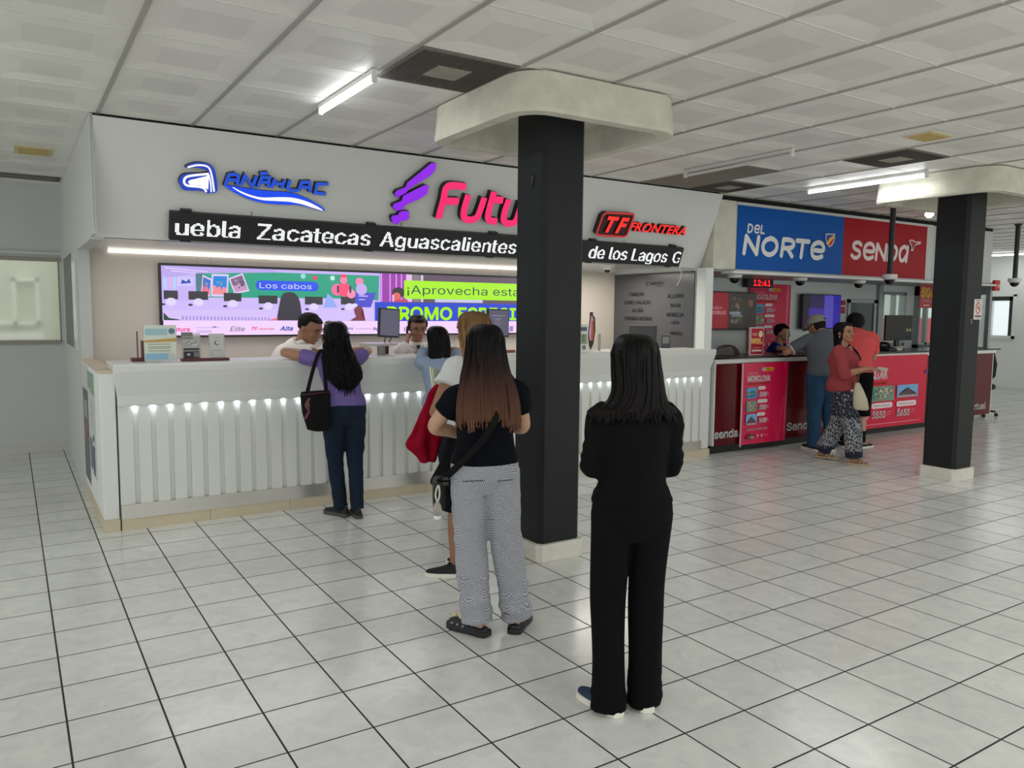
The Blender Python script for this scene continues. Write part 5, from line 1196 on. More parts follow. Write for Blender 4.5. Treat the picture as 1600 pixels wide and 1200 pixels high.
def hand(bm, w, d, nrm, curl, s, side):
    """palm and five fingers; d along the hand, nrm out of the back of the hand"""
    d = V(d).normalized(); nrm = V(nrm); nrm = (nrm - d * nrm.dot(d)).normalized(); x = d.cross(nrm) * side
    L_ = .085 * s
    loft(bm, [(w - d * .01, x * .022 * s, nrm * .018 * s), (w + d * .03 * s, x * .034 * s, nrm * .015 * s), (w + d * L_, x * .040 * s, nrm * .012 * s), (w + d * (L_ + .008), x * .034 * s, nrm * .008 * s)], 14)
    for i, (off, ln, an) in enumerate(((-.031, .064, -.16), (-.0105, .076, -.05), (.0105, .070, .06), (.031, .055, .17))):
        p = w + d * (L_ - .012) + x * off * s; q = (d * math.cos(an) + x * math.sin(an)).normalized(); pts = [p]; c = 0.15
        for j in range(3):
            c += curl * (.75 + .1 * i); e = q * math.cos(c) - nrm * math.sin(c); pts.append(pts[-1] + e * ln * s * (.45, .32, .23)[j])
        tube(bm, pts, [.0092 * s, .0085 * s, .0078 * s, .006 * s], 8)
    p = w + d * .022 * s - x * .028 * s; q = (d * .65 - x * .75 - nrm * .25 * (1 + curl)).normalized()
    tube(bm, [p, p + q * .035 * s, p + q * .035 * s + (d * .9 - x * .2 - nrm * .35 * (1 + curl)).normalized() * .032 * s], [.0125 * s, .0105 * s, .007 * s], 8)
def head_mat(J):
    a = J['hr']; M = Matrix.Rotation(a[0], 4, 'Z') @ Matrix.Rotation(a[1], 4, 'X') @ Matrix.Rotation(a[2] if len(a) > 2 else 0, 4, 'Y')
    return Matrix.Translation(J['head']) @ M @ Matrix.Scale(J['s'] * (1.03 if J['male'] else 1.0), 4)
HR_ = [(-.004, .014, .060, .030), (.010, .034, .080, .000), (.035, .050, .090, -.050), (.060, .059, .090, -.074), (.085, .066, .090, -.086), (.108, .071, .086, -.094), (.130, .075, .092, -.100), (.155, .076, .088, -.101), (.180, .068, .074, -.090), (.200, .050, .050, -.065), (.213, .022, .018, -.028), (.215, .008, .006, -.012)]
def body(J, name, label, loc, th, skin, group=None, voxel=.0065, arms=True):
    s = J['s']; f = J['fat']; bm = NB()
    loft(bm, torso(J, -.016, .05), 24)
    lg = 1.08 if J['male'] else 1.0
    for i in (0, 1):
        h, k, a = J['hip'][i], J['kn'][i], J['an'][i]
        limb(bm, [h + V((0, 0, .03)), h.lerp(k, .5), k, k.lerp(a, .35), a], [.074 * s * f, .062 * s * f, .046 * s, .049 * s * lg, .032 * s], 14)
        t = J['toe'][i]; dx = V((math.sin(t), math.cos(t), 0)); fx = V((math.cos(t), -math.sin(t), 0))
        fz = a.z - .075 * s
        loft(bm, [(V((a.x, a.y, fz + .04 * s)) - dx * .045 * s, fx * .020 * s, V((0, 0, .026 * s))), (V((a.x, a.y, fz + .045 * s)), fx * .025 * s, V((0, 0, .030 * s))), (V((a.x, a.y, fz + .032 * s)) + dx * .08 * s, fx * .029 * s, V((0, 0, .018 * s))), (V((a.x, a.y, fz + .02 * s)) + dx * .135 * s, fx * .028 * s, V((0, 0, .010 * s))), (V((a.x, a.y, fz + .016 * s)) + dx * .155 * s, fx * .018 * s, V((0, 0, .007 * s)))], 12)
        sh, el, wr = J['sh'][i], J['el'][i], J['wr'][i]
        limb(bm, [sh, sh.lerp(el, .4), el, el.lerp(wr, .35), wr], [.050 * s * lg * f, .045 * s * f * lg, .037 * s * f, .036 * s * f, .024 * s * lg], 14)
        if arms: hand(bm, wr, J['hd'][i], J['hn'][i], J['curl'], s * (1.06 if J['male'] else .97), 1 if i else -1)
    tube(bm, [J['shm'] + V((0, 0, -.02)), J['neck'], J['head'] + V((0, -.012, .03)), J['head'] + V((0, -.015, .09))], [.07 * s, .050 * s * lg, .048 * s * lg, .045 * s], 16)
    M = head_mat(J); R3 = M.to_3x3()
    loft(bm, [(M @ V((0, (a + b) / 2, z)), R3 @ V((w_, 0, 0)), R3 @ V((0, (a - b) / 2, 0))) for z, w_, a, b in HR_], 24)
    tube(bm, [M @ V((0, .086, .122)), M @ V((0, .099, .100)), M @ V((0, .107, .082)), M @ V((0, .094, .070))], [.008 * s, .011 * s, .015 * s, .010 * s], 10)
    for x in (-1, 1):
        ell(bm, M @ V((x * .012, .099, .078)), .010 * s, .010 * s, .008 * s, 8)
        ell(bm, M @ V((x * .077, -.008, .10)), .010 * s, .018 * s, .030 * s, 10, R3.normalized() if False else None)
        ell(bm, M @ V((x * .033, .080, .128)), .026 * s, .012 * s, .009 * s, 10)      # brow ridge
        ell(bm, M @ V((x * .036, .066, .078)), .024 * s, .022 * s, .022 * s, 10)      # cheek
    ell(bm, M @ V((0, .087, .050)), .024 * s, .009 * s, .006 * s, 10); ell(bm, M @ V((0, .086, .041)), .020 * s, .009 * s, .007 * s, 10)
    ell(bm, M @ V((0, .076, .012)), .020 * s, .014 * s, .014 * s, 10)
    o = remeshed(name, bm, skin, None, voxel, 3)
    o.location = (loc[0], loc[1], loc[2] if len(loc) > 2 else 0); o.rotation_euler = (0, 0, -math.radians(th))
    tag(o, label, 'person', group)
    return o
def face(o, J, brow=(30, 22, 18), lip=(150, 84, 78), closed=False):
    M = head_mat(J); s = J['s']
    bm = NB()
    for x in (-1, 1): ell(bm, M @ V((x * .033, .0785, .108)), .0125 * s, .0095 * s, .0055 * s, 12)
    obj('eyes', bm, mat('eye_white', (146, 136, 128), 0.4), o, True)
    bm = NB()
    for x in (-1, 1): ell(bm, M @ V((x * .033, .0868, .1075)), .0062 * s, .0025 * s, .0055 * s, 10)
    obj('irises', bm, mat('dark_iris', (36, 24, 18), 0.15), o, True)
    bm = NB()
    for x in (-1, 1):
        tube(bm, cr([M @ V((x * .017, .0885, .113)), M @ V((x * .034, .0895, .1165)), M @ V((x * .051, .078, .111))], 4), .0022 * s, 6)
    obj('lashes', bm, mat('lash_dark', (30, 22, 20), 0.6), o, True)
    bm = NB()
    for x in (-1, 1): tube(bm, cr([M @ V((x * .014, .0975, .130)), M @ V((x * .034, .098, .1365)), M @ V((x * .056, .080, .130))], 4), [.0035 * s] * 8 + [.0015 * s], 6, 0.6)
    obj('eyebrows', bm, mat('brow_hair', brow, 0.8), o, True)
    bm = NB()
    tube(bm, cr([M @ V((-.024, .0865, .046)), M @ V((-.010, .0965, .0515)), M @ V((0, .0975, .0495)), M @ V((.010, .0965, .0515)), M @ V((.024, .0865, .046))], 3), [.002 * s] + [.0042 * s] * 11 + [.002 * s], 8)
    tube(bm, cr([M @ V((-.022, .0865, .045)), M @ V((0, .096, .0395)), M @ V((.022, .0865, .045))], 5), [.002 * s] + [.005 * s] * 9 + [.002 * s], 8)
    obj('lips', bm, mat('lips', lip, 0.4), o, True)
def noise_fold(amp, fx, fy, fz, seed=0.0, z0=-9, z1=9, amp2=0.0, f2=40):
    def fn(c, n):
        w_ = 1.0 if z0 < c.z < z1 else 0.25
        a = noise.noise(V((c.x * fx + seed, c.y * fy + seed, c.z * fz))) * amp * w_
        return a + (noise.noise(V((c.x * f2, c.y * f2, c.z * f2 + seed))) * amp2 if amp2 else 0)
    return fn
def shirt(o, J, m_, hem=.17, sleeve=.45, infl=.016, flare=.0, sl_r=(.064, .060, .056), fold=None, top=.975, name='shirt', voxel=.008, smooth=4):
    """sleeve: how far down the arm it reaches, 1 = wrist"""
    s = J['s']; f = J['fat']; bm = NB()
    loft(bm, torso(J, infl * s, hem, top, flare), 30)
    for i in (0, 1):
        sh, el, wr = J['sh'][i], J['el'][i], J['wr'][i]; inn = sh + (J['shm'] - sh) * .55
        if sleeve <= .54:
            e = sh.lerp(el, sleeve / .54); limb(bm, [inn, sh, sh.lerp(e, .6), e], [sl_r[0] * .95 * s * f, sl_r[0] * s * f, sl_r[1] * s * f, sl_r[2] * s * f], 18)
        else:
            e = el.lerp(wr, (sleeve - .54) / .46); limb(bm, [inn, sh, sh.lerp(el, .5), el, el.lerp(e, .5), e], [sl_r[0] * .95 * s * f, sl_r[0] * s * f, sl_r[1] * s * f, sl_r[1] * .9 * s * f, sl_r[2] * s * f, sl_r[2] * .85 * s * f], 18)
    return remeshed(name, bm, m_, o, voxel, smooth, fold)
def trousers(o, J, m_, rad=(.098, .085, .066, .060, .055), top=.36, infl=.010, end=1.0, fold=None, name='trousers', zend=None, voxel=.008):
    s = J['s']; f = J['fat']; bm = NB()
    loft(bm, torso(J, infl * s, 0.0, top), 30)
    for i in (0, 1):
        h, k, a = J['hip'][i], J['kn'][i], J['an'][i].copy()
        if end < 1.0:
            e = k.lerp(a, (end - .5) * 2) if end > .5 else h.lerp(k, end * 2)
            limb(bm, [h + V((0, 0, .04)), h.lerp(e, .33), h.lerp(e, .66), e], [rad[0] * s * f, rad[1] * s * f, rad[2] * s * f, rad[3] * s * f], 22)
        else:
            if zend is not None: a = V((a.x, a.y, zend))
            limb(bm, [h + V((0, 0, .04)), h.lerp(k, .5), k, k.lerp(a, .5), a], [rad[0] * s * f, rad[1] * s * f, rad[2] * s, rad[3] * s, rad[4] * s], 22)
    return remeshed(name, bm, m_, o, voxel, 4, fold)
def shoe(o, J, i, kind, up, sole, name='shoe', lift=0.0):
    s = J['s'] * (1.08 if J['male'] else 1.0); a = J['an'][i]; t = J['toe'][i]; dx = V((math.sin(t), math.cos(t), 0)); fx = V((math.cos(t), -math.sin(t), 0)); Z = V((0, 0, 1))
    b = V((a.x, a.y, a.z - .075 * J['s'] + lift))
    prof = [(-.075, .018), (-.066, .030), (-.03, .036), (.03, .037), (.09, .045), (.13, .045), (.160, .036), (.182, .016)]
    if kind == 'clog': prof = [(-.078, .020), (-.066, .036), (-.03, .042), (.03, .045), (.09, .056), (.13, .057), (.165, .046), (.188, .020)]
    th = .026 if kind in ('sneaker', 'clog') else .016
    bm = NB(); lo = [b + dx * y * s + fx * w_ * s for y, w_ in prof] + [b + dx * y * s - fx * w_ * s for y, w_ in prof[::-1]]
    prism(bm, lo, Z * th * s); so = obj('sole', bm, sole, None, False, .004, 2)
    if kind == 'sandal':
        so.name = name; so.parent = o
        bm = NB()
        for y, w_ in ((.055, .044), (.095, .050)):
            tube(bm, cr([b + dx * y * s - fx * w_ * s + Z * .012, b + dx * (y + .02) * s - fx * w_ * .6 * s + Z * .05 * s, b + dx * (y + .02) * s + fx * w_ * .6 * s + Z * .05 * s, b + dx * y * s + fx * w_ * s + Z * .012], 4), .011 * s, 8, .4)
        tube(bm, cr([b - dx * .03 * s - fx * .042 * s + Z * .02, b - dx * .085 * s + Z * .06 * s, b - dx * .03 * s + fx * .042 * s + Z * .02], 4), .007 * s, 8, .5)
        obj('strap', bm, up, so, True); return so
    hs = [(-.073, .020, .075), (-.055, .031, .085), (-.01, .035, .082), (.04, .037, .072), (.09, .042, .052), (.135, .041, .045), (.165, .031, .038), (.180, .012, .030)]
    hs = [(y, w_, h * 1.12) for y, w_, h in hs]
    if kind == 'low': hs = [(y, w_, h * .72) for y, w_, h in hs]
    if kind == 'clog': hs = [(-.07, .026, .045), (-.05, .038, .05), (-.01, .043, .05), (.03, .046, .068), (.08, .053, .066), (.13, .053, .056), (.165, .042, .046), (.184, .018, .036)]
    bm = NB(); rings = []
    for y, w_, h in hs:
        c = b + dx * y * s; r = []
        for q in range(16):
            an = 2 * PI * q / 16; zz = math.sin(an); z = (th * .6 + (h - th * .6) * zz) if zz > 0 else th * .6
            r.append(bm.verts.new(c + fx * w_ * s * math.cos(an) * (1 if zz <= 0 else (1 - .25 * zz)) + Z * z * s))
        rings.append(r)
    for r, q in zip(rings, rings[1:]):
        for k in range(16): bm.faces.new((r[k], r[(k + 1) % 16], q[(k + 1) % 16], q[k]))
    bm.faces.new(rings[0]); bm.faces.new(rings[-1][::-1])
    u_ = obj(name, bm, up, o, True); q = u_.modifiers.new('sub', 'SUBSURF'); q.levels = 1; q.render_levels = 2
    so.parent = u_
    if kind == 'sneaker' or kind == 'low':
        bm = NB(); tube(bm, [b - dx * .045 * s + fx * .03 * s + Z * hs[2][2] * s, b + dx * .03 * s + fx * .018 * s + Z * hs[3][2] * 1.02 * s, b + dx * .045 * s + Z * hs[3][2] * .98 * s, b + dx * .03 * s - fx * .018 * s + Z * hs[3][2] * 1.02 * s, b - dx * .045 * s - fx * .03 * s + Z * hs[2][2] * s], .006 * s, 6); obj('collar', bm, up, u_, True)
    return u_
def hairmass(o, J, secs, m_, name='hair', seed=1, groove=.035, R_=5.0, end_var=.02, locks=40, wave=.0, lock_r=.006, front=.012, n=90, ends=.03, flip=0.0, tpr=0.7):
    """secs relative to the head base: (dz, cx, cy, rx, ry); hair in front of the ears is kept back so the face stays open"""
    B = J['head']; M = head_mat(J); s = J['s']; rnd = random.Random(seed)
    P_ = []
    for dz, cx, cy, rx, ry in secs:
        p = V((cx, cy, dz)) * s
        w_ = min(1, max(0, (dz + .06) / .10)); q = M @ V((cx, cy, dz)); P_.append((q * w_ + (B + p) * (1 - w_), rx * s, ry * s))
    C_ = cr([p for p, a, b in P_], 4); X_ = cr([V((a, b, 0)) for p, a, b in P_], 4); D_ = cr([V((q[0], 0, 0)) for q in secs], 4)
    bm = NB(); rings = []; NS = len(C_)
    for k, (c, r, d) in enumerate(zip(C_, X_, D_)):
        t = k / (NS - 1); ring = []
        for i in range(n):
            a = 2 * PI * i / n
            g = 1 + groove * noise.noise(V((math.cos(a) * R_, math.sin(a) * R_, t * 2.2 + seed))) * min(1, t * 4) + groove * .6 * noise.noise(V((math.cos(a) * R_ * 3, math.sin(a) * R_ * 3, t * 1.5 - seed)))
            if wave: g += wave * math.sin(t * 26 + 3 * noise.noise(V((math.cos(a) * 2, math.sin(a) * 2, seed)))) * max(0, t - .3)
            x, y = r.x * math.cos(a) * g, r.y * math.sin(a) * g
            if d.x < .165 * 1.0:
                lim = front + (max(0, d.x - .10) * .6); yy = c.y - B.y + y
                if yy > lim: y = lim - (c.y - B.y)
            z = 0.0
            if k >= NS - 3: z = (noise.noise(V((math.cos(a) * R_ * 2, math.sin(a) * R_ * 2, seed * 3))) - .2) * end_var * (k - NS + 4) / 3
            ring.append(bm.verts.new(c + V((x, y, z))))
        rings.append(ring)
    for p, q in zip(rings, rings[1:]):
        for i in range(n): bm.faces.new((p[i], p[(i + 1) % n], q[(i + 1) % n], q[i]))
    bm.faces.new(rings[0][::-1]); bm.faces.new(rings[-1])
    for _ in range(locks):
        a = rnd.uniform(-1.15 * PI, .15 * PI); i = int(a / (2 * PI) * n) % n
        k0 = rnd.randint(int(NS * .25), int(NS * .6)); pts = []; ph = rnd.uniform(0, 6)
        for k in range(k0, NS):
            c = C_[k]; p = rings[k][i].co; dr = (p - c); dr.z = 0; dr = dr.normalized() if dr.length > 1e-5 else V((1, 0, 0))
            pts.append(p + dr * (.002 + wave * .25 * math.sin(k * 1.1 + ph)))
        dn = V((rnd.uniform(-.3, .3), rnd.uniform(-.1, .1), -1)).normalized()
        if flip: dn = (dn + V((math.copysign(flip, pts[-1].x), 0, 0))).normalized()
        for k in range(3): pts.append(pts[-1] + dn * ends * rnd.uniform(.2, .5))
        m = len(pts); tube(bm, pts, [lock_r * s * min(1, .25 + 3 * j / m) * (1 - tpr * (j / m) ** 4) for j in range(m)], 6, .5)
    return obj(name, bm, m_, o, True)
HEADCAP = [(.229, 0, -.008, .012, .012), (.226, 0, -.008, .040, .046), (.215, 0, -.009, .064, .078), (.190, 0, -.010, .083, .100), (.155, 0, -.012, .092, .110), (.115, 0, -.016, .094, .108)]
def short_hair(o, J, m_, z_side=.085, z_back=.04, hairline=.165, thick=.008, seed=1, name='hair', groove=.015):
    """cropped hair: shell over the skull, cut at the hairline, sides and nape"""
    M = head_mat(J); bm = NB(); n = 48; rings = []
    zs = [.01 + i * (.215 - .01) / 30 for i in range(31)]
    def at(z):
        for (z0, w0, a0, b0), (z1, w1, a1, b1) in zip(HR_, HR_[1:]):
            if z0 <= z <= z1:
                u = (z - z0) / (z1 - z0); return w0 + (w1 - w0) * u, a0 + (a1 - a0) * u, b0 + (b1 - b0) * u
        return HR_[-1][1:]
    def edge(a):
        f = math.sin(a)      # 1 front, -1 back
        if f > .35: return hairline
        if f > -.1: return z_side + (hairline - z_side) * ((f + .1) / .45) ** 2
        return z_side + (z_back - z_side) * min(1, (-.1 - f) / .5)
    for k in range(16):
        r = []
        for i in range(n):
            a = 2 * PI * i / n; e = edge(a); z = e + (.219 - e) * k / 15
            w_, fy, by = at(min(z, .2149)); th = thick * (0.25 if k == 0 else 1) * (1 + groove * 10 * noise.noise(V((math.cos(a) * 9, math.sin(a) * 9, z * 60 + seed))))
            if k == 15: w_, fy, by, th = .004, .002, -.006, 0; z = .217 + thick
            elif k >= 12: z += thick * (k - 11) / 4
            r.append(bm.verts.new(M @ V(((w_ + th) * math.cos(a), (fy + by) / 2 + ((fy - by) / 2 + th) * math.sin(a), z))))
        rings.append(r)
    for p, q in zip(rings, rings[1:]):
        for i in range(n): bm.faces.new((p[i], p[(i + 1) % n], q[(i + 1) % n], q[i]))
    bm.faces.new(rings[-1])
    return obj(name, bm, m_, o, True)
def world_to(o, p):
    """world point into the person's own frame"""
    a = -o.rotation_euler[2]; d = V(p) - o.location
    c, s = math.cos(a), math.sin(a)
    return V((c * d.x - s * d.y, s * d.x + c * d.y, d.z))
def L(loc, th, p):
    """helper before the body exists: world point to local"""
    a = math.radians(th); d = V(p) - V((loc[0], loc[1], loc[2] if len(loc) > 2 else 0)); c, s = math.cos(a), math.sin(a)
    return (c * d.x - s * d.y, s * d.x + c * d.y, d.z)
# ================================================================== the people
SK = skin_mat((168, 122, 96)); SKL = skin_mat((190, 148, 120)); SKD = skin_mat((146, 102, 78))
BLK = cloth((11, 12, 14)); BLK2 = cloth((11, 11, 13))
DARK_SOLE = mat('dark_sole', (40, 40, 42), 0.6); WHITE_SOLE = mat('white_sole', (226, 224, 214), 0.5)

def straps(name, m_, o, pts, w_=.016, k=5, flat=.2, ref=None):
    bm = NB(); tube(bm, cr(pts, k), w_, 8, flat, ref); return obj(name, bm, m_, o, True)

# 1 --- woman in black, last in the queue
loc, th = (2.035, 2.30), 22
J = pose(1.50, fat=.90, el=[(-.160, .015, .995), (.160, .015, .995)], wr=[(.03, .175, 1.03), (-.04, .165, 1.0)], hd=[(.9, .1, .1), (-.9, .1, .1)], hn=[(0, 1, 0), (0, 1, 0)], sh=[(-.138, -.012, 1.19), (.138, -.012, 1.19)], hr=(.12, -.05), an=[(-.080, .0, .073), (.078, .02, .073)], kn=[(-.082, .02, .42), (.080, .025, .42)], toe=[-.45, .1])
o = body(J, 'person', 'woman all in black with shoulder-length black hair, nearest and last in the queue', loc, th, SK)
face(o, J)
def f1(c, n):
    a = noise.noise(V((c.x * 7, c.y * 7, c.z * 16))) * .006
    if c.z < .90: a += noise.noise(V((c.x * 10, c.y * 10, c.z * 6 + 4))) * .007 
    if abs(c.x) > .13: a += noise.noise(V((c.x * 8, c.y * 8, c.z * 34))) * .008
    return a
shirt(o, J, BLK, hem=.20, sleeve=.98, infl=.020, flare=.0, sl_r=(.062, .060, .050), fold=f1, name='sweatshirt')
def f2(c, n):
    return noise.noise(V((c.x * 14 + 3, c.y * 14, c.z * 3))) * .008 + (noise.noise(V((c.x * 6, c.y * 6, c.z * 30))) * .006 if c.z < .14 else 0)
trousers(o, J, BLK2, (.098, .086, .074, .070, .076), top=.42, infl=.014, fold=f2, name='wide_trousers', zend=.012)
NAVY = mat('navy_knit', (28, 50, 78), 0.7)
for i in (0, 1): shoe(o, J, i, 'sneaker', NAVY, WHITE_SOLE)
hairmass(o, J, HEADCAP + [(.07, 0, -.026, .096, .096), (.02, 0, -.040, .098, .086), (-.02, -.004, -.054, .108, .072), (-.055, -.012, -.064, .132, .064), (-.072, -.030, -.072, .176, .058), (-.088, -.026, -.080, .168, .046)], hair_mat('black_hair', [(1.0, (20, 15, 15)), (1.6, (10, 9, 10))], .32), seed=3, end_var=.03, locks=50, wave=.0, flip=.3, ends=.02, groove=.025)

# 2 --- woman in the checked trousers
loc, th = (1.925, 3.25), 25
J = pose(1.52, el=[(-.245, .03, 1.035), (.195, .05, 1.03)], wr=[(-.05, .20, .955), (.06, .22, 1.0)], hd=[(.9, .25, -.15), (-.9, .15, .1)], hn=[(0, .8, .3), (0, 1, 0)], sh=[(-.138, -.012, 1.185), (.148, -.012, 1.212)], hr=(-.05, -.05), fat=.94, an=[(-.035, .0, .075), (.170, .03, .075)], kn=[(-.065, .02, .43), (.115, .03, .43)], toe=[-.80, .35])
o = body(J, 'person', 'woman in black tee and fine grey checked trousers with long dark-to-auburn hair', loc, th, SKL)
face(o, J)
shirt(o, J, cloth((11, 13, 20)), hem=.19, sleeve=.30, infl=.018, sl_r=(.064, .066, .066), fold=noise_fold(.006, 7, 7, 14, 2), name='black_tee')
def checks():
    M = bpy.data.materials.new('houndstooth_cloth'); M.use_nodes = True; nt = M.node_tree; N = nt.nodes; b = N['Principled BSDF']
    tc = N.new('ShaderNodeTexCoord'); ck = N.new('ShaderNodeTexChecker'); ck.inputs['Scale'].default_value = 210
    ck.inputs['Color1'].default_value = lin((206, 208, 216)); ck.inputs['Color2'].default_value = lin((66, 70, 80))
    wv = N.new('ShaderNodeTexWave'); wv.bands_direction = 'DIAGONAL'; wv.inputs['Scale'].default_value = 60; wv.inputs['Distortion'].default_value = .4
    nt.links.new(tc.outputs['Object'], ck.inputs['Vector']); nt.links.new(tc.outputs['Object'], wv.inputs['Vector'])
    mx = N.new('ShaderNodeMix'); mx.data_type = 'RGBA'; mx.inputs[7].default_value = lin((150, 152, 160)); nt.links.new(ck.outputs[0], mx.inputs[6])
    nt.links.new(math_n(nt, 'MULTIPLY', wv.outputs['Fac'], .12), mx.inputs[0]); nt.links.new(mx.outputs[2], b.inputs['Base Color'])
    b.inputs['Roughness'].default_value = .9; return M
HT = checks()
def f3(c, n):
    a = noise.noise(V((c.x * 12 + 3, c.y * 12, c.z * 7))) * .008
    a += noise.noise(V((c.x * 5, c.y * 5, c.z * 22 + 2))) * (.016 if c.z < .30 else .005)
    return a
tr = trousers(o, J, HT, (.104, .094, .082, .078, .082), top=.36, infl=.013, fold=f3, name='checked_trousers', zend=.06)
bm = NB(); tube(bm, [(-.12, -.148, .80), (-.02, -.158, .805)], .004, 6, .5); tube(bm, [(.045, -.155, .80), (.12, -.13, .80)], .004, 6, .5); obj('pocket_welts', bm, mat('dark_stitch', (60, 62, 70), .8), tr)
CLOG = mat('black_foam', (24, 25, 27), 0.5)
for i in (0, 1):
    u_ = shoe(o, J, i, 'clog', CLOG, CLOG, 'clog')
    a = J['an'][i]; t_ = J['toe'][i]; dx = V((math.sin(t_), math.cos(t_), 0)); fx = V((math.cos(t_), -math.sin(t_), 0))
    if i == 0:
        bm = NB()
        for y, x, r in ((.11, .012, .013), (.09, -.014, .012), (.135, -.008, .011)): ell(bm, V((a.x, a.y, .066)) + dx * y + fx * x, r, r, .008, 8)
        obj('shoe_charms', bm, mat('cream_charms', (226, 214, 150), .5), u_)
        bm = NB()
        for y in (.05, .085, .12): ell(bm, V((a.x, a.y, .04)) + dx * y - fx * .049, .007, .007, .005, 8)
        obj('vent_holes', bm, mat('pale_holes', (150, 150, 150), .6), u_)
hairmass(o, J, HEADCAP + [(.07, 0, -.026, .100, .102), (.02, 0, -.042, .108, .094), (-.03, 0, -.060, .120, .080), (-.08, .004, -.075, .133, .070), (-.13, .006, -.085, .143, .063), (-.18, .008, -.092, .149, .058), (-.225, .010, -.096, .150, .052)], hair_mat('ombre_hair', [(1.08, (104, 72, 56)), (1.20, (80, 52, 43)), (1.32, (40, 28, 25)), (1.42, (14, 12, 13)), (1.55, (10, 9, 10))], .40), seed=8, end_var=.035, locks=110, ends=.03, groove=.04)
t = thing('crossbody_bag', 'black crossbody bag of the woman in checked trousers, strap across her back', 'bag', loc[:2] + (0,), -math.radians(th))
BS = mat('black_webbing', (13, 12, 13), .8, bump=.2, spec=.2)
straps('strap', BS, t, [(.07, .12, 1.10), (.125, .06, 1.24), (.125, -.03, 1.285), (.085, -.105, 1.20), (.02, -.148, 1.06), (-.06, -.162, .96), (-.13, -.13, .88), (-.195, -.05, .80), (-.22, .04, .76)], .019, 6, .16, (0, 0, 1))
bm = NB()
for z in (.80, .775): box(bm, -.208, -.180, -.075, -.045, z - .008, z + .008)
obj('buckle', bm, BLACKP, t)
bm = NB(); box(bm, -.25, -.19, .0, .16, .62, .77); obj('pouch', bm, mat('black_nylon', (22, 22, 24), .6), t, bevel=.02)
t = thing('sanitizer_bottle', 'small clear hand gel bottle with white cap hanging from the crossbody bag', 'bottle', loc[:2] + (0,), -math.radians(th))
bm = NB(); lathe(bm, (-.232, -.06, .615), [(.016, 0), (.020, .006), (.022, .03), (.018, .055), (.010, .066), (.010, .07)], 16); obj('bottle', bm, mat('clear_gel', (206, 196, 184), .15, trans=.6), t, True)
bm = NB(); lathe(bm, (-.232, -.06, .60), [(.017, 0), (.019, .004), (.019, .022), (.0, .023)], 16); obj('cap', bm, WHITE, t, True)
straps('loop', mat('clear_strap', (206, 200, 184), .3), t, [(-.232, -.06, .68), (-.242, -.06, .72), (-.228, -.06, .765), (-.222, -.06, .72), (-.232, -.06, .68)], .004, 4, .6)

# 3 --- blonde woman further ahead
loc, th = (2.345, 4.10), -12
J = pose(1.58, el=[L(loc, th, (2.055, 4.02, 1.025)), (.2, .04, 1.03)], wr=[L(loc, th, (2.14, 4.20, .985)), (.05, .24, 1.06)], hd=[(.5, .8, 0), (-.8, .4, .1)], hn=[(-.5, .2, .8), (0, 1, 0)], sh=[(-.155, -.012, 1.27), (.155, -.012, 1.27)], toe=[-.75, -.5], an=[(-.145, -.01, .076), (.06, .05, .076)], kn=[(-.12, .02, .43), (.07, .04, .43)])
o = body(J, 'person', 'blonde woman in white tee and black skirt, half hidden ahead of the checked trousers', loc, th, SKD)
face(o, J)
shirt(o, J, cloth((206, 208, 210)), hem=.18, sleeve=.24, infl=.018, flare=.0, sl_r=(.062, .068, .078), fold=noise_fold(.006, 7, 7, 14, 6), name='white_tee')
bm = NB(); s = J['s']
loft(bm, torso(J, .014, .20, .44), 28); loft(bm, [((0, 0, .88), (.155, 0, 0), (0, .12, 0)), ((0, 0, .80), (.185, 0, 0), (0, .145, 0)), ((-.02, 0, .70), (.21, 0, 0), (0, .155, 0)), ((-.05, .0, .60), (.235, 0, 0), (0, .175, 0)), ((-.05, .0, .575), (.24, 0, 0), (0, .18, 0))], 28)
loft(bm, [((0, .01, .70), (.17, 0, 0), (0, .13, 0)), ((-.04, .01, .44), (.165, 0, 0), (0, .13, 0)), ((-.05, .01, .40), (.165, 0, 0), (0, .13, 0))], 28)
remeshed('skirt', bm, BLK, o, .009, 4, noise_fold(.012, 9, 9, 2, 4))
for i in (0, 1): shoe(o, J, i, 'sneaker', mat('black_knit', (22, 22, 23), .8), WHITE_SOLE, 'slip_on_shoe')
hairmass(o, J, HEADCAP + [(.07, 0, -.026, .100, .100), (.02, 0, -.042, .105, .085), (-.03, 0, -.060, .112, .066), (-.08, .0, -.075, .118, .055), (-.14, .0, -.09, .118, .05), (-.20, .0, -.096, .105, .045)], hair_mat('blonde_hair', [(1.1, (176, 142, 100)), (1.40, (150, 116, 78)), (1.6, (96, 70, 46))], .45), seed=5, end_var=.05, locks=80, wave=.015, groove=.05)
bm = NB()
tube(bm, [V(L(loc, th, (2.125, 4.17, .99))) + V((.033 * math.cos(a / 12 * 2 * PI), .0, .033 * math.sin(a / 12 * 2 * PI))) for a in range(13)], .006, 8)
obj('bracelet', bm, mat('pale_bracelet', (220, 216, 210), .3, .4), o, True)
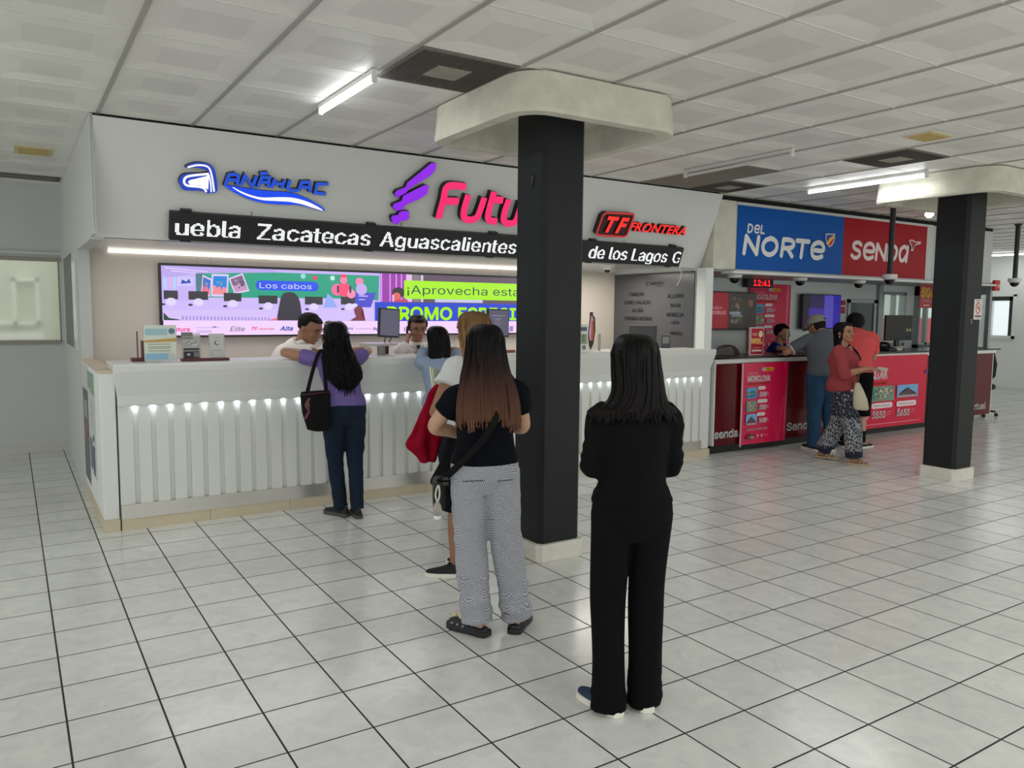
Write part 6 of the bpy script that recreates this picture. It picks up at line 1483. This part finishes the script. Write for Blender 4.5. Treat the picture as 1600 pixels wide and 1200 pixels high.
# red jacket over her arm
t = thing('jacket', 'crimson jacket hanging over the arm of the blonde woman', 'jacket', loc[:2] + (0,), -math.radians(th))
bm = NB(); nx, nz = 18, 24; g = []
def at_(tab, v):
    for (v0, x0), (v1, x1) in zip(tab, tab[1:]):
        if v <= v1: return x0 + (x1 - x0) * (v - v0) / (v1 - v0)
    return tab[-1][1]
JL = [(0, 2.18), (.10, 2.13), (.35, 2.075), (.62, 2.02), (.78, 1.99), (.84, 2.04), (1, 2.10)]; JR = [(0, 2.205), (.3, 2.215), (.7, 2.215), (1, 2.155)]
for i in range(nx + 1):
    u = i / nx; row = []
    for j in range(nz + 1):
        v = j / nz; x0, x1 = at_(JL, v), at_(JR, v)
        x = x0 + (x1 - x0) * u; z = 1.195 - .52 * v - .05 * (1 - u) * (1 - v) * (v < .9)
        y = 4.27 + .022 * math.sin(u * 11 + v * 2.5) * (.3 + v) + .008 * math.sin(u * 27 - v * 5) + .006 * math.sin(v * 19 + u * 9) - .05 * max(0, .12 - v) / .12
        row.append(bm.verts.new(V(L(loc, th, (x, y, z)))))
    g.append(row)
for i in range(nx):
    for j in range(nz): bm.faces.new((g[i][j], g[i + 1][j], g[i + 1][j + 1], g[i][j + 1]))
oo = obj('cloth', bm, cloth((140, 6, 36)), t, True); q = oo.modifiers.new('sol', 'SOLIDIFY'); q.thickness = .022; q = oo.modifiers.new('sub', 'SUBSURF'); q.render_levels = 2; q.levels = 1
t = tag(obj('folded_papers', (lambda b: (prism(b, [(-.14, .20, 1.10), (.02, .24, 1.08), (.03, .28, 1.20), (-.13, .24, 1.24)], (.004, -.008, .006)), prism(b, [(-.15, .21, 1.12), (-.02, .25, 1.10), (-.01, .29, 1.21), (-.14, .25, 1.25)], (.004, -.008, .006)), b)[2])(NB()), mat('pale_green_paper', (206, 214, 190), .6)), 'folded pale green papers in the hand of the blonde woman', 'papers')
t.location = loc[:2] + (0,); t.rotation_euler = (0, 0, -math.radians(th))

# 4 --- woman in pale blue at the counter
loc, th = (3.0, 5.76), 8
J = pose(1.47, an=[(.06, -.01, .075), (.19, -.01, .075)], kn=[(.02, .015, .43), (.15, .015, .43)], el=[L(loc, th, (2.97, 6.04, 1.25)), (.22, .24, 1.25)], wr=[L(loc, th, (3.06, 6.26, 1.245)), (.05, .42, 1.25)], hd=[(.9, .4, 0), (-.9, .3, 0)], hn=[(0, 0, 1), (0, 0, 1)], shm=(0, .07, 1.17), chest=(0, .05, 1.07), neck=(0, .08, 1.22), head=(0, .11, 1.255), sh=[(-.152, .07, 1.165), (.152, .07, 1.165)], hr=(.2, -.15))
o = body(J, 'person', 'dark-haired woman in a pale blue shirt leaning on the white counter beyond the blonde', loc, th, SK)
face(o, J)
shirt(o, J, cloth((150, 166, 192)), hem=.16, sleeve=.42, infl=.02, sl_r=(.062, .062, .058), fold=noise_fold(.006, 8, 8, 12, 9), name='pale_blue_shirt')
bm = NB(); e0, e1 = J['sh'][0].lerp(J['el'][0], .74), J['sh'][0].lerp(J['el'][0], .78); tube(bm, [e0, e1], .062, 16); obj('cuff_stripe', bm, cloth((120, 170, 200)), o, True)
trousers(o, J, cloth((34, 38, 50)), (.098, .084, .064, .056, .052), top=.36, infl=.010, fold=noise_fold(.006, 9, 9, 9, 3), name='dark_trousers', zend=.05)
for i in (0, 1): shoe(o, J, i, 'sneaker', mat('black_canvas', (26, 26, 28), .8), DARK_SOLE)
hairmass(o, J, HEADCAP + [(.07, 0, -.026, .092, .094), (.02, -.005, -.038, .092, .084), (-.03, -.01, -.052, .094, .066), (-.08, -.015, -.062, .090, .055), (-.13, -.02, -.066, .078, .045)], hair_mat('black_hair_two', [(1.0, (22, 18, 20)), (1.6, (10, 9, 10))], .34), seed=12, end_var=.03, locks=60)

# 5 --- woman in purple at the counter
loc, th = (2.135, 5.73), 4
J = pose(1.53, el=[L(loc, th, (1.80, 6.10, 1.262)), L(loc, th, (2.49, 6.12, 1.262))], wr=[L(loc, th, (2.0, 6.26, 1.250)), L(loc, th, (2.30, 6.28, 1.250))], hd=[(.9, .3, 0), (-.9, .3, 0)], hn=[(0, 0, 1), (0, 0, 1)], waist=(0, .03, .985), chest=(0, .10, 1.12), shm=(0, .15, 1.215), neck=(0, .17, 1.255), head=(0, .195, 1.285), sh=[(-.155, .16, 1.21), (.155, .16, 1.21)], hr=(-.1, -.22), an=[(-.022, .03, .075), (.080, -.06, .075)], kn=[(-.058, .05, .43), (.085, .0, .43)], toe=[-.5, .1], curl=.35)
o = body(J, 'person', 'woman in a purple tee and dark jeans, long wavy black hair, at the white counter', loc, th, SK)
face(o, J)
shirt(o, J, cloth((112, 97, 156)), hem=.17, sleeve=.27, infl=.013, sl_r=(.058, .060, .058), fold=noise_fold(.006, 6, 6, 18, 3), name='purple_tee')
trousers(o, J, mat('dark_denim', (22, 35, 52), .85, var=.4, nscale=7, bump=.2, bscale=260, spec=.2), (.096, .082, .063, .058, .053), top=.36, infl=.007, fold=noise_fold(.006, 7, 7, 16, 5), name='jeans', zend=.06)
for i in (0, 1): shoe(o, J, i, 'sneaker', mat('black_mesh', (26, 27, 28), .8), mat('grey_sole', (72, 72, 70), .6))
hm = hairmass(o, J, HEADCAP + [(.07, 0, -.026, .094, .096), (.02, 0, -.050, .096, .080), (-.03, 0, -.092, .106, .066), (-.08, .0, -.142, .120, .060), (-.13, .0, -.182, .130, .058), (-.18, .0, -.215, .130, .055), (-.225, .0, -.240, .116, .050), (-.26, .0, -.258, .085, .038), (-.275, .0, -.262, .05, .022)], hair_mat('black_hair_three', [(.9, (18, 15, 20)), (1.6, (9, 8, 10))], .32), seed=21, end_var=.05, locks=110, wave=.05, ends=.05)
bm = NB(); M = head_mat(J)
for x in (-1, 1):
    ell(bm, M @ V((x * .038, .030, .226)), .032, .012, .013, 14)
tube(bm, [M @ V((-.012, .036, .228)), M @ V((.012, .036, .228))], .004, 6)
tube(bm, cr([M @ V((-.07, .03, .228)), M @ V((-.086, -.02, .19)), M @ V((-.088, -.05, .165))], 4), .003, 6); tube(bm, cr([M @ V((.07, .03, .228)), M @ V((.086, -.02, .19)), M @ V((.088, -.05, .165))], 4), .003, 6)
obj('sunglasses', bm, mat('dark_lens', (40, 28, 34), .15), o, True)
t = thing('shoulder_bag', 'black shoulder bag hanging on the left side of the woman in purple', 'bag', loc[:2] + (0,), -math.radians(th))
bm = NB(); BAG = mat('black_canvas_bag', (14, 12, 15), .8, bump=.2, spec=.2)
loft(bm, [((-.205, -.10, .70), (.05, .03, 0), (-.012, .04, 0)), ((-.225, -.10, .715), (.085, .03, 0), (-.016, .06, 0)), ((-.235, -.095, .84), (.108, .03, 0), (-.02, .07, 0)), ((-.24, -.09, .96), (.115, .03, 0), (-.018, .06, 0)), ((-.24, -.09, .995), (.112, .03, 0), (-.01, .035, 0))], 24)
obj('body', bm, BAG, t, True)
bm = NB(); tube(bm, [(-.345, -.135, .975), (-.24, -.155, .985), (-.14, -.10, .985)], .006, 6); obj('trim', bm, mat('dark_red_trim', (70, 22, 30), .7), t)
bm = NB(); tube(bm, cr([(-.30, -.155, .95), (-.33, -.165, .90), (-.31, -.165, .86), (-.335, -.16, .80)], 4), .010, 8, .5); ell(bm, (-.315, -.165, .90), .014, .008, .03, 8); obj('charm', bm, mat('dusty_pink_charm', (104, 58, 64), .7), t)
straps('strap', BAG, t, [(-.30, -.09, .99), (-.235, .0, 1.14), (-.165, .10, 1.262), (-.12, .14, 1.285), (-.105, .20, 1.26)], .014, 6, .35, (1, 0, 0))
straps('strap', BAG, t, [(-.16, -.09, .99), (-.15, -.02, 1.12), (-.14, .06, 1.235), (-.115, .12, 1.287), (-.10, .19, 1.27)], .014, 6, .35, (1, 0, 0))

# 6 --- clerk in white bending over the counter
loc, th = (1.98, 7.0, .03), 128
J = pose(1.70, male=True, fat=.97, waist=(0, .03, 1.02), chest=(0, .13, 1.13), shm=(0, .20, 1.225), neck=(0, .235, 1.265), head=(0, .275, 1.295), sh=[(-.175, .19, 1.20), (.175, .19, 1.20)], hr=(-.25, -.42), el=[(-.24, .30, 1.27 - .13), L(loc, th, (1.99, 6.56, 1.25))], wr=[(-.10, .50, 1.255), L(loc, th, (2.15, 6.42, 1.25))], hd=[(.3, .9, -.1), (-.4, .9, 0)], hn=[(0, 0, 1), (0, 0, 1)])
o = body(J, 'person', 'clerk in a white shirt with cropped dark hair bending towards the woman in purple', loc, th, SKD)
face(o, J)
SHW = cloth((226, 222, 218))
shirt(o, J, SHW, hem=.18, sleeve=.95, infl=.018, sl_r=(.066, .062, .054), fold=noise_fold(.007, 8, 8, 10, 6), name='white_shirt')
bm = NB(); c = J['neck']; loft(bm, [(c + V((0, -.012, -.03)), V((.082, 0, 0)), V((0, .078, .02))), (c + V((0, -.002, .03)), V((.066, 0, 0)), V((0, .064, .02)))], 24, False); cl = obj('collar', bm, SHW, o, True); q = cl.modifiers.new('s', 'SOLIDIFY'); q.thickness = .006
straps('lanyard', mat('dark_lanyard', (24, 26, 30), .6), o, [c + V((-.094, -.04, .0)), c + V((-.098, .03, -.01)), c + V((-.075, .115, -.06)), c + V((-.03, .165, -.14)), c + V((.03, .165, -.14)), c + V((.075, .115, -.06)), c + V((.098, .03, -.01)), c + V((.094, -.04, .0))], .010, 5, .5)
trousers(o, J, cloth((30, 32, 40)), (.104, .088, .068, .062, .058), top=.36, infl=.012, name='dark_trousers', zend=.05)
for i in (0, 1): shoe(o, J, i, 'sneaker', mat('black_leather', (20, 20, 20), .4), DARK_SOLE)
short_hair(o, J, hair_mat('cropped_black_hair', [(1.0, (22, 20, 20)), (1.8, (16, 15, 16))], .6), z_side=.115, z_back=.075, hairline=.178, thick=.012)

# 7 --- clerk with glasses on the telephone
loc, th = (3.30, 6.90), 196
J = pose(1.56, male=True, fat=.95, waist=(0, .02, .97), chest=(0, .05, 1.12), shm=(0, .06, 1.235), neck=(0, .075, 1.285), head=(0, .095, 1.325), sh=[(-.165, .06, 1.225), (.165, .06, 1.225)], hr=(.05, -.20), el=[(-.28, .30, 1.235), (.16, .27, 1.245)], wr=[(-.05, .42, 1.245), (.118, .235, 1.295)], hd=[(.9, .3, 0), (-.12, -.60, .75)], hn=[(0, 0, 1), (.9, .35, .1)], curl=.55)
o = body(J, 'person', 'clerk with glasses, white shirt and dark tie holding a telephone to his ear', loc, th, SKD)
face(o, J)
shirt(o, J, SHW, hem=.18, sleeve=.90, infl=.018, sl_r=(.064, .060, .050), fold=noise_fold(.006, 8, 8, 10, 2), name='white_shirt')
bm = NB(); c = J['neck']; loft(bm, [(c + V((0, .0, -.03)), V((.080, 0, 0)), V((0, .075, -.01))), (c + V((0, .004, .025)), V((.064, 0, 0)), V((0, .062, -.01)))], 24, False); cl = obj('collar', bm, SHW, o, True); q = cl.modifiers.new('s', 'SOLIDIFY'); q.thickness = .006
bm = NB(); prism(bm, [c + V(p) for p in ((-.018, .074, -.015), (.018, .074, -.015), (.014, .09, -.045), (.030, .125, -.16), (-.030, .125, -.16), (-.014, .09, -.045))], (0, .008, .002)); obj('tie', bm, mat('dark_tie', (30, 32, 40), .5), o)
M = head_mat(J); bm = NB()
for x in (-1, 1):
    tube(bm, [M @ V((x * .034 + .023 * math.cos(a / 16 * 2 * PI), .098, .106 + .016 * math.sin(a / 16 * 2 * PI))) for a in range(17)], .0018, 6)
    tube(bm, [M @ V((x * .057, .096, .110)), M @ V((x * .078, .05, .112)), M @ V((x * .080, -.01, .112))], .0018, 6)
tube(bm, [M @ V((-.011, .100, .108)), M @ V((.011, .100, .108))], .0018, 6)
obj('glasses', bm, mat('thin_metal_frame', (90, 84, 80), .3, .6), o, True)
trousers(o, J, cloth((30, 32, 40)), (.104, .088, .068, .062, .058), top=.36, infl=.012, name='dark_trousers', zend=.05)
for i in (0, 1): shoe(o, J, i, 'sneaker', mat('black_leather', (20, 20, 20), .4), DARK_SOLE)
short_hair(o, J, hair_mat('combed_black_hair', [(1.0, (20, 18, 20)), (1.8, (14, 13, 15))], .35), z_side=.10, z_back=.05, hairline=.172, thick=.016)
t = tag(obj('telephone_handset', (lambda b: (tube(b, cr([M @ V((.088, .0, .118)), M @ V((.102, .025, .075)), M @ V((.090, .062, .030))], 4), [.018, .016, .013, .012, .012, .012, .013, .015, .017], 10, .7), b)[1])(NB()), BLACKP, None, True), 'black telephone handset held to the ear of the clerk with glasses', 'telephone'); t.location = loc[:2] + (0,); t.rotation_euler = (0, 0, -math.radians(th))

# 8 --- clerk in blue behind the red counter
loc, th = (8.60, 7.00), 150
J = pose(1.49, male=True, fat=.98, waist=(0, .02, .95), chest=(0, .05, 1.06), shm=(0, .08, 1.16), neck=(0, .095, 1.205), head=(0, .115, 1.245), sh=[(-.17, .08, 1.145), (.17, .08, 1.145)], hr=(-.15, -.12), el=[(-.20, .22, 1.02 + .13), L(loc, th, (8.44, 6.72, 1.15))], wr=[(-.05, .40, 1.145), L(loc, th, (8.62, 6.56, 1.145))], hd=[(.8, .5, 0), (-.3, .9, 0)], hn=[(0, 0, 1), (0, 0, 1)])
o = body(J, 'person', 'clerk in a royal blue polo shirt sitting behind the red counter', loc, th, SK)
face(o, J)
shirt(o, J, cloth((16, 42, 126)), hem=.16, sleeve=.34, infl=.02, sl_r=(.068, .066, .064), fold=noise_fold(.006, 8, 8, 10, 2), name='blue_polo')
trousers(o, J, cloth((30, 32, 40)), (.104, .088, .068, .062, .058), top=.36, infl=.012, name='dark_trousers', zend=.05)
for i in (0, 1): shoe(o, J, i, 'sneaker', mat('black_leather', (20, 20, 20), .4), DARK_SOLE)
short_hair(o, J, hair_mat('short_black_hair', [(1.0, (20, 18, 18)), (1.8, (14, 13, 13))], .5), z_side=.105, z_back=.055, hairline=.172, thick=.018)

# 9 --- man in the cap
loc, th = (8.02, 5.76), 30
J = pose(1.68, male=True, fat=1.02, waist=(0, .02, 1.04), chest=(0, .05, 1.21), shm=(0, .08, 1.315), neck=(0, .115, 1.35), head=(0, .165, 1.345), sh=[(-.175, .08, 1.30), (.175, .08, 1.30)], hr=(.45, -.38), el=[L(loc, th, (7.72, 6.06, 1.15)), (.235, .12, 1.03)], wr=[L(loc, th, (7.90, 6.24, 1.145)), (.12, .34, 1.16)], hd=[(.6, .7, 0), (-.5, .8, 0)], hn=[(0, 0, 1), (0, 0, 1)], toe=[-.2, .3], an=[(-.10, -.02, .078), (.11, -.04, .078)])
o = body(J, 'person', 'man in a grey cap, grey polo shirt and blue jeans leaning on the red counter', loc, th, SK)
face(o, J)
shirt(o, J, cloth((92, 96, 104)), hem=.10, sleeve=.42, infl=.022, flare=.004, sl_r=(.066, .066, .062), fold=noise_fold(.008, 6, 6, 9, 7), name='grey_polo')
bm = NB(); e0, e1 = J['sh'][0].lerp(J['el'][0], .76), J['sh'][0].lerp(J['el'][0], .80); tube(bm, [e0, e1], .074, 16)
c = J['neck']; tube(bm, [c + V((.083 * math.cos(a / 16 * 2 * PI), .075 * math.sin(a / 16 * 2 * PI) - .01, -.012 + .01 * math.sin(a / 16 * 2 * PI))) for a in range(17)], .007, 6); obj('pale_trim', bm, cloth((206, 204, 196)), o, True)
trousers(o, J, mat('blue_denim', (40, 74, 104), .85, var=.25, nscale=7, bump=.2, bscale=260, spec=.2), (.104, .092, .076, .070, .068), top=.36, infl=.012, fold=noise_fold(.007, 8, 8, 7, 5), name='jeans', zend=.04)
for i in (0, 1): shoe(o, J, i, 'sneaker', mat('black_mesh', (26, 27, 28), .8), WHITE_SOLE)
short_hair(o, J, hair_mat('short_dark_hair', [(1.0, (30, 26, 24)), (1.8, (20, 18, 17))], .6), z_side=.10, z_back=.03, hairline=.165, thick=.007)
M = head_mat(J); R3 = M.to_3x3(); bm = NB(); CAPM = cloth((142, 138, 128))
secs = [(.128, .092, .106), (.15, .093, .107), (.18, .088, .100), (.205, .074, .084), (.225, .05, .058), (.236, .02, .024), (.238, .006, .008)]
loft(bm, [(M @ V((0, -.006, z)), R3 @ V((a, 0, 0)), R3 @ V((0, b, 0))) for z, a, b in secs], 28); cp = obj('cap', bm, CAPM, o, True)
bm = NB(); top = []; bot = []
for i in range(13):
    a = math.pi * (i / 12); top.append((math.cos(a), math.sin(a)))
lo = [bm.verts.new(M @ V((.090 * x, .02 + .085 * (.6 + .4 * y) * (1 if y > .02 else .6), .134))) for x, y in top]; hi = [bm.verts.new(M @ V((.082 * x, .05 + .135 * y, .134 - .012 * y - .012 * x * x))) for x, y in top]
for i in range(12): bm.faces.new((lo[i], lo[i + 1], hi[i + 1], hi[i]))
vs_ = obj('visor', bm, CAPM, cp, True); q = vs_.modifiers.new('s', 'SOLIDIFY'); q.thickness = .005
bm = NB(); ell(bm, M @ V((0, -.104, .150)), .030, .008, .018, 14); obj('back_opening', bm, mat('dark_opening', (20, 18, 18), .8), cp, True)

# 10 --- woman in coral walking to the right
loc, th = (7.56, 5.20), 158
J = pose(1.51, fat=1.10, bust=1.12, el=[(-.20, .0, 1.0), (.205, .06, .97)], wr=[(-.05, .26, 1.02), (.10, .275, 1.035)], hd=[(.45, .85, .1), (-.15, .95, -.02)], hn=[(0, 0, 1), (.25, 0, .95)], hr=(-.45, .06), hip=[(-.08, 0, .78), (.08, 0, .78)], kn=[(-.085, -.03, .43), (.08, .14, .43)], an=[(-.085, -.235, .12), (.075, .17, .075)], toe=[.1, -.1], curl=.3, sh=[(-.155, -.012, 1.20), (.155, -.012, 1.20)])
J['an'][0] = V((-.085, -.20, .085))
o = body(J, 'person', 'woman in a coral blouse and navy and white patterned trousers walking past the red counter', loc, th, SK)
face(o, J, lip=(170, 70, 72))
bl = shirt(o, J, cloth((152, 66, 70)), hem=.08, sleeve=.66, infl=.024, flare=.014, sl_r=(.064, .064, .062), fold=noise_fold(.008, 6, 6, 8, 4), name='coral_blouse', top=.955)
c = J['neck']; bm = NB(); prism(bm, [c + V(p) for p in ((-.055, .060, -.005), (.055, .060, -.005), (.025, .118, -.09), (0, .140, -.16), (-.025, .118, -.09))], (0, .012, .004)); obj('neckline_skin', bm, SK, o)
straps('necklace', mat('dark_cord', (80, 24, 30), .6), o, [c + V((-.075, .0, .0)), c + V((-.055, .09, -.05)), c + V((0, .165, -.21)), c + V((.055, .09, -.05)), c + V((.075, .0, .0))], .004, 5)
def pattern():
    M = bpy.data.materials.new('navy_white_print'); M.use_nodes = True; nt = M.node_tree; N = nt.nodes; b = N['Principled BSDF']
    tc = N.new('ShaderNodeTexCoord'); mp = N.new('ShaderNodeMapping'); mp.inputs['Scale'].default_value = (1, 1, .45); nt.links.new(tc.outputs['Object'], mp.inputs[0])
    vo = N.new('ShaderNodeTexVoronoi'); vo.feature = 'DISTANCE_TO_EDGE'; vo.inputs['Scale'].default_value = 50; nt.links.new(mp.outputs[0], vo.inputs['Vector'])
    no = N.new('ShaderNodeTexNoise'); no.inputs['Scale'].default_value = 80; no.inputs['Detail'].default_value = 2; nt.links.new(mp.outputs[0], no.inputs['Vector'])
    sp = N.new('ShaderNodeSeparateXYZ'); nt.links.new(tc.outputs['Object'], sp.inputs[0])
    z = sp.outputs[2]
    big = math_n(nt, 'LESS_THAN', vo.outputs['Distance'], .13); sm = math_n(nt, 'GREATER_THAN', no.outputs['Fac'], .60)
    low = math_n(nt, 'MULTIPLY', math_n(nt, 'LESS_THAN', z, .50), math_n(nt, 'GREATER_THAN', z, .155))
    a = math_n(nt, 'ADD', math_n(nt, 'MULTIPLY', big, low), math_n(nt, 'MULTIPLY', sm, math_n(nt, 'SUBTRACT', 1.0, low)))
    a = math_n(nt, 'MULTIPLY', a, math_n(nt, 'GREATER_THAN', z, .13))
    mx = N.new('ShaderNodeMix'); mx.data_type = 'RGBA'; nt.links.new(a, mx.inputs[0]); mx.inputs[6].default_value = lin((26, 29, 48)); mx.inputs[7].default_value = lin((150, 152, 156))
    nt.links.new(mx.outputs[2], b.inputs['Base Color']); b.inputs['Roughness'].default_value = .85; return M
trousers(o, J, pattern(), (.106, .100, .096, .092, .090), top=.30, infl=.016, fold=noise_fold(.008, 10, 10, 4, 5), name='patterned_trousers', zend=None)
SAND = mat('beige_sandal', (206, 180, 148), .5)
for i in (0, 1): shoe(o, J, i, 'sandal', SAND, SAND, 'sandal')
hairmass(o, J, [(.224, 0, -.010, .012, .012), (.221, 0, -.010, .040, .046), (.211, 0, -.012, .062, .076), (.188, 0, -.016, .080, .094), (.155, 0, -.022, .088, .100), (.115, 0, -.030, .088, .094), (.07, 0, -.042, .082, .080), (.02, .01, -.056, .070, .060), (-.03, .02, -.062, .055, .045), (-.06, .03, -.062, .04, .032)], hair_mat('black_hair_tied', [(1.0, (22, 18, 18)), (1.6, (12, 11, 12))], .34), seed=31, end_var=.02, locks=20, front=-.005)
bm = NB(); tube(bm, cr([(-.03, -.03, 1.30), (-.09, .03, 1.26), (-.11, .10, 1.20), (-.10, .145, 1.13), (-.095, .15, 1.10)], 5), [.022] * 5 + [.026] * 8 + [.02] * 5 + [.012, .008, .005], 10, .6); obj('side_lock', bm, hair_mat('black_hair_side', [(1.0, (22, 18, 18)), (1.6, (12, 11, 12))], .34), o, True)
bm = NB(); M = head_mat(J)
for x in (-1, 1): ell(bm, M @ V((x * .083, -.002, .060)), .006, .006, .012, 8)
obj('earrings', bm, mat('pale_earring', (200, 190, 170), .3, .4), o, True)
t = thing('handbag', 'cream handbag hanging from the forearm of the woman in coral', 'bag', loc[:2] + (0,), -math.radians(th))
bm = NB(); B_ = V((.16, .20, 0)); loft(bm, [(B_ + V((0, .04, .60)), V((.030, 0, 0)), V((0, .060, 0))), (B_ + V((0, .035, .62)), V((.042, 0, 0)), V((0, .078, 0))), (B_ + V((0, .02, .72)), V((.042, 0, 0)), V((0, .070, 0))), (B_ + V((0, .0, .82)), V((.034, 0, 0)), V((0, .045, 0))), (B_ + V((0, -.012, .885)), V((.018, 0, 0)), V((0, .022, 0)))], 22); obj('body', bm, mat('cream_leather', (196, 186, 160), .45, var=.06), t, True)
straps('strap', mat('brown_strap', (90, 56, 48), .5), t, [B_ + V((-.02, -.02, .88)), B_ + V((-.035, -.02, .96)), B_ + V((-.02, -.01, 1.035)), B_ + V((.0, -.005, .96)), B_ + V((.01, -.01, .88))], .008, 5, .5)
bm = NB(); ell(bm, B_ + V((.01, -.06, .80)), .014, .014, .014, 10); obj('pom_charm', bm, mat('pink_pompom', (226, 186, 176), .9), t, True)
t = tag(obj('paper_slip', (lambda b: (prism(b, [(-.06, .335, 1.045), (.09, .36, 1.03), (.10, .46, 1.02), (-.05, .44, 1.035)], (0, 0, .005)), b)[1])(NB()), mat('white_slip', (216, 212, 198), .6)), 'folded pale slip of paper in the hands of the woman in coral', 'paper'); t.location = loc[:2] + (0,); t.rotation_euler = (0, 0, -math.radians(th))

# 11 --- man in the coral shirt
loc, th = (8.58, 5.74), 46
J = pose(1.70, male=True, fat=1.06, waist=(0, .02, 1.05), chest=(0, .05, 1.22), shm=(0, .075, 1.335), neck=(0, .11, 1.375), head=(0, .155, 1.365), sh=[(-.185, .075, 1.315), (.185, .075, 1.315)], hr=(-.35, -.42), el=[(-.22, .18, 1.08), (.23, .18, 1.08)], wr=[(-.10, .38, 1.14), (.11, .39, 1.14)], hd=[(.3, .9, 0), (-.3, .9, 0)], hn=[(0, 0, 1), (0, 0, 1)], toe=[-.1, .75], an=[(-.09, .0, .078), (.11, -.05, .078)])
o = body(J, 'person', 'man in a coral tee and black shorts at the red counter', loc, th, SKL)
face(o, J)
shirt(o, J, cloth((222, 92, 92)), hem=.12, sleeve=.40, infl=.022, sl_r=(.070, .070, .068), fold=noise_fold(.008, 6, 6, 9, 7), name='coral_tee')
trousers(o, J, BLK, (.108, .104, .096, .092), top=.34, infl=.014, end=.62, fold=noise_fold(.007, 8, 8, 5, 5), name='black_shorts')
bm = NB()
for i in (0, 1): k, a = J['kn'][i], J['an'][i]; limb(bm, [a + V((0, 0, -.01)), a.lerp(k, .12), a.lerp(k, .30)], [.042, .044, .050], 14)
obj('socks', bm, cloth((24, 24, 26)), o, True)
for i in (0, 1): shoe(o, J, i, 'low', mat('dark_canvas', (30, 30, 31), .8), WHITE_SOLE)
short_hair(o, J, hair_mat('dark_hair_full', [(1.0, (26, 22, 22)), (1.8, (16, 14, 14))], .5), z_side=.085, z_back=.02, hairline=.168, thick=.020)
